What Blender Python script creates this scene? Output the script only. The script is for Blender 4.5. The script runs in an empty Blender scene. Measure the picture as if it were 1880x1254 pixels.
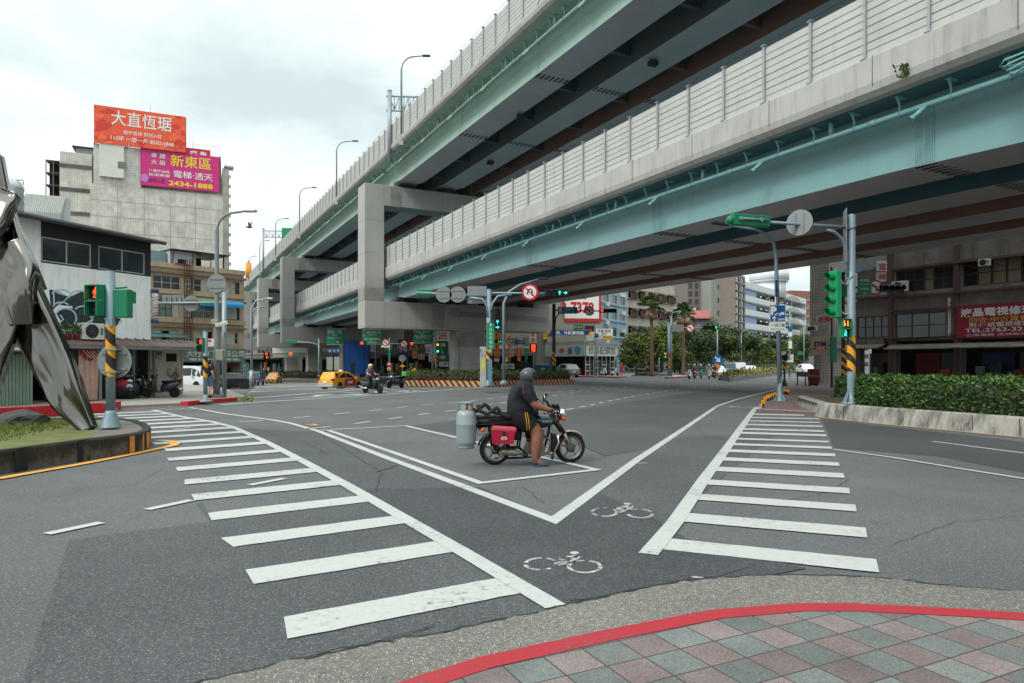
import bpy,bmesh,math,random
from mathutils import Vector as V,Matrix as MX
R=math.radians
random.seed(7)
sc=bpy.context.scene
# ---------------------------------------------------------------- camera
H=1.62;FP=1253.0;HY=669.0;CX=940.0
cd=bpy.data.cameras.new('camera');cam=bpy.data.objects.new('camera',cd)
sc.collection.objects.link(cam);sc.camera=cam
cam.location=(0,0,H);cam.rotation_euler=(R(90),0,0)
cd.sensor_width=36;cd.lens=FP/1880*36;cd.shift_y=42/1880
cd.clip_start=.1;cd.clip_end=3000
# ---------------------------------------------------------------- world, sun, exposure
w=bpy.data.worlds.new('World');sc.world=w;w.use_nodes=True
nt=w.node_tree;nt.nodes.clear()
SUN=V((-.62,-.62,.86)).normalized()
def wn(t):return nt.nodes.new(t)
out=wn('ShaderNodeOutputWorld');bg=wn('ShaderNodeBackground');bg.inputs[1].default_value=.1
sky=wn('ShaderNodeTexSky');sky.sky_type='NISHITA';sky.sun_disc=False
sky.sun_elevation=math.asin(SUN.z);sky.sun_rotation=math.atan2(SUN.x,SUN.y)
tc=wn('ShaderNodeTexCoord');sep=wn('ShaderNodeSeparateXYZ')
nt.links.new(tc.outputs['Generated'],sep.inputs[0])
ad=wn('ShaderNodeMath');ad.operation='ADD';ad.inputs[1].default_value=.22;nt.links.new(sep.outputs['Z'],ad.inputs[0])
mxm=wn('ShaderNodeMath');mxm.operation='MAXIMUM';mxm.inputs[1].default_value=.12;nt.links.new(ad.outputs[0],mxm.inputs[0])
dv=wn('ShaderNodeVectorMath');dv.operation='DIVIDE'
cmb=wn('ShaderNodeCombineXYZ')
for i in range(3):nt.links.new(mxm.outputs[0],cmb.inputs[i])
nt.links.new(tc.outputs['Generated'],dv.inputs[0]);nt.links.new(cmb.outputs[0],dv.inputs[1])
n1=wn('ShaderNodeTexNoise');n1.inputs['Scale'].default_value=1.45;n1.inputs['Detail'].default_value=8;n1.inputs['Roughness'].default_value=.55
n1.inputs['Distortion'].default_value=.25
mp=wn('ShaderNodeMapping');mp.inputs['Location'].default_value=(.62,.25,1.3)
nt.links.new(dv.outputs[0],mp.inputs[0]);nt.links.new(mp.outputs[0],n1.inputs['Vector'])
rp=wn('ShaderNodeValToRGB');e=rp.color_ramp.elements
e[0].position=.36;e[0].color=(.60,.715,.73,1)
e[1].position=.62;e[1].color=(.97,.995,.99,1)
m_=e.new(.49);m_.color=(.80,.895,.90,1)
nt.links.new(n1.outputs['Fac'],rp.inputs[0])
# an overcast sky grows brighter towards the zenith
zr=wn('ShaderNodeMapRange');zr.interpolation_type='SMOOTHSTEP';zr.inputs['From Min'].default_value=.42;zr.inputs['From Max'].default_value=.95
zr.inputs['To Min'].default_value=8.1;zr.inputs['To Max'].default_value=16.5;nt.links.new(sep.outputs['Z'],zr.inputs[0])
ml=wn('ShaderNodeVectorMath');ml.operation='SCALE';nt.links.new(zr.outputs[0],ml.inputs['Scale'])
nt.links.new(rp.outputs[0],ml.inputs[0])
mix=wn('ShaderNodeMixRGB');mix.inputs[0].default_value=.97
nt.links.new(sky.outputs[0],mix.inputs[1]);nt.links.new(ml.outputs[0],mix.inputs[2])
nt.links.new(mix.outputs[0],bg.inputs[0]);nt.links.new(bg.outputs[0],out.inputs[0])
sl=bpy.data.lights.new('sun','SUN');sl.energy=1.4;sl.angle=R(18);sl.color=(1,.96,.9)
so=bpy.data.objects.new('sun',sl);sc.collection.objects.link(so)
so.rotation_euler=(-SUN).to_track_quat('-Z','Y').to_euler()
sc.view_settings.view_transform='Standard';sc.view_settings.look='None'
sc.view_settings.exposure=0.55;sc.view_settings.gamma=1
sc.cycles.max_bounces=6;sc.cycles.diffuse_bounces=4;sc.cycles.glossy_bounces=3;sc.cycles.transmission_bounces=2
sc.cycles.transparent_max_bounces=4;sc.cycles.caustics_reflective=False;sc.cycles.caustics_refractive=False
# ---------------------------------------------------------------- measuring helpers
def G(px,py,z=0.0):
 Y=FP*(H-z)/(py-HY);return V(((px-CX)/FP*Y,Y,z))
def P(px,py,Y):return V(((px-CX)/FP*Y,Y,H+(HY-py)/FP*Y))
EA,EN=V((-.4557,.8901,0)),V((.8901,.4557,0))
def FL(s,p,z=0):q=EA*s+EN*p;return V((q.x,q.y,z))
FLANG=math.atan2(EA.y,EA.x)
class Fac:
 def __init__(s,A,B):
  s.A=V((A[0],A[1]));s.B=V((B[0],B[1]));s.d=(s.B-s.A).normalized();s.L=(s.B-s.A).length
  s.rz=math.atan2(s.d.y,s.d.x)
 def u(s,px,off=0):
  k=(px-CX)/FP;A=s.A+V((s.d.y,-s.d.x))*off
  return(k*A.y-A.x)/(s.d.x-k*s.d.y)
 def uz(s,px,py,off=0):
  u=s.u(px,off);Y=(s.A+V((s.d.y,-s.d.x))*off).y+s.d.y*u
  return u,H+(HY-py)/FP*Y
 def w(s,u,y=0,z=0):
  q=s.A+s.d*u+V((-s.d.y,s.d.x))*y;return V((q.x,q.y,z))
# ---------------------------------------------------------------- materials
def lin(c):
 f=lambda x:(x/255)/12.92 if x/255<=.04045 else((x/255+.055)/1.055)**2.4
 return tuple(f(x)for x in c)
MATS={}
def mat(name,c,rough=.6,metal=0,var=.15,scale=2.0,bump=0,bscale=40,streak=0,dirt=(60,52,44),spec=.4,emit=0,coat=0,big=0):
 """c: sRGB 0-255 surface colour. var: cloudy tone variation; streak: rain streaks of dirt; bump: fine relief"""
 if name in MATS:return MATS[name]
 m=bpy.data.materials.new(name);m.use_nodes=True;MATS[name]=m
 t=m.node_tree;b=t.nodes['Principled BSDF'];L=lin(c)
 b.inputs['Roughness'].default_value=rough;b.inputs['Metallic'].default_value=metal
 b.inputs['Specular IOR Level'].default_value=spec
 if coat:b.inputs['Coat Weight'].default_value=coat;b.inputs['Coat Roughness'].default_value=.08
 N=t.nodes.new;K=t.links.new
 g=N('ShaderNodeNewGeometry')
 if var or streak:
  no=N('ShaderNodeTexNoise');no.inputs['Scale'].default_value=scale;no.inputs['Detail'].default_value=5;no.inputs['Roughness'].default_value=.62
  K(g.outputs['Position'],no.inputs['Vector'])
  r=N('ShaderNodeValToRGB');r.color_ramp.elements[0].position=.3;r.color_ramp.elements[1].position=.72
  r.color_ramp.elements[0].color=(*[x*(1-var)for x in L],1);r.color_ramp.elements[1].color=(*[min(1,x*(1+var))for x in L],1)
  K(no.outputs['Fac'],r.inputs[0]);col=r.outputs[0]
  if streak:
   mp=N('ShaderNodeMapping');mp.inputs['Scale'].default_value=(1.6,1.6,.16);K(g.outputs['Position'],mp.inputs[0])
   n2=N('ShaderNodeTexNoise');n2.inputs['Scale'].default_value=2.2;n2.inputs['Detail'].default_value=6;n2.inputs['Roughness'].default_value=.7
   K(mp.outputs[0],n2.inputs['Vector'])
   r2=N('ShaderNodeValToRGB');r2.color_ramp.elements[0].position=.5 if streak<.96 else .43;r2.color_ramp.elements[0].color=(0,0,0,1)
   r2.color_ramp.elements[1].position=.78 if streak<.96 else .62;r2.color_ramp.elements[1].color=(streak,)*3+(1,)
   K(n2.outputs['Fac'],r2.inputs[0])
   mx=N('ShaderNodeMixRGB');K(r2.outputs[0],mx.inputs[0]);K(col,mx.inputs[1]);mx.inputs[2].default_value=(*lin(dirt),1);col=mx.outputs[0]
  K(col,b.inputs['Base Color'])
  rr=N('ShaderNodeMapRange');rr.inputs['To Min'].default_value=max(.03,rough-.1);rr.inputs['To Max'].default_value=min(1,rough+.1)
  K(no.outputs['Fac'],rr.inputs[0]);K(rr.outputs[0],b.inputs['Roughness'])
 else:b.inputs['Base Color'].default_value=(*L,1)
 if emit:b.inputs['Emission Color'].default_value=(*L,1);b.inputs['Emission Strength'].default_value=emit
 if bump:
  n3=N('ShaderNodeTexNoise');n3.inputs['Scale'].default_value=bscale;n3.inputs['Detail'].default_value=4;K(g.outputs['Position'],n3.inputs['Vector'])
  bp=N('ShaderNodeBump');bp.inputs['Strength'].default_value=bump;bp.inputs['Distance'].default_value=.02
  K(n3.outputs['Fac'],bp.inputs['Height']);K(bp.outputs[0],b.inputs['Normal'])
 return m
def brickmat(name,c1,c2,mortar,w=.2,h=.1,gap=.01,rz=0,bump=.3,streak=0,offset=.5,rough=.6,vertical=True,dirt=(60,50,42)):
 """tile or brick pattern laid in world metres; rz turns it to the wall (vertical) or in plan"""
 if name in MATS:return MATS[name]
 m=bpy.data.materials.new(name);m.use_nodes=True;MATS[name]=m
 t=m.node_tree;b=t.nodes['Principled BSDF'];b.inputs['Roughness'].default_value=rough;b.inputs['Specular IOR Level'].default_value=.35
 N=t.nodes.new;K=t.links.new
 g=N('ShaderNodeNewGeometry');mp=N('ShaderNodeMapping');mp.vector_type='TEXTURE';mp.inputs['Rotation'].default_value=(0,0,rz);K(g.outputs['Position'],mp.inputs[0])
 v=mp.outputs[0]
 if vertical:
  s=N('ShaderNodeSeparateXYZ');K(v,s.inputs[0]);a=N('ShaderNodeMath');a.operation='ADD';K(s.outputs[0],a.inputs[0]);K(s.outputs[1],a.inputs[1])
  cc=N('ShaderNodeCombineXYZ');K(a.outputs[0],cc.inputs[0]);K(s.outputs[2],cc.inputs[1]);v=cc.outputs[0]
 br=N('ShaderNodeTexBrick');br.offset=offset;K(v,br.inputs['Vector'])
 br.inputs['Color1'].default_value=(*lin(c1),1);br.inputs['Color2'].default_value=(*lin(c2),1);br.inputs['Mortar'].default_value=(*lin(mortar),1)
 br.inputs['Scale'].default_value=1;br.inputs['Mortar Size'].default_value=gap;br.inputs['Brick Width'].default_value=w;br.inputs['Row Height'].default_value=h
 col=br.outputs['Color']
 no=N('ShaderNodeTexNoise');no.inputs['Scale'].default_value=.9;no.inputs['Detail'].default_value=6;K(g.outputs['Position'],no.inputs['Vector'])
 r=N('ShaderNodeValToRGB');r.color_ramp.elements[0].position=.3;r.color_ramp.elements[0].color=(.72,.72,.72,1);r.color_ramp.elements[1].position=.7;r.color_ramp.elements[1].color=(1.08,1.08,1.08,1)
 K(no.outputs['Fac'],r.inputs[0])
 mu=N('ShaderNodeMixRGB');mu.blend_type='MULTIPLY';mu.inputs[0].default_value=1;K(col,mu.inputs[1]);K(r.outputs[0],mu.inputs[2]);col=mu.outputs[0]
 if streak:
  m2=N('ShaderNodeMapping');m2.inputs['Scale'].default_value=(1.2,1.2,.14);K(g.outputs['Position'],m2.inputs[0])
  n2=N('ShaderNodeTexNoise');n2.inputs['Scale'].default_value=1.6;n2.inputs['Detail'].default_value=7;n2.inputs['Roughness'].default_value=.72;K(m2.outputs[0],n2.inputs['Vector'])
  r2=N('ShaderNodeValToRGB');r2.color_ramp.elements[0].position=.5;r2.color_ramp.elements[0].color=(0,0,0,1);r2.color_ramp.elements[1].position=.75;r2.color_ramp.elements[1].color=(streak,)*3+(1,)
  K(n2.outputs['Fac'],r2.inputs[0])
  mx=N('ShaderNodeMixRGB');K(r2.outputs[0],mx.inputs[0]);K(col,mx.inputs[1]);mx.inputs[2].default_value=(*lin(dirt),1);col=mx.outputs[0]
 K(col,b.inputs['Base Color'])
 if bump:
  bp=N('ShaderNodeBump');bp.inputs['Strength'].default_value=bump;bp.inputs['Distance'].default_value=.01;bp.invert=True
  K(br.outputs['Fac'],bp.inputs['Height']);K(bp.outputs[0],b.inputs['Normal'])
 return m
def stripemat(name,c1,c2,period=.3,tilt=1.0,axis=(1,1),rough=.55,duty=.5,dirt=.25):
 """diagonal warning stripes running round a post or along a kerb (world metres)"""
 if name in MATS:return MATS[name]
 m=bpy.data.materials.new(name);m.use_nodes=True;MATS[name]=m
 t=m.node_tree;b=t.nodes['Principled BSDF'];b.inputs['Roughness'].default_value=rough
 N=t.nodes.new;K=t.links.new
 g=N('ShaderNodeTexCoord');s=N('ShaderNodeSeparateXYZ');K(g.outputs['Object'],s.inputs[0])
 a=N('ShaderNodeMath');a.operation='MULTIPLY';a.inputs[1].default_value=axis[0];K(s.outputs[0],a.inputs[0])
 a2=N('ShaderNodeMath');a2.operation='MULTIPLY_ADD';a2.inputs[1].default_value=axis[1];K(s.outputs[1],a2.inputs[0]);K(a.outputs[0],a2.inputs[2])
 a3=N('ShaderNodeMath');a3.operation='MULTIPLY_ADD';a3.inputs[1].default_value=tilt;K(s.outputs[2],a3.inputs[0]);K(a2.outputs[0],a3.inputs[2])
 d=N('ShaderNodeMath');d.operation='DIVIDE';d.inputs[1].default_value=period;K(a3.outputs[0],d.inputs[0])
 f=N('ShaderNodeMath');f.operation='FRACT';K(d.outputs[0],f.inputs[0])
 gt=N('ShaderNodeMath');gt.operation='GREATER_THAN';gt.inputs[1].default_value=duty;K(f.outputs[0],gt.inputs[0])
 mx=N('ShaderNodeMixRGB');K(gt.outputs[0],mx.inputs[0]);mx.inputs[1].default_value=(*lin(c1),1);mx.inputs[2].default_value=(*lin(c2),1)
 no=N('ShaderNodeTexNoise');no.inputs['Scale'].default_value=9;no.inputs['Detail'].default_value=6;K(g.outputs['Object'],no.inputs['Vector'])
 r=N('ShaderNodeValToRGB');r.color_ramp.elements[0].position=.52;r.color_ramp.elements[0].color=(0,0,0,1);r.color_ramp.elements[1].position=.75;r.color_ramp.elements[1].color=(dirt*2,)*3+(1,)
 K(no.outputs['Fac'],r.inputs[0]);m2=N('ShaderNodeMixRGB');K(r.outputs[0],m2.inputs[0]);K(mx.outputs[0],m2.inputs[1]);m2.inputs[2].default_value=(*lin((84,78,70)),1)
 K(m2.outputs[0],b.inputs['Base Color'])
 return m
def glassmat(name,c=(38,46,50),rough=.08):
 if name in MATS:return MATS[name]
 m=mat(name,c,rough,0,.35,1.3,spec=.6);return m
# ---------------------------------------------------------------- mesh builder
_TXT={}
def text_geo(s,bold):
 k=(s,bold)
 if k not in _TXT:
  cu=bpy.data.curves.new('lettering','FONT');cu.body=s;cu.size=1;cu.align_x='CENTER';cu.align_y='CENTER';cu.offset=bold;cu.resolution_u=2
  ob=bpy.data.objects.new('lettering',cu);sc.collection.objects.link(ob)
  bpy.context.view_layer.update()
  me=bpy.data.meshes.new_from_object(ob.evaluated_get(bpy.context.evaluated_depsgraph_get()))
  vs=[v.co.copy()for v in me.vertices];fs=[tuple(p.vertices)for p in me.polygons]
  bpy.data.objects.remove(ob);bpy.data.curves.remove(cu);bpy.data.meshes.remove(me)
  xs=[v.x for v in vs]or[0];ys=[v.y for v in vs]or[0]
  _TXT[k]=(vs,fs,min(xs),max(xs),min(ys),max(ys))
 return _TXT[k]
class MB:
 def __init__(s,m=None):s.v=[];s.f=[];s.mi=[];s.sm=[];s.mats=[];s.c=0;s.M=None;m and s.m(m)
 def m(s,mt):
  if mt not in s.mats:s.mats.append(mt)
  s.c=s.mats.index(mt);return s
 def add(s,vs,fs,smooth=False):
  o=len(s.v)
  for v in vs:
   v=V(v);s.v.append(s.M@v if s.M else v)
  for f in fs:s.f.append(tuple(i+o for i in f));s.mi.append(s.c);s.sm.append(smooth)
  return s
 def box(s,x0,x1,y0,y1,z0,z1):
  vs=[(x,y,z)for z in(z0,z1)for y in(y0,y1)for x in(x0,x1)]
  return s.add(vs,[(0,2,3,1),(4,5,7,6),(0,1,5,4),(2,6,7,3),(0,4,6,2),(1,3,7,5)])
 def bbox(s,x0,x1,y0,y1,z0,z1,r=.03):
  X,Y,Z=(x0,x1),(y0,y1),(z0,z1);vs=[];
  bm=bmesh.new();bmesh.ops.create_cube(bm,size=1)
  for v in bm.verts:v.co=V((X[v.co.x>0],Y[v.co.y>0],Z[v.co.z>0]))
  bmesh.ops.bevel(bm,geom=list(bm.edges),offset=r,segments=2,affect='EDGES',profile=.5)
  bm.verts.index_update();vs=[v.co.copy()for v in bm.verts];fs=[tuple(v.index for v in f.verts)for f in bm.faces];bm.free()
  return s.add(vs,fs,False)
 def quad(s,*p):return s.add(p,[tuple(range(len(p)))])
 def prism(s,poly,vec):
  n=len(poly);a=[V(p)for p in poly];b=[p+V(vec)for p in a]
  return s.add(a+b,[tuple(range(n))[::-1],tuple(range(n,2*n))]+[(i,(i+1)%n,n+(i+1)%n,n+i)for i in range(n)])
 def plate(s,poly,z0,z1):return s.prism([(p[0],p[1],z0)for p in poly],(0,0,z1-z0))
 def rings(s,rs,closed=True,caps=True,smooth=True):
  n=len(rs[0]);vs=[p for r in rs for p in r];fs=[]
  for i in range(len(rs)-1):
   for j in range(n if closed else n-1):
    k=(j+1)%n;fs.append((i*n+j,i*n+k,(i+1)*n+k,(i+1)*n+j))
  s.add(vs,fs,smooth)
  if caps and closed:s.add(rs[0],[tuple(range(n))[::-1]]);s.add(rs[-1],[tuple(range(n))])
  return s
 def cyl(s,p0,p1,r0,r1=None,n=12,caps=True,smooth=True):
  return s.tube([p0,p1],[r0,r0 if r1 is None else r1],n,caps,smooth)
 def tube(s,pts,r,n=8,caps=True,smooth=True):
  pts=[V(p)for p in pts];rs=[];up=None
  rr=r if isinstance(r,(list,tuple))else[r]*len(pts)
  for i,p in enumerate(pts):
   d=(pts[min(i+1,len(pts)-1)]-pts[max(i-1,0)]).normalized()
   if up is None:up=V((0,0,1))if abs(d.z)<.9 else V((1,0,0))
   a=d.cross(up).normalized();up=a.cross(d).normalized()
   rs.append([p+(a*math.cos(2*math.pi*k/n)+up*math.sin(2*math.pi*k/n))*rr[i]for k in range(n)])
  return s.rings(rs,True,caps,smooth)
 def lathe(s,prof,n=20,c=(0,0,0),ax='z',smooth=True,caps=True):
  rs=[]
  for r,h in prof:
   ring=[]
   for k in range(n):
    a=2*math.pi*k/n;x,y=r*math.cos(a),r*math.sin(a)
    q=(x,y,h)if ax=='z' else((h,x,y)if ax=='x' else(y,h,x))
    ring.append((c[0]+q[0],c[1]+q[1],c[2]+q[2]))
   rs.append(ring)
  return s.rings(rs,True,caps,smooth)
 def ball(s,c,r,nu=14,nv=9):
  r=r if isinstance(r,(tuple,list))else(r,r,r);c=V(c);vs=[c+V((0,0,-r[2]))];
  for i in range(1,nv):
   t=math.pi*i/nv-math.pi/2
   vs+=[c+V((r[0]*math.cos(t)*math.cos(2*math.pi*k/nu),r[1]*math.cos(t)*math.sin(2*math.pi*k/nu),r[2]*math.sin(t)))for k in range(nu)]
  vs.append(c+V((0,0,r[2])));fs=[(0,1+(k+1)%nu,1+k)for k in range(nu)]
  for i in range(nv-2):
   for k in range(nu):a=1+i*nu;fs.append((a+k,a+(k+1)%nu,a+nu+(k+1)%nu,a+nu+k))
  l=len(vs)-1;a=1+(nv-2)*nu;fs+=[(a+k,a+(k+1)%nu,l)for k in range(nu)]
  return s.add(vs,fs,True)
 def disc(s,c,r,n=24,ny=(0,-1,0),r0=0):
  c=V(c);d=V(ny).normalized();a=d.cross(V((0,0,1))if abs(d.z)<.9 else V((1,0,0))).normalized();b=a.cross(d)
  o=[c+(a*math.cos(2*math.pi*k/n)+b*math.sin(2*math.pi*k/n))*r for k in range(n)]
  if not r0:return s.add(o,[tuple(range(n))[::-1]])
  i_=[c+(a*math.cos(2*math.pi*k/n)+b*math.sin(2*math.pi*k/n))*r0 for k in range(n)]
  return s.add(o+i_,[(k,n+k,n+(k+1)%n,(k+1)%n)for k in range(n)])
 def text(s,t,x,y,z,size=None,w=None,h=None,bold=.0,rot=0):
  """lettering in the local xz plane facing -y, centred on (x, z); w/h fit it to a width / height"""
  vs,fs,x0,x1,y0,y1=text_geo(t,bold)
  sx=sy=size or 1
  if w:sx=w/max(1e-6,x1-x0);sy=sx
  if h:sy=h/max(1e-6,y1-y0);sx=sx if w else sy
  cx,cy=(x0+x1)/2,(y0+y1)/2;q=[]
  for v in vs:
   a,b=(v.x-cx)*sx,(v.y-cy)*sy
   if rot:a,b=a*math.cos(rot)-b*math.sin(rot),a*math.sin(rot)+b*math.cos(rot)
   q.append((x+a,y,z+b))
  return s.add(q,fs)
 def stroke(s,pts,y,wd=.03,closed=False):
  pts=[V((p[0],0,p[1]))for p in pts]
  if closed:pts=pts+[pts[0]]
  L,Rr=[],[]
  for i,p in enumerate(pts):
   d=(pts[min(i+1,len(pts)-1)]-pts[max(i-1,0)]).normalized();n=V((-d.z,0,d.x))*wd/2
   L.append(V((p.x+n.x,y,p.z+n.z)));Rr.append(V((p.x-n.x,y,p.z-n.z)))
  k=len(pts);return s.add(L+Rr,[(i,k+i,k+i+1,i+1)for i in range(k-1)])
 def band(s,pts,wd,z):
  pts=[V((p[0],p[1],z))for p in pts];L,Rr=[],[]
  for i,p in enumerate(pts):
   d0=(p-pts[i-1]).normalized()if i else None;d1=(pts[i+1]-p).normalized()if i<len(pts)-1 else None
   d=((d0 or d1)+(d1 or d0)).normalized();c=max(.3,d.dot(d1 or d0));n=V((-d.y,d.x,0))*wd/2/c
   L.append(p+n);Rr.append(p-n)
  k=len(pts);return s.add(L+Rr,[(i,k+i,k+i+1,i+1)for i in range(k-1)])
 def build(s,name,parent=None,label=None,cat=None,group=None,kind=None,loc=None,rz=0):
  me=bpy.data.meshes.new(name);me.from_pydata(s.v,[],s.f)
  for mt in s.mats:me.materials.append(mt)
  if s.f:me.polygons.foreach_set('material_index',s.mi);me.polygons.foreach_set('use_smooth',s.sm)
  me.update()
  bm=bmesh.new();bm.from_mesh(me);bmesh.ops.remove_doubles(bm,verts=bm.verts,dist=1e-5)if len(s.v)<60000 else None
  bmesh.ops.recalc_face_normals(bm,faces=bm.faces)if len(s.f)<40000 else None
  bm.to_mesh(me);bm.free()
  o=bpy.data.objects.new(name,me);sc.collection.objects.link(o)
  if parent:o.parent=parent
  if loc is not None:o.location=loc
  o.rotation_euler.z=rz
  return tag(o,label,cat,group,kind)
def tag(o,label=None,cat=None,group=None,kind=None):
 if label:o['label']=label
 if cat:o['category']=cat
 if group:o['group']=group
 if kind:o['kind']=kind
 return o
def thing(name,label,cat,loc=(0,0,0),rz=0,group=None):
 o=bpy.data.objects.new(name,None);sc.collection.objects.link(o);o.empty_display_size=.2
 o.location=loc;o.rotation_euler.z=rz;return tag(o,label,cat,group)
def dup(root,loc,rz,label=None,group=None,scale=None):
 r=root.copy();sc.collection.objects.link(r);r.location=loc;r.rotation_euler.z=rz
 if scale:r.scale=scale if isinstance(scale,(tuple,list))else(scale,)*3
 if label:r['label']=label
 if group:r['group']=group
 for ch in list(root.children):
  c=ch.copy();sc.collection.objects.link(c);c.parent=r
  for g in ch.children:d=g.copy();sc.collection.objects.link(d);d.parent=c
 return r
def wall(mb,u0,u1,z0,z1,holes,rev=.15,y=0.0):
 """wall sheet in the local xz plane facing -y with rectangular openings and their reveals"""
 us=sorted({u0,u1}|{min(max(h[i],u0),u1)for h in holes for i in(0,1)});zs=sorted({z0,z1}|{min(max(h[i],z0),z1)for h in holes for i in(2,3)})
 for a,b in zip(us,us[1:]):
  for c,d in zip(zs,zs[1:]):
   mu,mz=(a+b)/2,(c+d)/2
   if b-a<1e-5 or d-c<1e-5:continue
   if any(h[0]<mu<h[1]and h[2]<mz<h[3]for h in holes):continue
   mb.quad((a,y,c),(b,y,c),(b,y,d),(a,y,d))
 for a,b,c,d in[h[:4]for h in holes]:
  e=y+rev
  mb.quad((a,y,c),(a,e,c),(a,e,d),(a,y,d));mb.quad((b,y,c),(b,y,d),(b,e,d),(b,e,c))
  mb.quad((a,y,c),(b,y,c),(b,e,c),(a,e,c));mb.quad((a,y,d),(a,e,d),(b,e,d),(b,y,d))
def window(parent,a,b,c,d,y=.12,nx=2,nz=1,fm=None,gm=None,t=.05,curtain=None,name='window'):
 """a framed window part with its pane as a sub-part, set in an opening"""
 m=MB(fm);
 m.box(a,b,y-.04,y+.03,c,c+t);m.box(a,b,y-.04,y+.03,d-t,d)
 m.box(a,a+t,y-.04,y+.03,c+t,d-t);m.box(b-t,b,y-.04,y+.03,c+t,d-t)
 for i in range(1,nx):x=a+(b-a)*i/nx;m.box(x-t/2,x+t/2,y-.03,y+.025,c+t,d-t)
 for i in range(1,nz):z=c+(d-c)*i/nz;m.box(a+t,b-t,y-.02,y+.02,z-t/2,z+t/2)
 o=m.build(name,parent)
 p=MB(gm);p.quad((a,y+.01,c),(b,y+.01,c),(b,y+.01,d),(a,y+.01,d))
 if curtain:
  p.m(curtain);k=max(1,nx)
  for i in range(k):
   if random.random()<.5:x=a+(b-a)*i/k;p.quad((x+t,y+.004,c+t),(x+(b-a)/k*.9,y+.004,c+t),(x+(b-a)/k*.9,y+.004,d-t),(x+t,y+.004,d-t))
 p.build('pane',o);return o
# ================================================================= GROUND
def asphalt(name,c,fleck=(150,150,142),fl=.5,lift=1.0):
 if name in MATS:return MATS[name]
 m=bpy.data.materials.new(name);m.use_nodes=True;MATS[name]=m
 t=m.node_tree;b=t.nodes['Principled BSDF'];N=t.nodes.new;K=t.links.new
 b.inputs['Roughness'].default_value=.86;b.inputs['Specular IOR Level'].default_value=.25
 g=N('ShaderNodeNewGeometry');L=lin(c)
 n1=N('ShaderNodeTexNoise');n1.inputs['Scale'].default_value=.33;n1.inputs['Detail'].default_value=9;n1.inputs['Roughness'].default_value=.62;K(g.outputs['Position'],n1.inputs['Vector'])
 r1=N('ShaderNodeValToRGB');r1.color_ramp.elements[0].position=.3;r1.color_ramp.elements[1].position=.72
 r1.color_ramp.elements[0].color=(*[x*.8 for x in L],1);r1.color_ramp.elements[1].color=(*[x*1.2 for x in L],1);K(n1.outputs['Fac'],r1.inputs[0])
 n2=N('ShaderNodeTexNoise');n2.inputs['Scale'].default_value=130;n2.inputs['Detail'].default_value=3;n2.inputs['Roughness'].default_value=.8;K(g.outputs['Position'],n2.inputs['Vector'])
 r2=N('ShaderNodeValToRGB');r2.color_ramp.elements[0].position=.28;r2.color_ramp.elements[0].color=(.3,.3,.31,1);r2.color_ramp.elements[1].position=.72;r2.color_ramp.elements[1].color=(1.8,1.8,1.77,1);K(n2.outputs['Fac'],r2.inputs[0])
 mu=N('ShaderNodeMixRGB');mu.blend_type='MULTIPLY';mu.inputs[0].default_value=.9;K(r1.outputs[0],mu.inputs[1]);K(r2.outputs[0],mu.inputs[2])
 vo=N('ShaderNodeTexVoronoi');vo.inputs['Scale'].default_value=72;K(g.outputs['Position'],vo.inputs['Vector'])
 s=N('ShaderNodeSeparateColor');K(vo.outputs['Color'],s.inputs[0])
 gt=N('ShaderNodeMath');gt.operation='GREATER_THAN';gt.inputs[1].default_value=.7;K(s.outputs[0],gt.inputs[0])
 lt=N('ShaderNodeMath');lt.operation='LESS_THAN';lt.inputs[1].default_value=.34;K(vo.outputs['Distance'],lt.inputs[0])
 an=N('ShaderNodeMath');an.operation='MULTIPLY';K(gt.outputs[0],an.inputs[0]);K(lt.outputs[0],an.inputs[1])
 am=N('ShaderNodeMath');am.operation='MULTIPLY';am.inputs[1].default_value=fl;K(an.outputs[0],am.inputs[0])
 mx=N('ShaderNodeMixRGB');K(am.outputs[0],mx.inputs[0]);K(mu.outputs[0],mx.inputs[1]);mx.inputs[2].default_value=(*lin(fleck),1)
 n6=N('ShaderNodeTexNoise');n6.inputs['Scale'].default_value=34;n6.inputs['Detail'].default_value=5;n6.inputs['Roughness'].default_value=.85;K(g.outputs['Position'],n6.inputs['Vector'])
 r6=N('ShaderNodeValToRGB');r6.color_ramp.elements[0].position=.36;r6.color_ramp.elements[0].color=(.62,.62,.63,1);r6.color_ramp.elements[1].position=.66;r6.color_ramp.elements[1].color=(1.4,1.4,1.38,1);K(n6.outputs['Fac'],r6.inputs[0])
 m6=N('ShaderNodeMixRGB');m6.blend_type='MULTIPLY';m6.inputs[0].default_value=.85;K(mx.outputs[0],m6.inputs[1]);K(r6.outputs[0],m6.inputs[2]);mx=m6
# oil and tyre stains
 n4=N('ShaderNodeTexNoise');n4.inputs['Scale'].default_value=1.1;n4.inputs['Detail'].default_value=8;n4.inputs['Roughness'].default_value=.7;K(g.outputs['Position'],n4.inputs['Vector'])
 r4=N('ShaderNodeValToRGB');r4.color_ramp.elements[0].position=.56;r4.color_ramp.elements[0].color=(0,0,0,1);r4.color_ramp.elements[1].position=.8;r4.color_ramp.elements[1].color=(.5,.5,.5,1);K(n4.outputs['Fac'],r4.inputs[0])
 m5=N('ShaderNodeMixRGB');K(r4.outputs[0],m5.inputs[0]);K(mx.outputs[0],m5.inputs[1]);m5.inputs[2].default_value=(*[x*.55 for x in L],1)
 K(m5.outputs[0],b.inputs['Base Color'])
 bp=N('ShaderNodeBump');bp.inputs['Strength'].default_value=.55;bp.inputs['Distance'].default_value=.012;K(n2.outputs['Fac'],bp.inputs['Height']);K(bp.outputs[0],b.inputs['Normal'])
 return m
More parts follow.
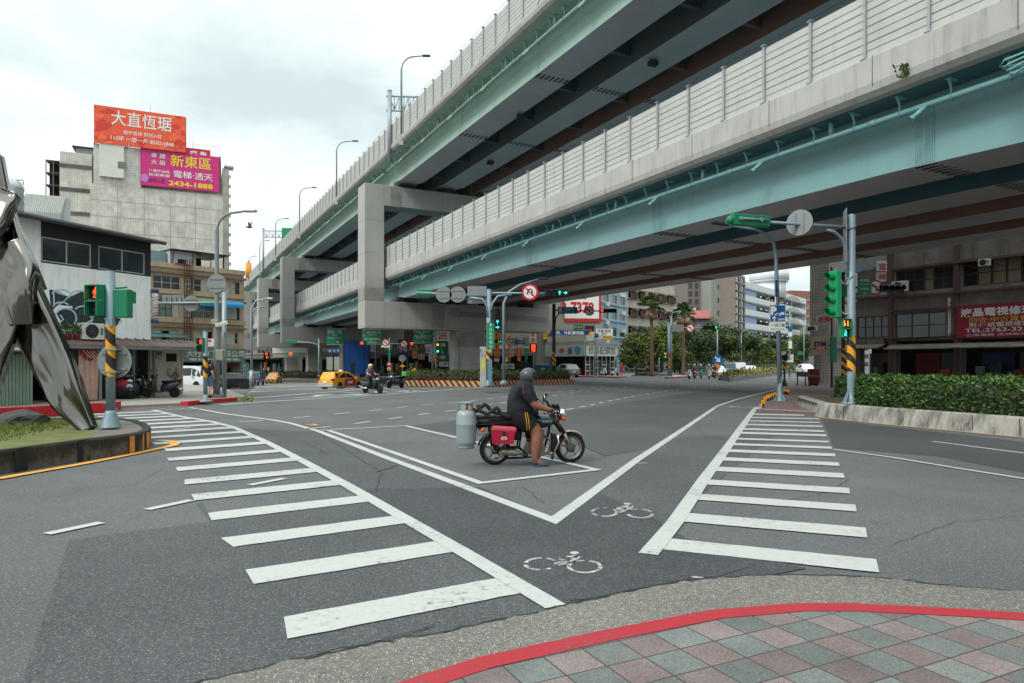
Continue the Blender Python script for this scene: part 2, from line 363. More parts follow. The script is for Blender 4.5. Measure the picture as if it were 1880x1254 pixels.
def paintmat(name,c,wear=.5,scale=17):
 if name in MATS:return MATS[name]
 m=bpy.data.materials.new(name);m.use_nodes=True;MATS[name]=m
 t=m.node_tree;b=t.nodes['Principled BSDF'];N=t.nodes.new;K=t.links.new;b.inputs['Roughness'].default_value=.7
 g=N('ShaderNodeNewGeometry');L=lin(c)
 n1=N('ShaderNodeTexNoise');n1.inputs['Scale'].default_value=scale;n1.inputs['Detail'].default_value=8;n1.inputs['Roughness'].default_value=.75;K(g.outputs['Position'],n1.inputs['Vector'])
 n2=N('ShaderNodeTexNoise');n2.inputs['Scale'].default_value=1.5;n2.inputs['Detail'].default_value=5;K(g.outputs['Position'],n2.inputs['Vector'])
 a=N('ShaderNodeMath');a.operation='MULTIPLY_ADD';a.inputs[1].default_value=.55;K(n2.outputs['Fac'],a.inputs[0]);K(n1.outputs['Fac'],a.inputs[2])
 r=N('ShaderNodeValToRGB');e=r.color_ramp.elements;e[0].position=.60;e[0].color=(*[x*.86 for x in L],1);e[1].position=1.12-.16*wear;e[1].color=(*lin((96,96,94)),1)
 q=e.new(.74);q.color=(*L,1);q=e.new(.99-.16*wear);q.color=(*[x*.88 for x in L],1)
 K(a.outputs[0],r.inputs[0]);K(r.outputs[0],b.inputs['Base Color'])
 bp=N('ShaderNodeBump');bp.inputs['Strength'].default_value=.25;bp.inputs['Distance'].default_value=.01;K(n1.outputs['Fac'],bp.inputs['Height']);K(bp.outputs[0],b.inputs['Normal'])
 return m
A_BASE=asphalt('asphalt_old',(93,95,96),fl=.75);A_DARK=asphalt('asphalt_newer',(80,83,85),fl=.65)
A_PATCH=asphalt('asphalt_patch',(70,72,75),fl=.45)
A_CROSS=asphalt('asphalt_intersection',(78,81,82),fl=.4)
GUT=asphalt('gutter_concrete',(114,112,106),(186,182,172),.85)
WHITE=paintmat('white_road_paint',(180,183,178),.75);FADED=paintmat('faded_road_paint',(186,190,184),1.7,34)
YELL=paintmat('yellow_road_paint',(222,160,62),.7);REDP=paintmat('red_kerb_paint',(164,34,46),.95,40)
STEP=.004
def smooth(x):x=min(1,max(0,x));return x*x*(3-2*x)
def drop(x,y):
 return-1.25*smooth((y-36)/52)*smooth((-6-x)/8)*(1-smooth((y-150)/48))*(1-smooth((-x-96)/40))
m=MB(A_BASE);xs=[-900]+[-140+4*i for i in range(35)]+[900];ys=[-60]+[32+4*i for i in range(43)]+[1600];nx=len(xs)
m.add([(x,y,drop(x,y))for y in ys for x in xs],[(j*nx+i,j*nx+i+1,(j+1)*nx+i+1,(j+1)*nx+i)for j in range(len(ys)-1)for i in range(nx-1)],True)
m.build('road',kind='structure')
def GDP(px,py):
 z=0
 for _ in range(12):q=G(px,py,z);z=.5*z+.5*drop(q.x,q.y)
 return q
def gpts(l):return[G(*p)for p in l]
def patch(name,l,mt,lay):
 m=MB(mt);m.add([(p.x,p.y,STEP*lay)for p in gpts(l)],[tuple(range(len(l)))]);return m.build(name,kind='structure')
def ragged(l,amp=.02,step=.12):
 out_=[];pts=gpts(l)
 for a,b in zip(pts,pts[1:]):
  k=max(1,int((b-a).length/step));n=V((-(b-a).y,(b-a).x,0)).normalized()
  for i in range(k):out_.append(a.lerp(b,i/k)+n*random.uniform(-amp,amp))
 return out_+[pts[-1]]
# newer asphalt of the junction mouth and the darker repair strips
patch('asphalt_repair',[(-420,1254),(-300,1254),(190,1500),(520,1254),(1020,1121),(1250,1072),(1170,1030),(1300,900),(1420,800),(1250,800),(1010,960),(700,838),(584,793),(430,786),(560,850),(640,900),(675,912),(390,955),(372,922),(360,926),(386,958),(127,992),(40,1254)],A_DARK,1)
patch('asphalt_repair',[(1000,970),(1100,905),(1180,940),(1260,990),(1480,1045),(1380,1064),(1250,1068),(1130,1090),(1018,1115),(900,1050),(720,940),(640,900),(880,895),(1000,945)],A_PATCH,2)
patch('asphalt_repair',[(745,783),(860,770),(1040,755),(1330,712),(1400,722),(1310,750),(1260,783),(1190,825),(1110,838),(1060,815),(950,800),(860,800)],A_CROSS,1)
patch('asphalt_repair',[(1508,769),(1880,812),(2300,860),(2300,905),(1880,868),(1720,838),(1530,822),(1520,795)],A_PATCH,1)
# concrete gutter and the broken asphalt edge
edge=ragged([(150,1320),(370,1254),(580,1205),(830,1160),(1020,1118),(1170,1086),(1250,1070),(1330,1062),(1450,1058),(1600,1062),(1720,1076),(1880,1088),(2300,1120)],.022,.07)
inner=gpts([(2300,1160),(1880,1135),(1560,1116),(1300,1130),(1100,1170),(880,1220),(700,1280),(560,1340)])
m=MB(GUT);pl=edge+inner;m.add([(p.x,p.y,STEP*3)for p in pl],[tuple(range(len(pl)))]);m.build('gutter',kind='structure')
m=MB(mat('crack_tar',(46,47,48),.9));wv=[V((p.x,p.y))for p in edge]  # dark tar of the sealed cracks and the broken asphalt edge
for a,b in zip(wv,wv[1:]):
 if random.random()<.86:
  d=(b-a).normalized();n=V((-d.y,d.x));t1,t2=random.uniform(.004,.016),random.uniform(.004,.016)
  m.add([(a.x-n.x*t1,a.y-n.y*t1,.0165),(b.x-n.x*t2,b.y-n.y*t2,.0165),(b.x+n.x*.006,b.y+n.y*.006,.0165),(a.x+n.x*.006,a.y+n.y*.006,.0165)],[(0,1,2,3)])
m.band(ragged([(1195,1078),(1260,1066),(1330,1058),(1375,1043)],.01,.05),.012,.0102)
m.band(ragged([(1045,1105),(1120,1095),(1200,1076)],.012,.05),.014,.0102)
m.band(ragged([(690,868),(740,852),(800,846)],.02,.2),.02,.0102)
m.band(ragged([(560,1215),(700,1180),(800,1150)],.01,.05),.012,.0165)
for l_ in([(640,900),(720,941),(880,1040),(1010,1112)],[(584,795),(640,830),(700,868),(690,905)],[(1270,783),(1300,800),(1330,806)],[(1110,838),(1060,815),(960,800)],[(1512,790),(1640,784),(1760,800)],[(420,770),(470,790),(560,812),(600,835)],[(880,900),(960,895),(1000,925)],[(1420,925),(1520,905),(1560,880)],[(130,905),(250,890),(300,860)],[(1640,1000),(1750,960),(1880,948)]):m.band(ragged(l_,.018,.09),random.uniform(.004,.008),.0102)
m.build('road_crack',kind='structure')
# near pavement with its red kerb
out_k=[(150,1500),(500,1340),(750,1254),(880,1213),(1100,1165),(1300,1126),(1460,1113),(1560,1113),(1760,1123),(1880,1131),(2350,1158)]
ok=[G(*p)for p in out_k]
def offset(pts,d):
 r=[]
 for i,p in enumerate(pts):
  t=(pts[min(i+1,len(pts)-1)]-pts[max(0,i-1)]).normalized();r.append(p+V((t.y,-t.x,0))*d)
 return r
ik=offset(ok,.15);KH=.022
m=MB(REDP)
for i in range(len(ok)-1):
 m.quad(*[V((q.x,q.y,z))for q,z in((ok[i],.008),(ok[i+1],.008),(ok[i+1],KH),(ok[i],KH))])
 m.quad(*[V((q.x,q.y,KH))for q in(ok[i],ok[i+1],ik[i+1],ik[i])])
m.build('kerb',kind='structure')
def checker_tiles():
 n_='checker_paving';m=bpy.data.materials.new(n_);m.use_nodes=True;t=m.node_tree;b=t.nodes['Principled BSDF'];N=t.nodes.new;K=t.links.new
 b.inputs['Roughness'].default_value=.85;b.inputs['Specular IOR Level'].default_value=.25
 g=N('ShaderNodeNewGeometry');mp=N('ShaderNodeMapping');mp.vector_type='TEXTURE'
 mp.inputs['Location'].default_value=(.9476,3.8396,0);mp.inputs['Rotation'].default_value=(0,0,R(26.2));mp.inputs['Scale'].default_value=(.2475,.2475,1);K(g.outputs['Position'],mp.inputs[0])
 ck=N('ShaderNodeTexChecker');ck.inputs['Scale'].default_value=1;ck.inputs['Color1'].default_value=(*lin((126,114,112)),1);ck.inputs['Color2'].default_value=(*lin((116,121,118)),1)
 of=N('ShaderNodeVectorMath');of.operation='ADD';of.inputs[1].default_value=(0,0,.5);K(mp.outputs[0],of.inputs[0]);K(of.outputs[0],ck.inputs['Vector'])
 fl=N('ShaderNodeVectorMath');fl.operation='FLOOR';K(mp.outputs[0],fl.inputs[0])
 wn_=N('ShaderNodeTexWhiteNoise');wn_.noise_dimensions='2D';K(fl.outputs[0],wn_.inputs['Vector'])
 mr=N('ShaderNodeMapRange');mr.inputs['To Min'].default_value=.74;mr.inputs['To Max'].default_value=1.12;K(wn_.outputs['Value'],mr.inputs[0])
 s1=N('ShaderNodeVectorMath');s1.operation='SCALE';K(ck.outputs['Color'],s1.inputs[0]);K(mr.outputs[0],s1.inputs['Scale'])
 n1=N('ShaderNodeTexNoise');n1.inputs['Scale'].default_value=130;n1.inputs['Detail'].default_value=3;K(g.outputs['Position'],n1.inputs['Vector'])
 r1=N('ShaderNodeValToRGB');r1.color_ramp.elements[0].position=.3;r1.color_ramp.elements[0].color=(.6,.6,.6,1);r1.color_ramp.elements[1].position=.7;r1.color_ramp.elements[1].color=(1.32,1.32,1.32,1);K(n1.outputs['Fac'],r1.inputs[0])
 n5=N('ShaderNodeTexNoise');n5.inputs['Scale'].default_value=2.3;n5.inputs['Detail'].default_value=7;K(g.outputs['Position'],n5.inputs['Vector'])
 r5=N('ShaderNodeValToRGB');r5.color_ramp.elements[0].position=.3;r5.color_ramp.elements[0].color=(.78,.77,.76,1);r5.color_ramp.elements[1].position=.65;r5.color_ramp.elements[1].color=(1.06,1.06,1.06,1);K(n5.outputs['Fac'],r5.inputs[0])
 m1=N('ShaderNodeMixRGB');m1.blend_type='MULTIPLY';m1.inputs[0].default_value=1;K(s1.outputs[0],m1.inputs[1]);K(r1.outputs[0],m1.inputs[2])
 m2=N('ShaderNodeMixRGB');m2.blend_type='MULTIPLY';m2.inputs[0].default_value=1;K(m1.outputs[0],m2.inputs[1]);K(r5.outputs[0],m2.inputs[2])
 fr=N('ShaderNodeVectorMath');fr.operation='FRACTION';K(mp.outputs[0],fr.inputs[0]);sp=N('ShaderNodeSeparateXYZ');K(fr.outputs[0],sp.inputs[0])
 def near(o):
  a=N('ShaderNodeMath');a.operation='SUBTRACT';a.inputs[1].default_value=.5;K(o,a.inputs[0]);c=N('ShaderNodeMath');c.operation='ABSOLUTE';K(a.outputs[0],c.inputs[0]);return c.outputs[0]
 mxx=N('ShaderNodeMath');mxx.operation='MAXIMUM';K(near(sp.outputs[0]),mxx.inputs[0]);K(near(sp.outputs[1]),mxx.inputs[1])
 gt=N('ShaderNodeMath');gt.operation='GREATER_THAN';gt.inputs[1].default_value=.48;K(mxx.outputs[0],gt.inputs[0])
 m3=N('ShaderNodeMixRGB');K(gt.outputs[0],m3.inputs[0]);K(m2.outputs[0],m3.inputs[1]);m3.inputs[2].default_value=(*lin((72,66,62)),1);K(m3.outputs[0],b.inputs['Base Color'])
 bp=N('ShaderNodeBump');bp.inputs['Strength'].default_value=.35;bp.inputs['Distance'].default_value=.008;bp.invert=True;K(gt.outputs[0],bp.inputs['Height'])
 b2=N('ShaderNodeBump');b2.inputs['Strength'].default_value=.3;b2.inputs['Distance'].default_value=.006;K(n1.outputs['Fac'],b2.inputs['Height']);K(bp.outputs[0],b2.inputs['Normal']);K(b2.outputs[0],b.inputs['Normal'])
 return m
m=MB(checker_tiles());pl=ik+[V((20,-20,0)),V((-8,-20,0))]
m.add([(p.x,p.y,KH-.003)for p in pl],[tuple(range(len(pl)))]);m.build('pavement',kind='structure')
# ---------------------------------------------------------------- painted markings
mk=MB(WHITE);ZP=.0122
def mline(l,wd):mk.band(gpts(l),wd,ZP)
# left zebra crossing: bars start on a line and run to the slanted edge line
bnd=[G(*p)for p in[(1020,1117),(840,1010),(640,894),(558,848.8),(487.7,812),(428,785),(386,774.4),(330,765),(280.7,753.3)]]
mk.band(bnd,.16,ZP+.003)
TL=[G(*p)for p in[(514.9,1136.4),(451,1048.6),(409,989.3),(378,943.5),(354.4,909),(335.8,882),(320,859.3),(307.4,841.8),(303,824.5)]]
BLp=[G(*p)for p in[(535.6,1175.6),(468.6,1074.8),(423.2,1006.6),(386,957.5),(360,920),(341,890.9),(324.6,866.3),(310.5,847.4),(308,829.5)]]
for k in range(10):
 d=(TL[8]-TL[7]);TL.append(TL[-1]+V((-.78,1.02,0)));BLp.append(BLp[-1]+V((-.78,1.02,0)))
def hit(p,d,poly):
 best=None
 for a,b in zip(poly,poly[1:]):
  e_=b-a;den=d.x*e_.y-d.y*e_.x
  if abs(den)<1e-9:continue
  t=((a.x-p.x)*e_.y-(a.y-p.y)*e_.x)/den;u_=((a.x-p.x)*d.y-(a.y-p.y)*d.x)/den
  if-.001<=u_<=1.001 and t>0 and(best is None or t<best):best=t
 return p+d*best if best else None
for i,(a,b)in enumerate(zip(TL,BLp)):
 d=V((math.cos(R(30.6+min(i,9)*1.1)),math.sin(R(30.6+min(i,9)*1.1)),0));c,e_=hit(a,d,bnd),hit(b,d,bnd)
 if c is None or e_ is None:continue
 k=14;up=[a.lerp(c,j/k)for j in range(k+1)];lo=[b.lerp(e_,j/k)for j in range(k+1)]
 for q_ in up+lo:q_+=V((random.uniform(-.004,.004),random.uniform(-.007,.007),0))
 lo[0]+=V((random.uniform(-.03,.03),0,0));up[0]+=V((random.uniform(-.03,.03),0,0))
 mk.add([(p.x,p.y,ZP)for p in up+lo],[(j,k+1+j,k+2+j,j+1)for j in range(k)])
mk.build('crosswalk',kind='structure')
mk=MB(WHITE)
rb=[(1190,1020),(1240,960),(1290,885),(1330,830),(1385,752),(1392,748)];mk.band(gpts(rb),.17,ZP+.003)
rbp=gpts(rb)
Rr=[((712,800),(700,745)),((663,655),(655,613)),((617,545),(612,517)),((590,470),(585,447)),((567,405),(563,385)),((547,355),(543,340)),((530,315),(527,303)),((515,283),(512,274)),((503,257),(500,250)),((492,231),(490,223)),((483,213),(480,206)),((475,192),(472,186)),((465,175),(462,171)),((463,160),(461,156)),((400,145),(399,140))]
for i,(a,b)in enumerate(Rr):
 a=G(1300+a[0]/2.2638,700+a[1]/2.2638);b=G(1300+b[0]/2.2638,700+b[1]/2.2638)
 an=R(180-23.4+i*.55);d=V((math.cos(an),math.sin(an),0));c,e_=hit(a,d,rbp),hit(b,d,rbp)
 if c is None or e_ is None:continue
 k=14;up=[a.lerp(c,j/k)for j in range(k+1)];lo=[b.lerp(e_,j/k)for j in range(k+1)]
 for q_ in up+lo:q_+=V((random.uniform(-.004,.004),random.uniform(-.006,.006),0))
 mk.add([(p.x,p.y,ZP)for p in up+lo],[(j,k+1+j,k+2+j,j+1)for j in range(k)])
mk.build('crosswalk',kind='structure')
mk=MB(WHITE)
mline([(347.9,748.5),(414.9,760.4),(502,772),(534,778),(583,791.7),(700,837.4),(840,890),(1017,957),(1170,845),(1263,782.9),(1317,746),(1352,734),(1390.6,723.8),(1422.5,716.5)],.15)
mline([(590,790.5),(745,782.5),(834,803.3),(1095,863.5),(882,888),(740,838),(598,789)],.13)
def dashes(l,wd,on,off,mt=None):
 pts=gpts(l);acc=0;seg=[];pos=0
 for a,b in zip(pts,pts[1:]):
  L=(b-a).length;t=0
  while t<L:
   cyc=pos%(on+off);st=(on-cyc)if cyc<on else(on+off-cyc);st=min(st,L-t)+1e-6
   if cyc<on:mk.band([a.lerp(b,t/L),a.lerp(b,min(1,(t+st)/L))],wd,ZP)
   t+=st;pos+=st
dashes([(440,776),(525,769.5),(675,755),(780,743.6),(847,738.3),(921,729.6),(1023,719.7),(1103,712.7),(1200,707)],.14,.75,1.05)
dashes([(560,788),(620,783),(686,773.6),(780,760.4),(841,753),(915,741),(1010,728),(1071,718.5),(1167,709.5),(1231,705.5)],.14,.75,1.0)
dashes([(1040,752.8),(1073,746.5),(1109,738.5),(1167,727),(1215,719.7),(1263,712.7),(1327,706.5),(1380,702.5)],.14,.8,.7)
mline([(406,744),(440,741),(560,733.5),(700,724.7),(780,718.8),(897,710.4)],.3)
mline([(457,732),(662,715.6),(735,711.5)],.22)
for a in([(626,720),(668,723)],[(706,713.7),(762,719.3)],[(752,713.4),(800,714.6)],[(1110,692.8),(1210,692.2)],[(1330,699.5),(1420,705.5)]):mline(a,.22)
mline([(1530,826),(1640,841),(1760,861),(1880,880),(2250,940)],.1);mline([(1712,811),(1880,833)],.1);mline([(1960,845),(2200,880)],.1)
mline([(1452,722),(1472,713)],.25);mline([(1450,718),(1560,716)],.2)
for a in([(86,982),(186,961)],[(270,937),(352,919.5)],[(458,892),(522,879.5)],[(316,789),(350,786)]):mline(a,.13)
def arrow(px,py,ang,s=1.0,bend=0):
 c=G(px,py);
 def T(x,y):return(c.x+(x*math.cos(ang)-y*math.sin(ang))*s,c.y+(x*math.sin(ang)+y*math.cos(ang))*s,ZP)
 mk.add([T(-1.5,-.1),T(1,-.1),T(1,.1),T(-1.5,.1)],[(0,1,2,3)]);mk.add([T(.9,-.4),T(2.2,0),T(.9,.4)],[(0,1,2)])
 if bend:mk.add([T(-.4,0),T(.4,bend),T(.4,bend+.35),T(-.7,.1)],[(0,1,2,3)]);mk.add([T(.3,bend-.25),T(.3,bend+.6),T(1,bend+.2)],[(0,1,2)])
arrow(604,727.5,R(58),1.5,.7);arrow(712,720.5,R(58),1.4,.7);arrow(560,709,R(60),1.6)
mk.build('lane_marking',kind='structure')
# bicycle symbols, worn
mk=MB(FADED)
def bike(px,py,ang,s=1.0,sq=1.0,worn=0):
 c=G(px,py)
 def T(x,y):x,y=x*s,y*s*sq;return V((c.x+x*math.cos(ang)-y*math.sin(ang),c.y+x*math.sin(ang)+y*math.cos(ang),0))
 for cx in(-.42,.42):
  for k in range(18):
   if random.random()<.12+worn:continue
   a0,a1=2*math.pi*k/18,2*math.pi*(k+1)/18;r1=.30
   mk.band([T(cx+r1*math.cos(a0),r1*math.sin(a0)),T(cx+r1*math.cos(a1),r1*math.sin(a1))],.085*s,ZP)
 for a,b,wd in(((-.1,-.02),(.12,.16),.11),((-.1,.22),(.02,.42),.13),((.02,.42),(.2,.5),.16),((.14,.14),(.22,.5),.13),((-.14,.36),(.1,.38),.07),((-.16,.1),(.06,.2),.07)):
  mk.band([T(*a),T(*b)],wd*s,ZP)
 for k in range(8):mk.add([T(.12,.68)+V((0,0,ZP))]+[T(.12+.1*math.cos(math.pi*j/4),.68+.09*math.sin(math.pi*j/4))+V((0,0,ZP))for j in(k,k+1)],[(0,1,2)])
bike(1142,943,R(-10),.45,1.6);bike(1033,1040,R(-60+48),.42,1.3,.12);bike(1350,748,R(5),1.15,.8);bike(325,752.5,R(20),1.0,.8)
mk.band([G(1168,852),G(1190,851)],.05,ZP);mk.band([G(1270,1062),G(1292,1063)],.04,ZP)
mk.build('bicycle_symbol',kind='structure')
mk=MB(YELL)
ZP=.0185
mline([(-260,908),(0,880),(152,853),(244,835),(293,824.5),(318,819),(323,815),(314,811),(290,809.5)],.17)
mline([(1500,766.5),(1610,778.5),(1880,804.5),(2250,842)],.07)
mline([(563,781.5),(575,780),(583,782),(570,783)],.1)
mk.build('edge_marking',kind='structure')
# ================================================================= ELEVATED ROAD
CONC=mat('parapet_concrete',(176,175,170),.85,0,.1,.5,.25,30,streak=.5,dirt=(92,86,80))
BARR=mat('sound_barrier_panel',(186,188,182),.55,0,.07,.8,streak=.25,dirt=(120,116,110))
POST=mat('barrier_post_steel',(162,164,166),.45,.3,.1,2)
GROOVE=mat('barrier_groove',(104,106,106),.7)
TEAL=mat('teal_girder_paint',(122,161,162),.42,0,.08,.35,.05,6,streak=.22,dirt=(92,128,134))
TEALP=mat('teal_pipe_paint',(126,172,174),.4,0,.06,2)
GREEN=mat('pale_green_girder_paint',(152,182,168),.45,0,.07,.35,.05,6,streak=.22,dirt=(126,150,140))
GREENP=mat('pale_green_pipe_paint',(160,186,174),.4,0,.06,2)
TEALD=mat('inner_teal_paint',(74,112,120),.5,0,.1,.5)
GREYG=mat('grey_girder_soffit',(200,194,198),.45,0,.1,.4,streak=.1)
SLATE=mat('slate_girder_paint',(104,110,114),.5,0,.1,.5)
MAROON=mat('maroon_girder_paint',(150,116,106),.5,0,.12,.5)
STEELD=mat('dark_fitting',(50,52,56),.5,.3)
PIERM=mat('pier_steel_cladding',(170,169,164),.55,0,.08,.4,streak=.18,dirt=(124,118,110))
PIERT=brickmat('pier_tile_band',(160,158,152),(168,166,160),(120,118,114),.16,.16,.012,FLANG,offset=0,rough=.5)
SEAM=mat('plate_seam',(112,112,112),.6)
def sp(px,p,ref='p'):
 Y=p/(.8901*(px-CX)/FP+.4557);return(Y-.4557*p)/.8901
def fbox(m,s0,s1,p0,p1,z0,z1):return m.prism([FL(s0,p0,z0),FL(s0,p1,z0),FL(s0,p1,z1),FL(s0,p0,z1)],EA*(s1-s0))
def fprof(m,s0,s1,prof,step=None):return m.prism([FL(s0,p,z)for p,z in prof],EA*(s1-s0))
LOW=dict(edge=19.35,far=38.6,zc=9.82,zt=11.1,zf=13.17,ztop=10.2,zg=7.9,gp=[20.85,25.4,29.95,34.5],gw=2.2,mats=[TEAL,TEALD,MAROON,MAROON],pipe=(20.15,9.3),pm=TEALP,post0=29.9,pstep=2.0)
UPP=dict(edge=18.86,far=38.6,zc=21.4,zt=22.02,zf=24.02,ztop=21.95,zg=19.42,gp=[20.5,24.8,29.1,33.6],gw=2.2,mats=[GREEN,SLATE,MAROON,MAROON],pipe=(19.75,20.72),pm=GREENP,post0=43.15,pstep=1.886)
def zbot(lv,s):
 if lv is UPP:return 19.42
 k=[(-30,7.55),(8,7.6),(14,7.78),(30,7.9),(50,8.08),(300,8.12)]
 for a,b in zip(k,k[1:]):
  if a[0]<=s<=b[0]:return a[1]+(b[1]-a[1])*(s-a[0])/(b[0]-a[0])
 return 8.1
def deck(lv,s0,s1,label,detail,haunch=True):
 nm='elevated_deck';t=thing(nm,label,'flyover deck',(0,0,0),0,'spans of the elevated road')
 a,b=s0+.06,s1-.06;E0=lv['edge']
# slab and parapets
 m=MB(CONC);zc,zt=lv['zc'],lv['zt']
 prof=[(E0+.06,zt),(E0,zt-.05),(E0,zc+.42),(E0+.05,zc+.2),(E0+.2,zc+.05),(E0+.42,zc),(E0+.42,zt-.9 if zt-zc>1 else zc+.3),(E0+.34,zt)]
 fprof(m,a,b,prof);F1=lv['far']
 fprof(m,a,b,[(F1-.3,zt),(F1,zt),(F1,zc),(F1-.42,zc)])
 if detail:
  m.m(SEAM);k=a+1.5
  while k<b:fbox(m,k,k+.035,E0-.004,E0+.02,zc+.35,zt-.02);k+=4.0
 m.build('parapet',t)
 m=MB(lv['mats'][1]if lv is LOW else GREENP);fbox(m,a,b,E0+.43,F1-.43,zc+.02,zc+.3);m.build('slab',t)
# girders
 for i,gp in enumerate(lv['gp']):
  m=MB(lv['mats'][i]);g1=gp+lv['gw'];ks=[s for s in([-30,8,14,30,50]if lv is LOW else[])if a<s<b];st=[a]+ks+[b]
  if detail is not None and haunch:st=sorted(set(st+[b-.9,b-1.6,b-2.4]))
  def zb(s):
   z=zbot(lv,s)
   if haunch and b-2.41<s:z+=.0 if s<b-2.3 else(.12 if s<b-1.2 else .2)
   return z
  for c,d in zip(st,st[1:]):
   m.m(lv['mats'][i]);zt_=zc+.02
   for q in(gp,g1):m.quad(FL(c,q,zb(c)),FL(d,q,zb(d)),FL(d,q,zt_),FL(c,q,zt_))
   m.m(GREYG);m.quad(FL(c,gp-.05,zb(c)),FL(d,gp-.05,zb(d)),FL(d,g1+.05,zb(d)),FL(c,g1+.05,zb(c)))
   m.m(lv['mats'][i]);m.quad(FL(c,gp-.05,zb(c)+.035),FL(d,gp-.05,zb(d)+.035),FL(d,gp,zb(d)+.035),FL(c,gp,zb(c)+.035))
   m.quad(FL(c,gp-.05,zb(c)),FL(d,gp-.05,zb(d)),FL(d,gp-.05,zb(d)+.035),FL(c,gp-.05,zb(c)+.035))
  for s in(a,b):m.quad(FL(s,gp,zb(s)),FL(s,g1,zb(s)),FL(s,g1,zc),FL(s,gp,zc))
  if detail:
   for q,spx in enumerate(detail['splice']):
    s=sp(spx,lv['gp'][0])+i*.05;near=i==0
    m.m(lv['mats'][i]if near else STEELD);wd=.62
    if near:
     fbox(m,s-wd/2,s+wd/2,gp-.022,gp,zb(s)+.06,zc-.1)
     nr,nc=26,9
     if lv is LOW:
      for r in range(nr):
       for c in range(nc):
        ps,pz=s-wd/2+.05+c*(wd-.1)/(nc-1),zb(s)+.13+r*(zc-.3-zb(s))/(nr-1)
        if abs(c-4)<.5:continue
        x=.02;m.add([FL(ps-x,gp-.022,pz-x),FL(ps+x,gp-.022,pz-x),FL(ps+x,gp-.022,pz+x),FL(ps-x,gp-.022,pz+x),FL(ps,gp-.05,pz)],[(0,1,4),(1,2,4),(2,3,4),(3,0,4)])
    m.m(STEELD)
    for r in range(7):
     pr=gp+.1+r*(g1-gp-.2)/6
     for c in range(8):
      ps=s-.3+c*.085;x=.022;zz=zb(s)-.001
      m.add([FL(ps-x,pr-.09,zz),FL(ps+x,pr-.09,zz),FL(ps+x,pr+.09,zz),FL(ps-x,pr+.09,zz),FL(ps,pr,zz-.035)],[(0,1,4),(1,2,4),(2,3,4),(3,0,4)])
  m.build('girder',t)
 mf=MB();s=a+3
 while s<b-1 and detail is not None:
  for i in range(3):
   p0,p1=lv['gp'][i]+lv['gw'],lv['gp'][i+1];z0=zbot(lv,s)+.55
   m=MB()if s0<0 else mf;m.m([SLATE,MAROON,MAROON][i]if lv is UPP else[TEALD,MAROON,MAROON][i])
   fbox(m,s-.12,s+.12,p0,p1,z0,z0+.12);fbox(m,s-.02,s+.02,p0,p1,z0+.12,zc)
   if s0<0:m.build('cross_frame',t)
  s+=6.0
 if mf.v:tag(mf.build('cross_frame',t),kind='stuff')
# barrier
 m=MB(BARR);zf=lv['zf'];m.prism([FL(a,E0+.15,zt),FL(a,E0+.21,zt),FL(a,E0+.21,zf-.06),FL(a,E0+.15,zf-.06)],EA*(b-a))
 m.m(GROOVE)
 for k in range(1,8):
  z=zt+k*(zf-.06-zt)/8;th=.02 if k%2==0 else .009
  fbox(m,a,b,E0+.138,E0+.15,z-th/2,z+th/2)if detail is not None else None
 fbox(m.m(BARR),a,b,F1-.25,F1-.19,zt,zf-.06)
 if detail:
  m.m(STEELD);k=a+.2
  while k<b:m.cyl(FL(k,E0+.1,zf+.1),FL(min(b,k+1),E0+.1,zf+.1+.03*math.sin(k*5)),.012,n=4);k+=1
 m.build('sound_barrier',t)
 k0=math.ceil((a-lv['post0'])/lv['pstep']);ps=[]
 while lv['post0']+k0*lv['pstep']<b:ps.append(lv['post0']+k0*lv['pstep']);k0+=1
 pm=MB(POST);proto=None
 for i,s in enumerate(ps):
  def one(m,s):
   fbox(m,s-.042,s+.042,E0+.06,E0+.15,zt-.02,zf);fbox(m,s-.09,s+.09,E0+.02,E0+.2,zf,zf+.03)
   fbox(m,s-.1,s+.1,E0+.0,E0+.15,zt-.02,zt+.02)
  if s<75:
   if proto is None:m=MB(POST);one(m,s);proto=m.build('barrier_post',t);proto['s']=0;s_ref=s
   else:c=proto.copy();sc.collection.objects.link(c);c.parent=t;c.location=EA*(s-s_ref)
  else:one(pm,s)
 if pm.v:tag(pm.build('barrier_post',t),kind='stuff')
 if detail is None:return t
# drain pipe, hangers, downspouts
 pp,pz=lv['pipe'];m=MB(lv['pm']);r=.095 if lv is LOW else .1
 m.tube([FL(s,pp,pz)for s in(a+.7,b-.35)],r,10)
 k=a+1
 while k<b:m.cyl(FL(k,pp,pz),FL(k+.3,pp,pz),r+.018,n=10);k+=6.15
 m.build('drain_pipe',t)
 h0=sp(1262,19.9)if lv is LOW else sp(846,19.4);hs=[]
 k=h0-1.54*40
 while k<b-.5:
  if k>a+.8:hs.append(k)
  k+=1.54
 hp=MB(lv['pm']);far=MB(lv['pm']);href=None;zs=zc
 def hang(m,s):
  fbox(m,s-.07,s+.07,pp-.16,pp+.25,zs-.02,zs+.02)
  m.tube([FL(s,pp-.12,zs),FL(s,pp-.06,zs-.1),FL(s,pp,zs-.25),FL(s,pp,pz+.09)],[.05,.045,.032,.03],6,smooth=False)
  m.tube([FL(s-.025,pp+(r+.02)*math.cos(q),pz+(r+.02)*math.sin(q))for q in[2*math.pi*j/12 for j in range(13)]],.016,4)
 for s in hs:
  if s>66:hang(far,s);continue
  if href is None:hang(hp,s);ho=hp.build('pipe_hanger',t);href=s
  else:c=ho.copy();sc.collection.objects.link(c);c.parent=t;c.location=EA*(s-href)
 if far.v:tag(far.build('pipe_hanger',t),kind='stuff')
 mf=MB(lv['pm']);k=sp(1286,20.0)-6.15*8 if lv is LOW else sp(856,19.6)-6.15*8
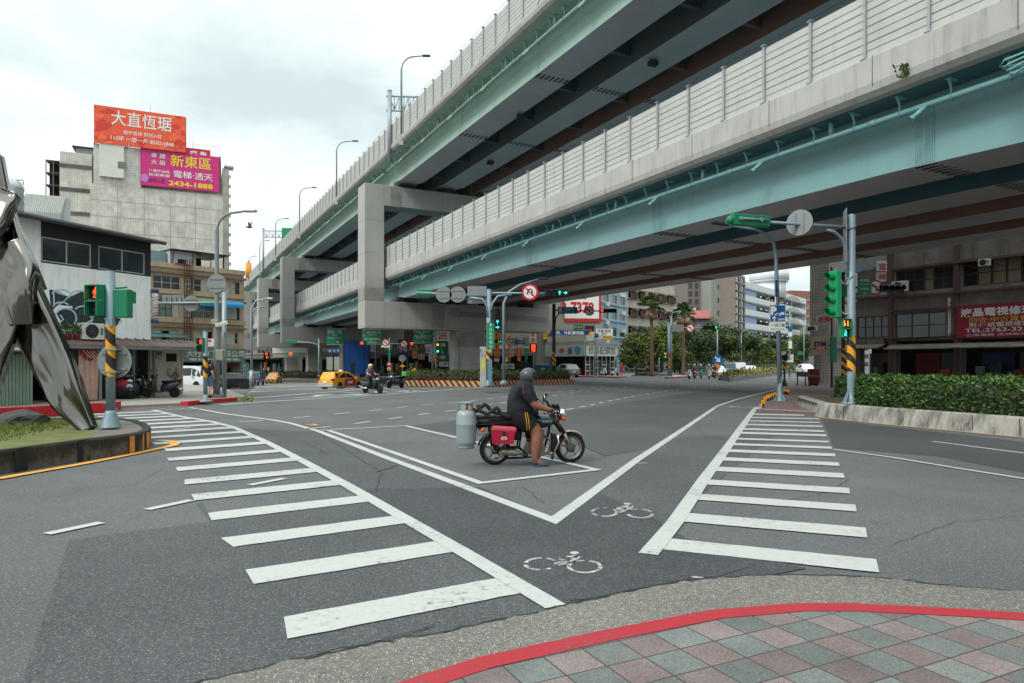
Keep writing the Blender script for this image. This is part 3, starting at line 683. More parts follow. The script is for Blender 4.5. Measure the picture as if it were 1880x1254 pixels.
 while k<b-.6:
  if k>a+.8:
   m=MB(lv['pm'])if k<66 else mf;m.cyl(FL(k,pp,pz+.06),FL(k,pp,zs),.085,n=8);m.cyl(FL(k,pp,pz+.05),FL(k,pp,pz+.3),.07,n=8)
   q=k+2.9
   if q<b-1:m.cyl(FL(q,pp-.02,pz-.03),FL(q+.28,pp-.3,pz-.38),.075,n=8);m.cyl(FL(q+.24,pp-.26,pz-.33),FL(q+.28,pp-.3,pz-.38),.09,n=8)
   if k<66:m.build('downspout',t)
  k+=6.15
 if mf.v:tag(mf.build('downspout',t),kind='stuff')
 if lv is LOW and s0<0:
  m=MB(lv['pm'])
  for j in range(4):
   s=sp(1870,19.9);o=.09*j
   m.tube([FL(s-5,19.75,9.75-o*.3),FL(s-1.0,19.6,9.62-o*.6),FL(s+.15-o,19.55,9.56-o*1.6),FL(s+.3-o,19.6,9.46-o),FL(s+.05,19.7,9.4-o),FL(s-.5,19.8,9.45-o),FL(s-4,19.85,9.5-o)],.03,6)
  m.build('conduit',t)
 return t
SP=[-24,65.95,116.5,147.4,175.5,204,300]
names=['nearest','second','third','fourth','fifth','farthest']
det=dict(splice=[971,1206,1697])
for i in range(6):
 d=det if i==0 else({}if i<3 else None);w_=['over the junction, with teal side girder and drain pipe','with teal girder between the first and second piers','with teal girder between the second and third piers','far teal span beyond the third pier','far teal span beyond the fourth pier','farthest lower span at the end of the view'][i]
 deck(LOW,SP[i],SP[i+1],'lower deck span '+w_,dict(det)if i==0 else({'splice':[]}if i<3 else None))
 w_=['reaching overhead from the first pier, pale green girder','with pale green girder between the first and second piers','with pale green girder between the second and third piers','beyond the third pier against the sky','beyond the fourth pier against the sky','farthest upper span at the end of the view'][i]
 deck(UPP,SP[i],SP[i+1],'upper deck span '+w_,{'splice':[985,846]}if i==0 else({'splice':[]}if i<3 else None))
def pier(s,label,full=True):
 t=thing('portal_pier',label,'bridge pier',FL(s,17.25),FLANG-math.pi/2,'portal piers of the elevated road')
# local x = across (p - 17.25), y = along the road
 D=2.5;W=20.5;cw=1.95
 def cl(m,x0,x1,y0,y1,z0,z1,seams=()):
  m.m(PIERM).bbox(x0,x1,y0,y1,z0,z1,.05);m.m(SEAM)
  for a in seams:
   if a[0]=='x':m.box(a[1]-.012,a[1]+.012,y0-.004,y0,z0+.05,z1-.05)
   else:m.box(x0+.05,x1-.05,y0-.004,y0,a[1]-.012,a[1]+.012);m.box(x0-.004,x0,y0+.05,y1-.05,a[1]-.012,a[1]+.012)
 m=MB();cl(m,0,W,0,D,5.12,7.76,[('x',v)for v in(2,3.6,5.2,6.9,8.6,13.2,15.2,17.2,18.8)]+[('z',5.3)])
 m.m(PIERT)
 m.box(6.9,8.2,-.006,0,5.3,7.6);m.box(14.1,15.3,-.006,0,5.3,7.6)
 m.build('cross_beam',t)
 m=MB();cl(m,0,cw,0,D,7.76,19.08,[('z',9.1),('z',12.4),('z',15.6)]);m.m(PIERT);m.box(-.008,cw-.01,-.008,.02,7.85,9.0);m.box(-.008,0,0,D-.05,7.85,9.0);m.build('column',t)
 m=MB();cl(m,W-cw,W,0,D,7.76,19.08,[('z',9.1)]);m.build('column',t)
 m=MB();cl(m,cw,W-cw,0,D,17.08,19.06,[('x',3),('x',5),('x',8),('x',12)]);m.m(PIERT);m.box(2.6,3.7,-.006,0,17.2,18.95)
 m.build('cross_beam',t)
 for lv_,zz_ in((UPP,19.08),(LOW,7.76)):
  for gp in lv_['gp']:
   for y_ in(.3,1.6):m=MB(STEELD);m.box(gp-16.95,gp-15.35,y_,y_+.6,zz_,zz_+.35);m.build('bearing',t)
 m=MB();cl(m,9.75,12.65,-.0,2.6,-1.6,5.12,[('z',1.6)]);m.m(PIERT);m.box(9.74,12.66,-.008,.03,3.4,5.0);m.box(9.742,9.75,0,2.5,3.4,5.0);m.build('column',t)
 if full:
  m=MB(mat('pier_conduit',(150,148,144),.5))
  for k in range(4):m.tube([(9.25+k*.13,-.1,.3),(9.25+k*.13,-.1,4.6-k*.1)],.045,6)
  m.box(8.9,9.8,-.2,-.01,6.5,7.3)
  for k in range(4):m.tube([(9.8,-.12,6.95-k*.12),(20.4,-.12,6.75-k*.16)],.03,5)
  m.build('conduit',t)
 return t
for i,s in enumerate((64.75,115.3,146.2,174.3,202.8,231)):
 pier(s,['nearest two storey pier, its left column lit, over the striped island','second two storey pier, left of the blue site hoarding','third two storey pier behind the dark van-side road','fourth two storey pier from the junction','fifth two storey pier, partly hidden by the fourth','farthest two storey pier down the road'][i],i==0)
# lamps, sign frames and mast on the upper deck
LAMPG=mat('lamp_post_grey',(128,136,138),.45,.4,.1)
GALV=mat('galvanised_steel',(150,160,166),.45,.35,.1,3,streak=.12)
def deck_lamp(px,top,tip,label):
 s=sp(px,18.95);b=FL(s,18.95,22.05);Y=b.y;zt=H+(HY-top)/FP*Y;L=(tip-px)/FP*Y;hz=zt-b.z
 t=thing('street_lamp',label,'lamp',b,0,'lamps along the upper deck')
 m=MB(LAMPG);pts=[(0,0,0),(0,0,hz-1.3)]+[(1.1-1.1*math.cos(a),0,hz-1.3+1.2*math.sin(a))for a in[math.pi/2*k/6 for k in range(1,7)]]+[(L-.5,0,hz-.03)]
 m.tube(pts,[.09]*2+[.07]*6+[.05],8);m.m(CONC);m.box(-.2,.2,-.15,.25,-.9,.02);m.build('pole',t)
 m=MB(STEELD);m.bbox(L-.6,L+.1,-.14,.14,hz-.1,hz+.04,.03);m.build('lamp_head',t)
deck_lamp(737,102,788,'tallest curved street lamp on the upper deck, beside the sign frame');deck_lamp(618,258.5,656,'curved street lamp on the upper deck, second largest')
deck_lamp(550,344,580,'curved street lamp on the upper deck, right of the truss sign gantry');deck_lamp(506,401,529,'small curved street lamp rising behind the green sign of the truss gantry')
deck_lamp(477,441,494,'small far curved lamp left of the truss gantry post');deck_lamp(457,470,470,'farthest slim lamp beside the orange beacon')
def gantry(px,top,arm,label,sign=False,base=None):
 s=sp(px,18.8);b=FL(s,18.8,21.6);Y=b.y;zt=H+(HY-top)/FP*Y-b.z;L=(arm-px)/FP*Y
 t=thing('sign_gantry',label,'sign gantry',b,0,'sign gantries on the upper deck');m=MB(GALV);m.cyl((0,0,-1.2),(0,0,zt),.2,n=10);m.cyl((0,0,zt),(0,0,zt+.1),.22,n=10);m.build('pole',t)
 m=MB(GALV);z1,z0=zt-.4,zt-1.75;q=FL(1,0);ax=V((1,.12,0))
 for z in(z0,z1):m.cyl((-.3,0,z),(L*1.02,L*.12,z),.1,n=8)
 k=7
 for i in range(k):x0,x1=L*i/k,L*(i+1)/k;m.cyl((x0,x0*.12,z0),(x0,x0*.12,z1),.05,n=6);m.cyl((x0,x0*.12,z1 if i%2==0 else z0),(x1,x1*.12,z0 if i%2==0 else z1),.05,n=6)
 m.build('truss_arm',t)
 if sign:m=MB(mat('road_sign_green',(20,122,84),.4));m.box(L*.9,L*1.7,-.3,-.22,z0-.6,z1+.5);m.build('sign_panel',t)
gantry(715.5,168,775,'truss sign frame on the upper deck beside the tall lamp');gantry(483.5,420,522,'truss sign gantry with green panel at the far upper deck',True)
m=MB(mat('orange_beacon',(232,142,40),.5));bq=FL(sp(456.5,18.9),18.9,24);m.M=MX.Translation(bq);m.cyl((0,0,-1),(0,0,2.6),.7,n=10);m.m(GALV);m.cyl((0,0,2.6),(0,0,3.2),.3,n=8)
m.build('warning_beacon',label='small orange warning drum on the far end of the upper deck',cat='beacon')
for px,py,lab in((1199,112,'black floodlight hanging under the upper deck, largest of the three'),(956,211,'black floodlight hanging under the upper deck, middle of the three'),(900,296,'small black floodlight under the upper deck nearest the first pier')):
 z=19.3;Y=(z-H)*FP/(HY-py);q=P(px,py,Y);t=thing('floodlight',lab,'floodlight',q,R(20),'floodlights under the upper deck');m=MB(STEELD)
 m.bbox(-.28,.28,-.2,.2,-.28,.0,.04);m.build('housing',t);m=MB(STEELD);m.cyl((-.2,0,0),(-.2,0,.26),.03,n=6);m.cyl((.2,0,0),(.2,0,.26),.03,n=6);m.box(-.25,.25,-.06,.06,.2,.26);m.build('bracket',t)
# weed sprouting from the parapet joint
m=MB(mat('weed_leaf',(74,88,46),.7,0,.3,9));q=FL(sp(1652,19.3),19.33,9.95);m.M=MX.Translation(q)
for k in range(60):
 a,r_,l=random.uniform(0,6.3),random.uniform(0,.3),random.uniform(.04,.1);c=V((r_*math.cos(a),-.12+r_*.3*math.sin(a),random.uniform(-.02,.42)*(1-r_*1.5)+r_*.4))
 d=V((random.uniform(-1,1),random.uniform(-1,.2),random.uniform(-.3,1))).normalized();n_=d.cross(V((.3,.9,.1))).normalized();m.add([c,c+d*l+n_*l*.4,c+d*l*2,c+d*l-n_*l*.4],[(0,1,2,3)])
m.build('weed',label='green weed growing from a joint of the lower parapet',cat='weed')
# ================================================================= LEFT SIDE
WINF=mat('aluminium_frame',(186,190,188),.4,.3,.06);WIND=mat('dark_bronze_frame',(70,66,62),.5,.3,.1)
GLASS=glassmat('window_glass',(44,50,54));GLASSB=glassmat('window_glass_dark',(24,28,31));CURT=mat('curtain',(176,180,172),.8,0,.15,3)
GLASSG=glassmat('window_glass_green',(112,128,122),.2)
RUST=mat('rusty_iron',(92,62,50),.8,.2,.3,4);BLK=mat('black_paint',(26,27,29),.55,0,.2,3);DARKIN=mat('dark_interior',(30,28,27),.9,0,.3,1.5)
WHT=mat('white_enamel',(214,216,212),.4,0,.06,3);YEL=mat('yellow_enamel',(226,164,32),.45,0,.1,3);RED=mat('red_enamel',(188,30,40),.45,0,.1,3)
SGREEN=mat('signal_green',(24,122,84),.4,0,.1,4);SIGN_G=mat('road_sign_green',(20,122,84),.4);SIGN_B=mat('road_sign_blue',(22,92,150),.4,0,.08)
SIGNW=mat('sign_white',(222,224,220),.45,0,.05);SIGNR=mat('sign_red',(196,34,44),.45,0,.08);SIGNBACK=mat('sign_back_aluminium',(134,138,138),.5,.3,.08,4)
WARN=stripemat('warning_stripe',(228,158,30),(36,34,32),.42,.9,(1.0,0.0),duty=.5,dirt=.1)
POLEG=mat('painted_pole_grey',(128,148,156),.5,.2,.12,3,streak=.25,dirt=(100,104,104))
POLED=mat('dark_pole_brown',(70,62,58),.55,.2,.12,3)
# ---- white two-storey shop with graffiti
f=Fac((-18.66,27.06),(-16.67,31.5));L=f.L
t=thing('graffiti_shop','white two storey corner shop with bubble graffiti and dark band of windows','building',(f.A.x,f.A.y,0),f.rz)
WALLW=mat('whitewashed_wall',(242,245,242),.85,0,.07,1.2,.3,9,streak=.35,dirt=(120,112,100));BANDB=mat('black_roof_band',(44,46,50),.7,0,.2,2)
L2=2.6
wz0,wz1=5.72,6.70
wins=[(f.u(76),f.u(167.5)),(f.u(181),f.u(266))]
m=MB(WALLW);wall(m,-L2,L,2.6,5.66,[]);wall(m,-L2,wins[0][0]-.02,5.66,7.3,[])
m.box(-L2,L,.25,7,2.6,7.3)
m.quad((L,0,2.6),(L,.25,2.6),(L,.25,7.3),(L,0,7.3));m.quad((-L2,0,2.6),(-L2,.25,2.6),(-L2,.25,7.3),(-L2,0,7.3))
m.build('wall',t)
m=MB(BANDB);wall(m,wins[0][0]-.02,L+.0,5.66,7.3,[(a,b,wz0,wz1)for a,b in wins],.12);m.build('window_band',t)
for a,b in wins:window(t,a,b,wz0,wz1,.06,2,1,WINF,GLASS,.045)
m=MB(mat('corrugated_roof',(120,122,120),.6,.3,.2,2,streak=.3));m.prism([(-L2-.2,-.75,7.32),(L+.25,-.75,7.18),(L+.25,-.75,7.26),(-L2-.2,-.75,7.40)],(0,8,.35));m.m(BANDB);m.prism([(-L2-.2,-.75,7.24),(L+.2,-.75,7.10),(L+.2,-.75,7.175),(-L2-.2,-.75,7.315)],(0,.06,0));m.build('roof',t)
# graffiti: outlined bubble letters, dark scribbled inside
GD=mat('graffiti_dark_fill',(52,60,64),.8,0,.55,7);GB=mat('graffiti_pale_blue',(172,204,218),.8,0,.08)
m=MB(GD)
def gp_(px,py):return f.uz(px,py)
for i,pl in enumerate([[(90,532),(100,532),(128,545),(150,535),(165,545),(166,560),(130,562),(106,560),(96,570),(92,555)],[(103,575),(118,565),(135,566),(142,582),(136,600),(120,606),(108,600),(112,590)],[(132,562),(150,556),(164,566),(170,585),(164,606),(144,606),(136,602),(142,582)],[(160,580),(180,574),(196,580),(222,585),(214,598),(200,608),(170,608)]]):
 pts=[gp_(*p)for p in pl];m.add([(u,-.004-.001*i,z)for u,z in pts],[tuple(range(len(pts)))])
m.m(GB)
def arc(cx,cy,rx,ry,a0,a1,n=14):return[(cx+rx*math.cos(R(a0+(a1-a0)*k/n)),cy-ry*math.sin(R(a0+(a1-a0)*k/n)))for k in range(n+1)]
for ln in(arc(112,541,17,9,170,-60),[(98,532),(99,563)],arc(146,545,18,11,150,-30),arc(120,584,20,18,200,-130),arc(152,578,19,16,140,-90),[(168,560),(170,585),(163,606)],arc(112,562,14,7,190,20),[(110,578),(116,586),(108,594),(112,598)],arc(178,592,17,14,140,-60),[(196,584),(212,600),(224,588)],[(102,536),(127,545),(108,560)],arc(136,604,30,3,180,360)):
 m.stroke([gp_(*p)for p in ln],-.012,.06)
m.build('graffiti',t)
m=MB(WHT);u,z=f.uz(276,562);m.M=MX.Translation((L+.12,-.12,z));RB=[(200,60,60),(60,90,160),(220,220,215)]
m.cyl((0,0,-.62),(0,0,.62),.14,n=14);m.m(mat('barber_navy',(54,74,120),.4));m.cyl((0,0,.62),(0,0,.78),.17,n=14);m.cyl((0,0,-.78),(0,0,-.62),.17,n=14)
for k in range(10):
 m.m([mat('barber_red',(190,60,60),.4),mat('barber_orange',(206,160,90),.4),mat('barber_navy',(54,74,120),.4)][k%3]);zz=-.6+k*.12
 m.tube([(.143*math.cos(a),.143*math.sin(a),zz+.1*a/3)for a in[2*math.pi*j/10-3.2 for j in range(11)]],.02,4)
m.M=MX.Translation((0,0,0));m.m(WINF);m.box(L,L+.12,-.14,-.1,z+.3,z+.36);m.box(L,L+.12,-.14,-.1,z-.36,z-.3);m.build('barber_pole',t)
# lean-to with tin roof in front of it
t=thing('lean_to_shed','open lean-to with rusty tin roof under the graffiti wall, scooters inside','shed',(f.A.x,f.A.y,0),f.rz)
LR=f.u(343);TIN=mat('rusty_tin_roof',(118,98,92),.75,.2,.3,3,streak=.5,dirt=(90,60,52));FASC=mat('grey_fascia',(112,118,118),.6,.1,.15,2)
m=MB(TIN);m.prism([(-3.2,.05,2.78),(LR+.2,.05,2.74),(LR+.7,-1.0,2.42),(-3.2,-1.0,2.36)],(0,0,.03))
for k in range(24):u=-3.1+k*.42;m.tube([(u,.04,2.82),(u,-1.0,2.41)],.022,4)
m.box(L+.05,LR+.2,.05,3,2.68,2.75);m.build('roof',t)
m=MB(FASC);m.prism([(-3.2,-1.0,2.24),(LR+.72,-1.0,2.28),(LR+.72,-1.0,2.42),(-3.2,-1.0,2.36)],(0,-.03,0));m.build('fascia',t)
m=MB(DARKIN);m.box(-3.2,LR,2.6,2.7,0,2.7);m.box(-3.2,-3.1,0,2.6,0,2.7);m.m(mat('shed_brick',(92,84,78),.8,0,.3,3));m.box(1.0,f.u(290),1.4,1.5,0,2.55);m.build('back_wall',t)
m=MB(mat('shed_panel',(186,178,164),.7,0,.1,2,streak=.4,dirt=(110,90,74)));u0=f.u(283);wall(m,u0,LR,.12,2.5,[(f.u(313),f.u(333),1.75,2.15)],.05,.3);m.box(u0,LR,.36,.4,.12,2.5)
m.box(LR-.06,LR,.25,.3,.12,2.5);m.box(u0,u0+.05,.25,.3,.12,2.5);m.box(u0+.05,LR-.06,.26,.3,1.5,1.55);m.box(u0+.05,LR-.06,.26,.3,.65,.7);m.m(DARKIN);m.box(f.u(313)-.01,f.u(333)+.01,.352,.359,1.74,2.16)
m.m(mat('graffiti_black',(40,46,54),.8));random.seed(3)
for k in range(26):
 c=V((f.u(325)+random.uniform(-.3,.3),random.uniform(.85,1.4)));pp_=[(c.x+random.uniform(-.16,.16),c.y+random.uniform(-.16,.16))for _ in range(4)];m.stroke(pp_,.292,.02)
m.m(mat('graffiti_green',(50,104,92),.8))
for k in range(20):
 c=V((f.u(296)+random.uniform(-.1,.3),random.uniform(1.85,2.25)));m.stroke([(c.x+random.uniform(-.14,.14),c.y+random.uniform(-.12,.12))for _ in range(4)],.292,.02)
m.build('panel',t)
m=MB(mat('shed_post',(128,140,138),.6,.2,.15));
for px in(165,250,288):u=f.u(px);m.box(u,u+.1,-.62 if px<200 else .2,-.52 if px<200 else .3,.12,2.4)
m.build('post',t)
m=MB(mat('hanging_tarpaulin',(186,150,134),.8,0,.12,3));u0,u1=f.u(128),f.u(163);rs=[]
for k in range(9):z=.15+(2.3-.15)*k/8;rs.append([(u0+(u1-u0)*j/10,-.6+.05*math.sin(j*2.1+k*.3),z)for j in range(11)])
m.rings(rs,False,False);m.m(mat('red_tarpaulin',(150,40,42),.8,0,.2,3));rs=[[(u0+(u1-u0)*j/10,-.66+.06*math.sin(j*1.7+k),1.75+.5*k/4+.25*abs(j-5)/5*(4-k)/4)for j in range(11)]for k in range(5)]
m.rings(rs,False,False);m.m(mat('tarp_cream',(206,190,150),.8))
for k in range(5):m.stroke([(u0+.05+k*.15,2.2),(u0+.25+k*.14,2.0),(u0+.4+k*.14,1.88)],-.75,.03)
m.build('tarpaulin',t)
# air conditioner on the tin roof, pots beside it
def aircon(name,label,loc,rz,s=1.0,group='air conditioner units'):
 t=thing(name,label,'air conditioner',loc,rz,group);m=MB(mat('aircon_casing',(210,206,194),.5,0,.06,4));m.bbox(-.42*s,.42*s,-.15*s,.15*s,.03,.62*s,.02)
 for k in range(9):m.box(-.41*s,-.33*s,-.156*s,-.15*s,(.08+k*.058)*s,(.1+k*.058)*s)
 m.build('casing',t);m=MB(BLK);m.disc((-.06*s,-.158*s,.33*s),.24*s,24);m.m(mat('fan_grille',(88,90,92),.5));
 for r in(.08,.14,.2,.245):m.tube([((-.06+r*math.cos(a))*s,-.165*s,(.33+r*math.sin(a))*s)for a in[2*math.pi*k/20 for k in range(21)]],.006*s,4)
 for k in range(8):a=k*math.pi/4;m.tube([(-.06*s,-.165*s,.33*s),((-.06+.24*math.cos(a))*s,-.165*s,(.33+.24*math.sin(a))*s)],.005*s,4)
 m.m(mat('aircon_label',(70,128,118),.5));m.box(.25*s,.36*s,-.156*s,-.15*s,.2*s,.45*s);m.build('fan_grille',t);return t
u,z=f.uz(167,632,.45);aircon('air_conditioner','cream outdoor air conditioner with round fan on the tin roof below the graffiti',f.w(u,-.45,2.62),f.rz,1.15)
POT=mat('terracotta',(128,62,50),.8,0,.2,5);LEAF=mat('leaf_green',(66,92,42),.6,0,.35,6)
def leaves(m,c,rx,ry,rz_,n,l0=.05,l1=.1,up=.3):
 for _ in range(n):
  while True:
   p=V((random.uniform(-1,1),random.uniform(-1,1),random.uniform(-1,1)))
   if p.length<1:break
  q=V(c)+V((p.x*rx,p.y*ry,p.z*rz_));d=V((random.uniform(-1,1),random.uniform(-1,1),random.uniform(-1+up,1))).normalized();n_=d.cross(V((random.uniform(-1,1),random.uniform(-1,1),random.uniform(-1,1)))).normalized();l=random.uniform(l0,l1)
  m.add([q,q+d*l*.5+n_*l*.25,q+d*l,q+d*l*.5-n_*l*.25],[(0,1,2,3)])
for px,lab,rr in((124,'spiky green plant in terracotta pot on the tin roof, left of the air conditioner',.16),(140,'red potted leafy plant just left of the air conditioner',.13),(189,'small potted plant right of the air conditioner',.13)):
 u,z=f.uz(px,637,.45);t=thing('potted_plant',lab,'potted plant',f.w(u,-.45,2.62),0,'potted plants on the tin roof');m=MB(POT);m.lathe([(rr*.7,0),(rr,.2),(rr*1.1,.22),(rr*.9,.24)],12);m.build('pot',t);m=MB(LEAF);leaves(m,(0,0,.42),.24,.2,.24,90,.08,.18,.6);m.build('foliage',t)
# ---- scooters and clutter under the lean-to are placed with the vehicles
# ---- big tiled block with two billboards
TILE=brickmat('block_wall_tile',(208,205,194),(214,211,200),(188,185,175),.3,.3,.02,0,offset=0,streak=.42,dirt=(128,88,66),rough=.6)
f2=Fac((-55.3,89.5),(-41.1,96.0));TILE.node_tree.nodes['Mapping'].inputs['Rotation'].default_value=(0,0,f2.rz)
t=thing('billboard_block','tall beige tiled block with rust streaks and two rooftop billboards','building',(f2.A.x,f2.A.y,0),f2.rz)
def z2(px,py):return f2.uz(px,py)[1]
zl=z2(290,348);L=f2.L;U=f2.u
m=MB(TILE);m.box(0,L+.4,0,14,0,zl);zt1=z2(215,265);m.box(.35,U(258)+.1,-.02,6,zl,zt1-.2);m.box(U(258)+.1,L+.2,.8,8,zl,z2(400,292));m.m(mat('panel_joint',(150,147,138),.8));[m.box(.05,L,-.012,0,z_-.03,z_+.03)for z_ in[zl-2.1*k for k in range(1,9)]];[m.box(x_-.03,x_+.03,-.014,0,2,zl-.05)for x_ in[L*k/5 for k in range(1,5)]];m.build('wall',t)
m=MB(mat('tile_light',(208,206,196),.6,0,.06,1));m.box(U(183),U(228),-.5,-.02,z2(200,326),z2(200,264));m.m(mat('grey_louvre',(112,112,108),.6));m.box(U(217),U(232),-.53,-.5,z2(224,311),z2(224,299));m.m(mat('tile_light',(196,194,184)));m.build('bay',t)
m=MB(TILE);m.box(-3.6,0,1.5,12,0,z2(140,275));m.m(mat('soot_band',(96,92,86),.8,0,.4,.8))
for k in range(5):z=z2(140,297)-k*3.1;m.box(-3.62,-.02,1.42,1.5,z-.5,z);
m.m(mat('rooftop_hut',(132,140,142),.6));m.box(-1.9,.3,2,5,z2(140,275),z2(140,263));m.m(BANDB);m.box(-2.3,.5,1.8,5.2,z2(140,263),z2(140,262)+.1);m.build('wing',t)
m=MB(mat('stair_cage',(110,108,104),.6,.2));
for k in range(9):z=z2(113,290)-k*1.6;m.box(-5.2,-3.6,1.6,3.4,z-.08,z)
for x in(-5.2,-4.4,-3.7):m.box(x,x+.1,1.6,1.7,0,z2(113,290))
m.m(DARKIN);m.box(-5.0,-3.7,3.0,3.1,0,z2(113,292));m.build('fire_escape',t)
m=MB(TILE);m.box(L+.4,L+1.3,2.5,9,0,z2(410,300));m.m(WINF)
for k in range(10):z=z2(410,312)-k*1.4;m.box(L+1.3,L+1.55,2.4,2.5,z-.5,z)
m.box(L+.6,L+1.9,2.2,4,z2(410,298),z2(410,295));m.build('side_bay',t)
m=MB(WHT);x=U(238);
for k in range(14):z=z2(240,336)+k*.33;m.box(x,x+.45,-.62,-.58,z,z+.04)
m.box(x-.03,x,-.62,-.58,z2(240,338),z2(240,265));m.box(x+.45,x+.48,-.62,-.58,z2(240,338),z2(240,265));m.build('ladder',t)
# billboards are things of their own, on the block
ORNG=mat('billboard_orange',(226,86,54),.5,0,.06,.5);ORND=mat('billboard_orange_dark',(206,56,48),.5,0,.08,.5);MAG=mat('billboard_magenta',(196,44,118),.5,0,.12,.25)
def board(name,label,fac,x0,x1,zb,ztp,y,th,mt,cat='billboard',group=None):
 t=thing(name,label,cat,fac.w(x0,y,zb),fac.rz,group);m=MB(mt);m.box(0,x1-x0,0,th,0,ztp-zb);return t,m,x1-x0,ztp-zb
zb,ztp=z2(258,273),z2(258,206);t,m,W,Hh=board('billboard','orange red billboard with large white title, on the roof above the magenta one',f2,U(174),U(341),zb,ztp,-.6,.3,ORNG)
m.m(ORND);random.seed(5)
for k in range(46):
 x=random.choice([random.uniform(0,W*.22),random.uniform(0,W),random.uniform(W*.8,W)]);z=random.choice([random.uniform(0,Hh*.25),random.uniform(0,Hh)])if x>W*.22 and x<W*.8 else random.uniform(0,Hh);r=random.uniform(.3,.9)
 if W*.22<x<W*.82 and z>Hh*.22:continue
 a=random.uniform(0,6);pl=[(min(W,max(0,x+r*math.cos(a+q)*(1 if j%2 else .5))),-.004-.0004*k,min(Hh,max(0,z+r*math.sin(a+q)*.7*(1 if j%2 else .6))))for j,q in enumerate((0,.7,1.6,2.5,3.5,4.4,5.3))];m.m([ORND,mat('billboard_orange_pale',(236,104,62),.5)][k%3==0]);m.add(pl,[tuple(range(7))])
m.m(SIGNW);m.text('大直恆琚',W*.51,-.03,Hh*.72,w=W*.66,h=Hh*.40,bold=.006);m.text('樹海首排 即刻入住',W*.52,-.03,Hh*.36,w=W*.42,h=Hh*.11,bold=.006);m.text('110坪 一層一戶 8502-1888',W*.52,-.03,Hh*.18,w=W*.69,h=Hh*.13,bold=.01)
m.build('panel',t);m=MB(RUST);
for x in(0,W/3,2*W/3,W):m.box(x-.06,x+.06,.3,.42,-.2,Hh);m.cyl((x,.4,Hh),(x,3,0),.05,n=5)
for z in(.3,Hh-.3):m.box(0,W,.3,.38,z,z+.1)
m.cyl((W*.6,.3,Hh),(W*.6,.3,Hh+1),.02,n=5);m.build('frame',t)
zb,ztp=z2(330,347),z2(330,281);t,m,W,Hh=board('billboard','magenta billboard with yellow and white lettering on the block wall',f2,U(258),U(403),zb,ztp,-.3,.35,MAG)
m.m(SIGNW);m.text('幸 建',W*.22,-.03,Hh*.84,w=W*.18,h=Hh*.13,bold=.008);m.text('大 設',W*.22,-.03,Hh*.66,w=W*.18,h=Hh*.13,bold=.008);m.text('八堵麥金路',W*.23,-.03,Hh*.42,w=W*.26,h=Hh*.08,bold=.006);m.text('長庚商圈',W*.23,-.03,Hh*.31,w=W*.26,h=Hh*.08,bold=.006);m.text('電梯·透天',W*.66,-.03,Hh*.39,w=W*.5,h=Hh*.2,bold=.008)
m.m(mat('billboard_yellow',(240,204,40),.5));m.text('新東區',W*.63,-.03,Hh*.76,w=W*.52,h=Hh*.33,bold=.008);m.text('2434-1888',W*.63,-.03,Hh*.13,w=W*.56,h=Hh*.14,bold=.03);m.m(mat('billboard_purple',(70,30,80),.5));m.text('即可入住',W*.2,-.03,Hh*.15,w=W*.2,h=Hh*.12,bold=.008)
m.m(mat('billboard_lilac',(188,120,190),.5));
for k in range(5):a=k*1.257;m.disc((W*.045+.3*math.cos(a),-.004-.001*k,Hh*.2+.3*math.sin(a)),.28,14)
m.build('panel',t);m=MB(BLK);m.box(W,W+.15,-.02,.5,-.1,Hh+.1);m.build('frame',t)
t,m,W,Hh=board('billboard','small dark red billboard partly hidden behind the magenta one',f2,U(341),U(387),z2(365,287),z2(365,262),3,.2,mat('billboard_crimson',(178,40,62),.5));m.m(SIGNW);m.text('廣 告',W*.5,-.03,Hh*.62,w=W*.7,h=Hh*.4,bold=.03);m.text('2-7011',W*.55,-.03,Hh*.12,w=W*.5,h=Hh*.16,bold=.008);m.build('panel',t);m=MB(WINF)
for x in(W*.25,W*.5,W+.3,W+1.2):m.cyl((x,.3,-1),(x,.3,Hh+.8),.04,n=5)
m.cyl((0,.3,Hh+.7),(W+1.2,.3,Hh+.7),.03,n=5);m.cyl((W,.3,Hh*.5),(W+1.2,.3,Hh*.5),.03,n=5);m.cyl((W*.3,.3,Hh),(W*.3,.3,Hh+2.2),.025,n=5);m.build('frame',t)
# low corrugated factory and water tank behind the sculpture
t=thing('factory_shed','pale corrugated factory wall low between the sculpture and the tiled block','building',(0,0,0));a,b=P(38,352,58),P(112,358,60);m=MB(mat('corrugated_cladding',(182,186,180),.6,.1,.06,1,streak=.25));
n=40;rs=[]
for k in range(n+1):q=a.lerp(b,k/n);o=.05*(k%2);rs.append([(q.x,q.y+o,0),(q.x,q.y+o,q.z-1.6),(q.x,q.y+.6+o,q.z)])
m.rings(rs,False,False,False);m.prism([(a.x,a.y+.7,0),(b.x,b.y+.7,0),(b.x,b.y+.7,b.z-.1),(a.x,a.y+.7,a.z-.1)],(0,.6,0));m.build('wall',t)
q=P(22,340,44);t=thing('water_tank','ribbed steel rooftop water tank behind the sculpture','water tank',(q.x,q.y,11.3));m=MB(mat('stainless_steel',(168,172,172),.3,.8,.1,3));m.lathe([(.55,0)]+[(.62+(.05 if k%2 else 0),.1+k*.22)for k in range(9)]+[(.5,2.1),(.1,2.3)],20);m.build('tank',t);m=MB(RUST);m.tube([(-.5,0,2.2),(.7,0,2.2),(.75,0,1.9)],.03,5);[m.cyl((x,y,-3.5),(x,y,0),.05,n=5)for x in(-.5,.5)for y in(-.5,.5)];m.build('stand',t)
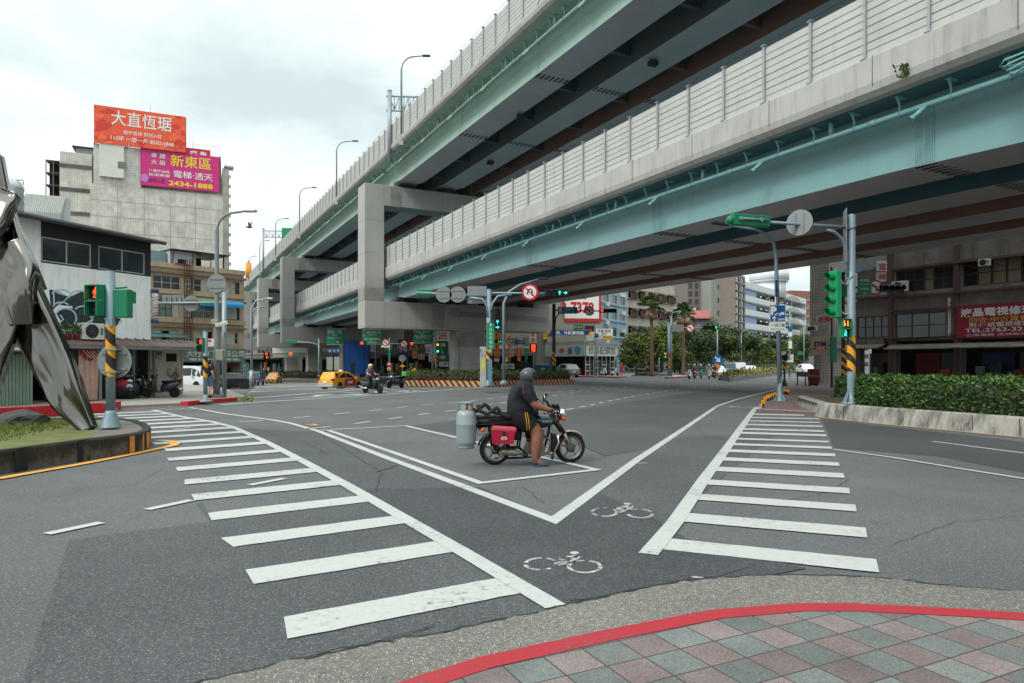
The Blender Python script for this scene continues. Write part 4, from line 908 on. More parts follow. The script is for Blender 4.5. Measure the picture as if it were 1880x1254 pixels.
# ---- four-storey beige apartment house
f3=Fac((-33.5,63),(-27.5,70));L=f3.L;U=f3.u
BEIGE=mat('apartment_stucco',(176,158,132),.85,0,.1,.8,.2,12,streak=.55,dirt=(92,80,66));BEIGED=mat('apartment_ledge',(128,108,88),.85,0,.2,1,streak=.5)
def z3(px,py):return f3.uz(px,py)[1]
t=thing('apartment_house','beige four storey apartment house with brown ledges and blue awning','building',(f3.A.x,f3.A.y,0),f3.rz)
rows=[(z3(440,542),z3(440,519)),(z3(440,588),z3(440,561)),(z3(440,632),z3(440,611))]
W3=[(U(281),U(331),3),(U(339),U(354),1),(U(356),U(424),5),(U(427),U(440),2)];W2=[(U(281),U(316),3),(U(317),U(330),1),(U(337),U(354),1),(U(355),U(394),2),(U(396),U(440),1)];W1=[(U(283),U(326),3),(U(339),U(352),1),(U(362),U(370),1),(U(379),U(390),1),(U(411),U(438),4)]
holes=[(a,b,c,d)for(c,d),ws in zip(rows,(W3,W2,W1))for a,b,_ in ws]
zt=z3(440,500);zb_=z3(440,660);m=MB(BEIGE);wall(m,-3,L,zb_,zt,holes,.22);m.box(-3,L,.4,10,zb_,zt);m.quad((L,0,zb_),(L,.4,zb_),(L,.4,zt),(L,0,zt));m.quad((-3,0,zt),(L,0,zt),(L,.4,zt),(-3,.4,zt));m.box(L-.25,L,.0,10,-1.5,zb_);m.build('wall',t)
m=MB(BEIGED)
for py in(513,556,604):z=z3(440,py);m.box(-3,L+.15,-.32,-.001,z-.1,z+.08)
m.m(BEIGE)
for py in(507,551,599):z=z3(440,py);m.box(-3,L+.05,-.2,-.002,z+.09,z+.55)
m.build('ledge',t)
for r,((c,d),ws)in enumerate(zip(rows,(W3,W2,W1))):
 for i,(a,b,k)in enumerate(ws):window(t,a,b,c,d,.14,k,1 if k<2 else 2,WINF if(i+r)%2==0 else WIND,[GLASS,GLASSG,GLASSB][(i+r)%3],.05,CURT)
m=MB(mat('blue_awning',(40,140,190),.6,0,.1,2));a,b=U(356),U(437);c=z3(400,558);rs=[]
for k in range(7):q=k/6*math.pi/2;rs.append([(a+(b-a)*j/12,-.2-1.0*math.sin(q),c+.45*math.cos(q)-.12)for j in range(13)])
m.rings(rs,False,False);m.rings([[(a+(b-a)*j/30,-1.2,c-.12)for j in range(31)],[(a+(b-a)*j/30,-1.2,c-.34-.06*(j%2))for j in range(31)]],False,False,False)
m.m(mat('green_awning',(52,150,110),.6));rs=[[(a-.05+(b-a)*.5*j/6,-.22-1.02*math.sin(k/6*math.pi/2),c+.46*math.cos(k/6*math.pi/2)-.1)for j in range(7)]for k in range(2,7)];m.rings(rs,False,False)
m.m(mat('awning_cream',(206,190,160),.7));rs=[[(a+(b-a)*j/6,-.2-1.03*math.sin(k/6*math.pi/2),c+.47*math.cos(k/6*math.pi/2)-.1)for j in range(7)]for k in range(0,3)];m.rings(rs,False,False);m.build('awning',t)
m=MB(mat('green_awning_dull',(72,112,108),.6,0,.15));z=z3(300,613);m.prism([(U(262),-.01,z),(U(337),-.01,z),(U(337),-1.0,z-.35),(U(262),-1.0,z-.35)],(0,0,.05));m.build('awning',t)
m=MB(RUST);x0,x1=U(334),U(346);
for x in(x0,(x0+x1)/2,x1):m.box(x,x+.05,-.9,-.85,3,z3(340,478));m.box(x,x+.05,-.5,-.45,3,z3(340,478))
k=3
while k<z3(340,480):m.box(x0,x1,-.9,-.86,k,k+.04);m.box(x0,x1,-.5,-.46,k,k+.04);k+=.5
m.build('iron_rack',t)
m=MB(mat('rooftop_shack',(170,184,186),.6,0,.1,2,streak=.3));z=zt;m.box(U(320),U(368),1,5,z,z+1.55);m.m(mat('tin_blue_grey',(120,144,152),.5,.2));m.box(U(275),U(318),1.5,6,z,z+1.4);m.m(DARKIN);m.box(U(335),U(350),.95,1.0,z+.3,z+.8);m.box(U(368),U(390),2.4,2.5,z,z+1.3);m.m(BLK);m.box(U(318),U(425),.4,5,z+1.56,z+1.66);m.box(U(415),U(417),.6,.7,z,z+1.6)
m.m(RUST);
for px in(323,361,394,404):x=U(px);[m.cyl((x,.9,z),(x+.25,.9,z+1.5),.03,n=4),m.cyl((x,.9,z),(x,.9,z+1.5),.03,n=4)]
m.m(mat('red_tin',(150,50,56),.6));m.box(U(320),U(344),-.3,.6,z+.1,z+.2);m.build('rooftop_shack',t)
GSIGN=mat('shop_sign_green',(88,114,106),.5,0,.08);m=MB(GSIGN);z0,z1=z3(400,665),z3(400,640);a,b=U(330),U(446);m.box(a,b,-.5,-.3,z0,z1);m.m(mat('sign_cream',(214,210,190),.6));m.text('大行神飞塑料公司',(a+b)/2+.15,-.51,z0+(z1-z0)*.62,w=(b-a)*.92,h=(z1-z0)*.48,bold=.008);m.text('電話批發零售',(a+b)/2,-.51,z0+(z1-z0)*.2,w=(b-a)*.8,h=(z1-z0)*.16,bold=.01);m.build('shop_sign',t)
m=MB(GSIGN);a,b=U(437),U(446);m.box(a,b,-.8,-.3,-1.2,z0);m.m(mat('sign_cream',(214,210,190)));
for k,ch in enumerate('塑料包裝批發'):m.text(ch,(a+b)/2,-.81,z0-.35-k*.42,h=.3)
m.build('pillar_sign',t)
m=MB(DARKIN);m.box(-3,L-.3,3.0,3.1,-1.5,zb_+.5);m.m(mat('shop_shelf',(92,64,52),.8,0,.5,2));
for k in range(9):m.box(U(345)+k*.6,U(345)+k*.6+.45,2.2,2.9,-1,random.uniform(.2,1.6))
m.m(mat('red_banner',(160,50,44),.6));m.box(U(404),U(432),1.0,1.1,zb_-.8,zb_-.1);m.build('shop_interior',t)
# ---- pavements, kerbs on the left
PAVE=mat('concrete_pavement',(150,146,138),.9,0,.15,.8,.25,18)
m=MB(PAVE);pl=gpts([(345,744),(445,735),(449,730),(400,712),(300,706),(160,706),(-600,720),(-900,790),(-300,772),(0,767),(190,757),(208,758),(222,750)]);m.plate([(p.x,p.y)for p in pl],-.05,.1);m.build('pavement',kind='structure')
REDK=mat('red_kerb_block',(186,38,46),.7,0,.12,5,.2,40,streak=.3)
m=MB(REDK)
def kerb(l,w_,h0,h1,mt=None):
 p=[V((q.x,q.y))for q in gpts(l)]
 for a,b in zip(p,p[1:]):
  d=(b-a).normalized();n_=V((-d.y,d.x))*w_;m.prism([(a.x,a.y,h0),(b.x,b.y,h0),(b.x+n_.x,b.y+n_.y,h0),(a.x+n_.x,a.y+n_.y,h0)],(0,0,h1-h0))
kerb([(-500,793),(-100,776),(60,767),(190,758.5)],.3,0,.34);kerb([(190,758.5),(222,752)],.3,0,.3)
kerb([(345,745.5),(385,741),(450,736)],.3,0,.17)
m.build('kerb',kind='structure')
m=MB(mat('thin_red_line',(176,60,62),.8,0,.3,4));m.band(gpts([(222,753.5),(345,745.5)]),.14,.018);m.build('edge_marking',kind='structure')
m=MB(mat('side_street_lit_asphalt',(138,138,134),.9,0,.1,.5));pp_=gpts([(450,738),(455,732),(560,724),(735,711.5)]);q_=[(p.x-3.5*k,p.y+9.5*k)for k in range(10)for p in pp_];m.add([(x,y,drop(x,y)+.012)for x,y in q_],[(j*4+i,j*4+i+1,j*4+i+5,j*4+i+4)for j in range(9)for i in range(3)],True);m.build('side_street',kind='structure')  # open-sky brightness of the far road is put into this paler asphalt colour
# green container and dark shutters on the far left
hu=f.u(60,.9);t=thing('roadside_hut','green corrugated hut with dark shutter behind the sculpture legs','hut',f.w(hu-4.6,-.9),f.rz);m=MB(mat('hut_green',(128,150,132),.6,.1,.12,2,streak=.3));
for k in range(40):m.box(-.2+k*.12,-.12+k*.12,-.03,0,0,2.3)
m.box(-2,4.6,0,2,0,2.3);m.build('wall',t);m=MB(mat('shutter_dark',(58,62,64),.6,.1,.2));
for k in range(12):m.box(.2,1.5,-.07,-.04,.1+k*.14,.22+k*.14)
m.box(.1,.2,-.12,-.03,.05,1.95);m.box(1.5,1.6,-.12,-.03,.05,1.95);m.box(.1,1.6,-.12,-.03,1.8,2.0);m.build('shutter',t);m=MB(mat('hut_roof',(160,140,110),.7));m.prism([(-2,-.7,2.1),(4.8,-.7,2.1),(4.8,2,2.5),(-2,2,2.5)],(0,0,.06));m.m(BLK);m.box(-2,4.8,-.72,-.66,1.98,2.1);m.build('roof',t)
# ---- grass island with low wall
isl=gpts([(-700,960),(-400,918),(0,872),(152,847),(240,834),(262,829.5),(274,824),(277,816),(272,808),(255,800),(225,795),(180,795),(0,796),(-400,800),(-900,820)])
MOSS=bpy.data.materials.new('mossy_concrete');MOSS.use_nodes=True
def _moss():
 t=MOSS.node_tree;b=t.nodes['Principled BSDF'];b.inputs['Roughness'].default_value=.95;N=t.nodes.new;K=t.links.new;g=N('ShaderNodeNewGeometry');s=N('ShaderNodeSeparateXYZ');K(g.outputs['Position'],s.inputs[0])
 n1=N('ShaderNodeTexNoise');n1.inputs['Scale'].default_value=3.4;n1.inputs['Detail'].default_value=9;n1.inputs['Roughness'].default_value=.72;K(g.outputs['Position'],n1.inputs['Vector'])
 a=N('ShaderNodeMath');a.operation='MULTIPLY_ADD';a.inputs[1].default_value=.9;K(s.outputs[2],a.inputs[0]);K(n1.outputs['Fac'],a.inputs[2])
 r=N('ShaderNodeValToRGB');e=r.color_ramp.elements;e[0].position=.50;e[0].color=(*lin((98,94,88)),1);e[1].position=.78;e[1].color=(*lin((44,42,36)),1);q=e.new(.62);q.color=(*lin((78,74,68)),1);q=e.new(.72);q.color=(*lin((58,52,42)),1)
 K(a.outputs[0],r.inputs[0]);K(r.outputs[0],b.inputs['Base Color']);n2=N('ShaderNodeTexNoise');n2.inputs['Scale'].default_value=40;n2.inputs['Detail'].default_value=5;K(g.outputs['Position'],n2.inputs['Vector']);bp=N('ShaderNodeBump');bp.inputs['Strength'].default_value=.7;bp.inputs['Distance'].default_value=.02;K(n2.outputs['Fac'],bp.inputs['Height']);K(bp.outputs[0],b.inputs['Normal'])
_moss();MATS['mossy_concrete']=MOSS
IH=.36;n=len(isl);inn=[p+(V((-9.5,14.2,0))-p).normalized()*.2 for p in isl]
t=thing('planter_wall','low mossy concrete wall round the grass island with striped end','wall',(0,0,0));m=MB(MOSS)
rs=[[V((p.x,p.y,0))for p in isl],[V((p.x,p.y,IH-.03))for p in isl],[V((p.x,p.y,IH))+(q-p)*.15 for p,q in zip(isl,inn)],[V((q.x,q.y,IH))for q in inn],[V((q.x,q.y,IH-.1))for q in inn]];m.rings(rs,True,False,False)
m.m(mat('wall_joint',(40,38,34),.9));
for px,py in((30,868),(145,848.5)):q=G(px,py);m.box(q.x-.008,q.x+.008,q.y-.012,q.y+.3,0,IH+.002)
m.build('wall',t);m=MB()
stp=gpts([(238,834.4),(247,832.6),(256,830.6),(264,828.8),(269,826.4),(274,823.8),(276,820),(277,816),(275,811)]);cw_=V((-8.2,13.6,0))
for k,(a,b)in enumerate(zip(stp,stp[1:])):
 o=lambda p,z:V((p.x,p.y,z))+(V((p.x,p.y,0))-V((-8.6,13.0,0))).normalized()*.006
 m.m([mat('kerb_orange_paint',(206,138,48),.8,0,.25,12),mat('kerb_black_paint',(36,34,32),.8,0,.2,12)][k%2]);m.quad(o(a,.03),o(b,.03),o(b,IH-.035),o(a,IH-.035))
m.build('warning_stripes',t)
GR=mat('grass_soil',(98,104,58),.95,0,.3,2.5,.4,30);m=MB(GR);m.add([(q.x,q.y,IH-.03)for q in inn],[tuple(range(n))]);m.build('lawn',kind='structure')
m=MB(mat('island_concrete',(110,106,98),.95,0,.25,3,.3,25,streak=.3));pl=gpts([(172,845),(240,834),(262,829.5),(274,824),(277,816),(272,808),(255,800),(225,795),(190,796)]);pl=[p+(V((-9.5,14.2,0))-p).normalized()*.2 for p in pl];m.add([(p.x,p.y,IH-.02)for p in pl],[tuple(range(len(pl)))]);m.build('island_slab',kind='structure')
m=MB(mat('grass_blade',(112,122,58),.7,0,.35,3));random.seed(11)
cen=V((-11,13.2,0))
for k in range(15000):
 if k<13500:x,y=random.uniform(-15,-7.0),random.uniform(10.2,15.6)
 else:q=random.choice(inn[1:4]);q2=inn[inn.index(q)+1];w_=q.lerp(q2,random.random());x,y=w_.x-random.uniform(-.02,.1),w_.y+random.uniform(-.03,.1)
 ins=False;j=n-1
 for i in range(n):
  if(inn[i].y>y)!=(inn[j].y>y)and x<(inn[j].x-inn[i].x)*(y-inn[i].y)/(inn[j].y-inn[i].y)+inn[i].x:ins=not ins
  j=i
 if not ins or(x>-8.75+(y-12)*-.25+random.uniform(-.15,.15)):continue
 a=random.uniform(0,6.28);h=random.uniform(.045,.11)*(1.6 if random.random()<.06 else 1);dx,dy=math.cos(a)*.012,math.sin(a)*.012;lx,ly=random.uniform(-.04,.04),random.uniform(-.04,.04);z=IH-.03
 m.add([(x-dx,y-dy,z),(x+dx,y+dy,z),(x+lx,y+ly,z+h)],[(0,1,2)])
for q in(G(580/3.688,560+1050/3.688),):
 for k in range(70):a=random.uniform(0,6.28);m.add([(q.x+random.uniform(-.1,.1),q.y-.03,0),(q.x+random.uniform(-.1,.1)+.012,q.y-.03,0),(q.x+random.uniform(-.16,.16),q.y-.08,random.uniform(.05,.2))],[(0,1,2)])
for q in(G(450,737),G(520,733)+V((-6,-1.2,0))):
 for k in range(60):m.add([(q.x+random.uniform(-.35,.35),q.y+random.uniform(-.15,.1),0),(q.x+random.uniform(-.3,.3),q.y,.02),(q.x+random.uniform(-.5,.5),q.y-.05,random.uniform(.06,.26))],[(0,1,2)])
m.build('grass',kind='stuff')
def rock(name,label,loc,s,mt,sd,cat='rock'):
 random.seed(sd);bm=bmesh.new();bmesh.ops.create_icosphere(bm,subdivisions=3,radius=1)
 from mathutils import noise
 for v in bm.verts:k=1+.35*noise.noise(v.co*1.4+V((sd,0,0)))+.1*noise.noise(v.co*4);v.co=V((v.co.x*s[0]*k,v.co.y*s[1]*k,max(-.3,v.co.z)*s[2]*k))
 me=bpy.data.meshes.new(name);bm.to_mesh(me);bm.free();me.materials.append(mt);o=bpy.data.objects.new(name,me);sc.collection.objects.link(o);o.location=loc;return tag(o,label,cat)
ROCK=mat('dark_rock',(62,66,64),.8,0,.4,5,.6,14);rock('rock','flat dark grey rock lying on the grass island',V((-10.6,14.7,.42)),(.52,.3,.2),ROCK,4)
# ---- mirror-polished steel sculpture on the island
MIR=mat('mirror_steel',(124,121,116),.12,1,.03,1);
from mathutils import noise as NZ
t=thing('steel_sculpture','leaning sculpture of bent mirror polished steel plates on the grass','sculpture',G(165,784,.35))
B0=G(165,784,.35)
def slab(cl,wd,th,amp,twist,name,sd,nrm=(0,-1,0)):
 """a hollow folded steel leg: cl = centre line (photo px, depth), wd = widths along it"""
 m=MB(MIR);k=40;pts=[P(px,py,Y)-B0 for px,py,Y in cl]
 def ev(a,u):
  x=u*(len(a)-1);i=min(int(x),len(a)-2);r_=x-i;p0,p1,p2,p3=a[max(0,i-1)],a[i],a[i+1],a[min(len(a)-1,i+2)];return p1+(p2-p0)*(.5*r_)+(p0*2-p1*5+p2*4-p3)*(.5*r_*r_)+(p1*3-p0-p2*3+p3)*(.5*r_**3)
 rs=[]
 for i in range(k+1):
  u=i/k;c=ev(pts,u);w_=ev(wd,u);tw=ev(twist,u);d=(ev(pts,min(1,u+.02))-ev(pts,max(0,u-.02))).normalized();side=d.cross(V((0,-1,0))).normalized();fr=side.cross(d).normalized();q=MX.Rotation(tw,3,d);side,fr=q@side,q@fr;ring=[]
  for j in range(13):
   v=j/12-.5;b_=amp*NZ.noise(V((v*2.2+sd,u*3.4,sd)))+.22*amp*NZ.noise(V((v*5,u*11+sd,2)));ring.append(c+side*v*w_-fr*(th/2+b_*(1-(2*v)**4)))
  for j in range(13):
   v=.5-j/12;b_=amp*NZ.noise(V((v*2,u*4+9,sd)));ring.append(c+side*v*w_+fr*(th/2+b_*(1-(2*v)**4)))
  rs.append(ring)
 m.rings(rs,True,True,True);o=m.build(name,t)
 return o
slab([(165,790,13.5),(128,735,13.5),(108,690,13.55),(74,620,13.6),(45,560,13.6),(22,510,13.6)],[.22,.60,.70,.80,.82,.8],.24,.065,[.12,.12,.0,-.05,-.05,0],'lower_plate',1.3)
slab([(38,545,13.75),(13,470,13.75),(-6,390,13.8),(-14,285,13.9)],[1.0,.85,.6,.32],.26,.055,[-.1,.1,.25,.2],'upper_plate',5.1)
slab([(42,596,13.35),(36,540,13.3),(34,500,13.4),(14,452,13.5)],[.36,.54,.66,.54],.26,.05,[.3,-.15,.0,.15],'folded_plate',8.7)
slab([(-40,800,13.0),(-8,700,13.2),(8,630,13.3),(16,560,13.4),(24,520,13.5)],[.05,.1,.26,.46,.5],.26,.06,[.2,-.3,.1,.4,.2],'side_plate',11.2)
slab([(-60,470,13.2),(-20,400,13.4),(10,350,13.6)],[.8,.7,.5],.26,.08,[.3,0,.2],'wing_plate',14.9)
# ---- signal heads and poles
LEDR=mat('lit_red_lamp',(255,70,40),.4,0,0,emit=1.5);LEDG=mat('lit_green_lamp',(60,240,200),.4,0,0,emit=1.6);LEDO=mat('lit_amber_lamp',(255,150,40),.4,0,0,emit=2.0);LENS=mat('unlit_lens',(40,40,38),.25,0,.2,6)
def ped_head(parent,x,y,z,s=1.0,count=None,walk=False,rz=0,body=None):
 """pedestrian signal head facing -y: two square lamps, one above the other"""
 o=bpy.data.objects.new('signal_head',None);m=MB(body or SGREEN);m.bbox(-.19*s,.19*s,-.08*s,.12*s,-.4*s,.4*s,.02)
 for zz in(.2,-.2):
  for a in((-.19,-.165),(.165,.19)):m.box(a[0]*s,a[1]*s,-.26*s,-.08*s,(zz-.18)*s,(zz+.18)*s)
  m.box(-.165*s,.165*s,-.26*s,-.08*s,(zz+.155)*s,(zz+.18)*s)
 h=m.build('signal_head',parent,loc=(x,y,z),rz=rz)
 m=MB(LENS);m.box(-.16*s,.16*s,-.1*s,-.081*s,.04*s,.35*s);m.box(-.16*s,.16*s,-.1*s,-.081*s,-.36*s,-.05*s)
 def man(cz,mt,walk):
  m.m(mt);k=s;y_=-.108*s;m.disc((0,y_,cz+.1*k),.028*k,10)
  if not walk:m.quad((-.045*k,y_,cz-.02*k),(.045*k,y_,cz-.02*k),(.05*k,y_,cz+.065*k),(-.05*k,y_,cz+.065*k));m.stroke([(-.05*k,cz+.06*k),(-.075*k,cz-.03*k)],y_,.025*k);m.stroke([(.05*k,cz+.06*k),(.075*k,cz-.03*k)],y_,.025*k);m.stroke([(-.02*k,cz-.02*k),(-.035*k,cz-.12*k)],y_,.034*k);m.stroke([(.02*k,cz-.02*k),(.035*k,cz-.12*k)],y_,.034*k);m.box(-.08*k,.08*k,y_,y_+.003,cz-.135*k,cz-.12*k)
  else:m.stroke([(0,cz+.07*k),(-.01*k,cz-.03*k)],y_,.05*k);m.stroke([(0,cz-.03*k),(.05*k,cz-.12*k)],y_,.03*k);m.stroke([(-.01*k,cz-.03*k),(-.055*k,cz-.11*k)],y_,.03*k);m.stroke([(0,cz+.05*k),(.06*k,cz)],y_,.024*k)
 if count:m.m(LEDO);m.text(count,0,-.108*s,.2*s,w=.24*s,bold=.008);man(-.2*s,LEDG,True)
 else:man(.2*s,LEDR,False)
 m.build('lamp',h);return h
def pole_base(m,r,mt=None):
 m.lathe([(r*2.3,0),(r*2.2,.02),(r*1.25,.28),(r,.34)],14)
 for k in range(4):a=k*math.pi/2+.4;m.cyl((r*1.9*math.cos(a),r*1.9*math.sin(a),.01),(r*1.9*math.cos(a),r*1.9*math.sin(a),.07),.018,n=6)
PB_=G(203,785,.37);Yp=PB_.y
def zz(py,Y):return H+(HY-py)/FP*Y
t=thing('pedestrian_signal','nearest pedestrian signal post on the island showing red man, round sign back','traffic signal',PB_,0,'signal posts')
zo=PB_.z;m=MB(POLEG);pole_base(m,.085);m.cyl((0,0,.3),(0,0,zz(497,Yp)-zo),.085,n=16);m.m(BLK);m.cyl((0,0,zz(497,Yp)-zo),(0,0,zz(495,Yp)-zo),.088,n=16);m.m(POLEG);m.box(.02,.09,-.1,-.07,zz(600,Yp)-zo,zz(588,Yp)-zo);m.build('pole',t)
m=MB(WARN);m.cyl((0,0,0),(0,0,zz(597,Yp)-zz(692,Yp)),.089,n=20,caps=False);m.build('warning_sleeve',t,loc=(0,0,zz(692,Yp)-zo))
ped_head(t,-.22,-.02,zz(552,Yp)-zo,.78,rz=R(-14))
m=MB(SGREEN);m.bbox(.08,.36,-.05,.16,zz(583,Yp)-zo,zz(531,Yp)-zo,.015);m.box(.1,.34,.16,.3,zz(555,Yp)-zo,zz(533,Yp)-zo);m.tube([(0,0,zz(530,Yp)-zo),(.3,.05,zz(527,Yp)-zo)],.02,6);m.tube([(0,0,zz(528,Yp)-zo),(-.28,0,zz(526,Yp)-zo)],.022,6);m.tube([(0,0,zz(583,Yp)-zo),(-.28,0,zz(582,Yp)-zo)],.02,6);m.build('signal_head',t)
def round_sign(t,c,r,back=True,kind='no_left',ny=-1,th=.012):
 m=MB(SIGNBACK if back else SIGNR);m.cyl((c[0],c[1],c[2]),(c[0],c[1]+th,c[2]),r,n=28,smooth=False)
 if back:
  for dz in(-.45,.45):m.box(c[0]-r*.7,c[0]+r*.7,c[1]-.03,c[1],c[2]+dz*r-.02,c[2]+dz*r+.02)
 else:
  y=c[1];m.m(SIGNW);m.disc((c[0],y-.004,c[2]),r*.76,28);m.m(BLK)
  if kind in('no_left','no_uturn'):
   k=r;s_=[(.12,-.5),(.12,.2),(-.3,.2)]if kind=='no_left' else[(.25,-.45),(.25,.2),(.1,.35),(-.1,.35),(-.25,.2),(-.25,-.1)]
   m.stroke([(c[0]+a*k,c[2]+b*k)for a,b in s_],y-.008,.16*k)
   q=(-.3,.2)if kind=='no_left' else(-.25,-.15);m.add([(c[0]+q[0]*k-(.22*k if kind=='no_left' else .2*k),y-.008,c[2]+q[1]*k),(c[0]+q[0]*k+.05*k,y-.008,c[2]+q[1]*k+.22*k),(c[0]+q[0]*k+.05*k,y-.008,c[2]+q[1]*k-.22*k)],[(0,1,2)])
  m.m(SIGNR);m.stroke([(c[0]-r*.55,c[2]+r*.55),(c[0]+r*.55,c[2]-r*.55)],y-.012,.17*r)
 return m.build('sign_disc',t)
round_sign(t,(.02,.1,zz(663,Yp)-zo),.345);m=MB(POLEG);m.box(-.1,.16,-.1,.1,zz(643,Yp)-zo,zz(640,Yp)-zo);m.box(-.1,.16,-.1,.1,zz(684,Yp)-zo,zz(681,Yp)-zo);m.build('clamp',t)
# second pedestrian signal, lamp column with camera on the far corner
q=G(377,738,.1);Y=q.y;t=thing('pedestrian_signal','slim pedestrian signal post by the red kerb, red man lit','traffic signal',q,0,'signal posts');zo=q.z;m=MB(POLEG);m.lathe([(.3,0),(.28,.06),(.11,.1),(.1,.3)],12);m.cyl((0,0,0),(0,0,zz(608,Y)-zo),.085,n=12);m.m(SGREEN);m.cyl((0,0,zz(608,Y)-zo),(0,0,zz(606,Y)-zo),.09,n=12);m.build('pole',t);m=MB(WARN);m.cyl((0,0,0),(0,0,zz(654,Y)-zz(693,Y)),.092,n=14,caps=False);m.build('warning_sleeve',t,loc=(0,0,zz(693,Y)-zo));ped_head(t,-.13,-.06,zz(633,Y)-zo,.72)
q=G(398,730,.1);Y=q.y;zo=q.z;t=thing('street_lamp','tall lamp column on the left corner with camera, boxes and round sign','lamp',q,0);m=MB(mat('concrete_lamp_column',(128,134,134),.7,.1,.12,2,streak=.3));zt=zz(400,Y)-zo;L=(466-398)/FP*Y
m.tube([(0,0,0),(0,0,3.2),(.0,0,3.3),(0,0,zt-.6)]+[(.0+.9-.9*math.cos(a),0,zt-.6+.85*math.sin(a))for a in[math.pi/2*k/6 for k in range(1,7)]]+[(L-.3,0,zt+.32)],[.16,.14,.1,.09,.06,.055,.05,.05,.05,.05,.04],10);m.box(-.3,.3,-.3,.3,0,.16);m.cyl((.3,.2,0),(.3,.2,3.0),.05,n=6);m.build('pole',t)
m=MB(WINF);m.bbox(L-.45,L+.12,-.13,.13,zt+.26,zt+.38,.04);m.build('lamp_head',t);round_sign(t,(.05,-.14,zz(521,Y)-zo),.43);m=MB(mat('equipment_box',(150,146,132),.6));m.bbox(-.14,.14,-.3,-.1,zz(596,Y)-zo,zz(587,Y)-zo,.02);m.bbox(.08,.42,-.35,-.1,zz(662,Y)-zo,zz(642,Y)-zo,.04);m.m(mat('notice_white',(206,206,198),.6));m.box(-.35,-.05,-.12,-.1,zz(636,Y)-zo,zz(622,Y)-zo);m.m(SIGNR);m.disc((-.27,-.125,zz(626,Y)-zo),.07,12);m.build('equipment_box',t)
m=MB(WHT);m.M=MX.Translation((.28,-.2,zz(596,Y)-zo))@MX.Rotation(R(35),4,'Z')@MX.Rotation(R(-18),4,'Y');m.bbox(-.25,.3,-.09,.09,-.08,.09,.03);m.m(BLK);m.cyl((.3,0,0),(.34,0,0),.07,n=10);m.build('security_camera',t)
# cantilever arm with sign backs reaching over from the left
q=G(403,722,.1);Y=q.y;zo=0;t=thing('sign_cantilever','grey cantilever arm with a blank plate and a round sign seen from behind','sign gantry',V((q.x,Y,.1)));m=MB(GALV);z=zz(556,Y)-.1;L=(280-403)/FP*Y;m.cyl((.25,0,0),(.25,0,zz(540,Y)),.12,n=10);m.cyl((.25,0,z),(L,0,z),.06,n=8);m.build('pole',t);m=MB(SIGNBACK);m.box((297-403)/FP*Y,(337-403)/FP*Y,.06,.08,z-.1,z+.42)
for k in range(4):m.box((302+k*9-403)/FP*Y,(305+k*9-403)/FP*Y,.0,.06,z-.05,z+.32)
m.build('sign_panel',t);round_sign(t,((350-403)/FP*Y,.06,z-.02),.42)
q=G(462,711,0);Y=q.y;t=thing('street_lamp','slim grey double-arm lamp pole beside the blue truck','lamp',q);m=MB(GALV);zt=zz(552,Y);m.cyl((0,0,0),(0,0,1.2),.16,n=10);m.tube([(0,0,1),(0,0,zt-.5),(.3,0,zt),(1.3,0,zt+.15)],[.1,.08,.06,.05],8);m.tube([(0,0,zt-1),(.35,0,zt-.5),(.9,0,zt-.45)],.05,8);m.build('pole',t);m=MB(WINF);m.bbox(1.1,1.5,-.1,.1,zt+.1,zt+.2,.03);m.build('lamp_head',t)
# a bird in the sky
m=MB(mat('pigeon_grey',(74,76,80),.8));q=P(458,417,40);m.M=MX.Translation(q);m.ball((0,0,0),(.16,.08,.07),10,6);m.ball((-.17,0,.02),.05,8,5);m.add([(.14,-.03,0),(.3,-.06,.0),(.3,.06,0),(.14,.03,0)],[(0,1,2,3)]);m.add([(-.05,.03,.03),(.1,.03,.03),(.1,.12,.32),(.02,.14,.3)],[(0,1,2,3)]);m.add([(-.05,-.03,.03),(.1,-.03,.03),(.04,-.14,.28),(-.04,-.14,.24)],[(0,1,2,3)]);m.build('bird',label='small grey bird flying in the sky right of the tiled block',cat='bird')
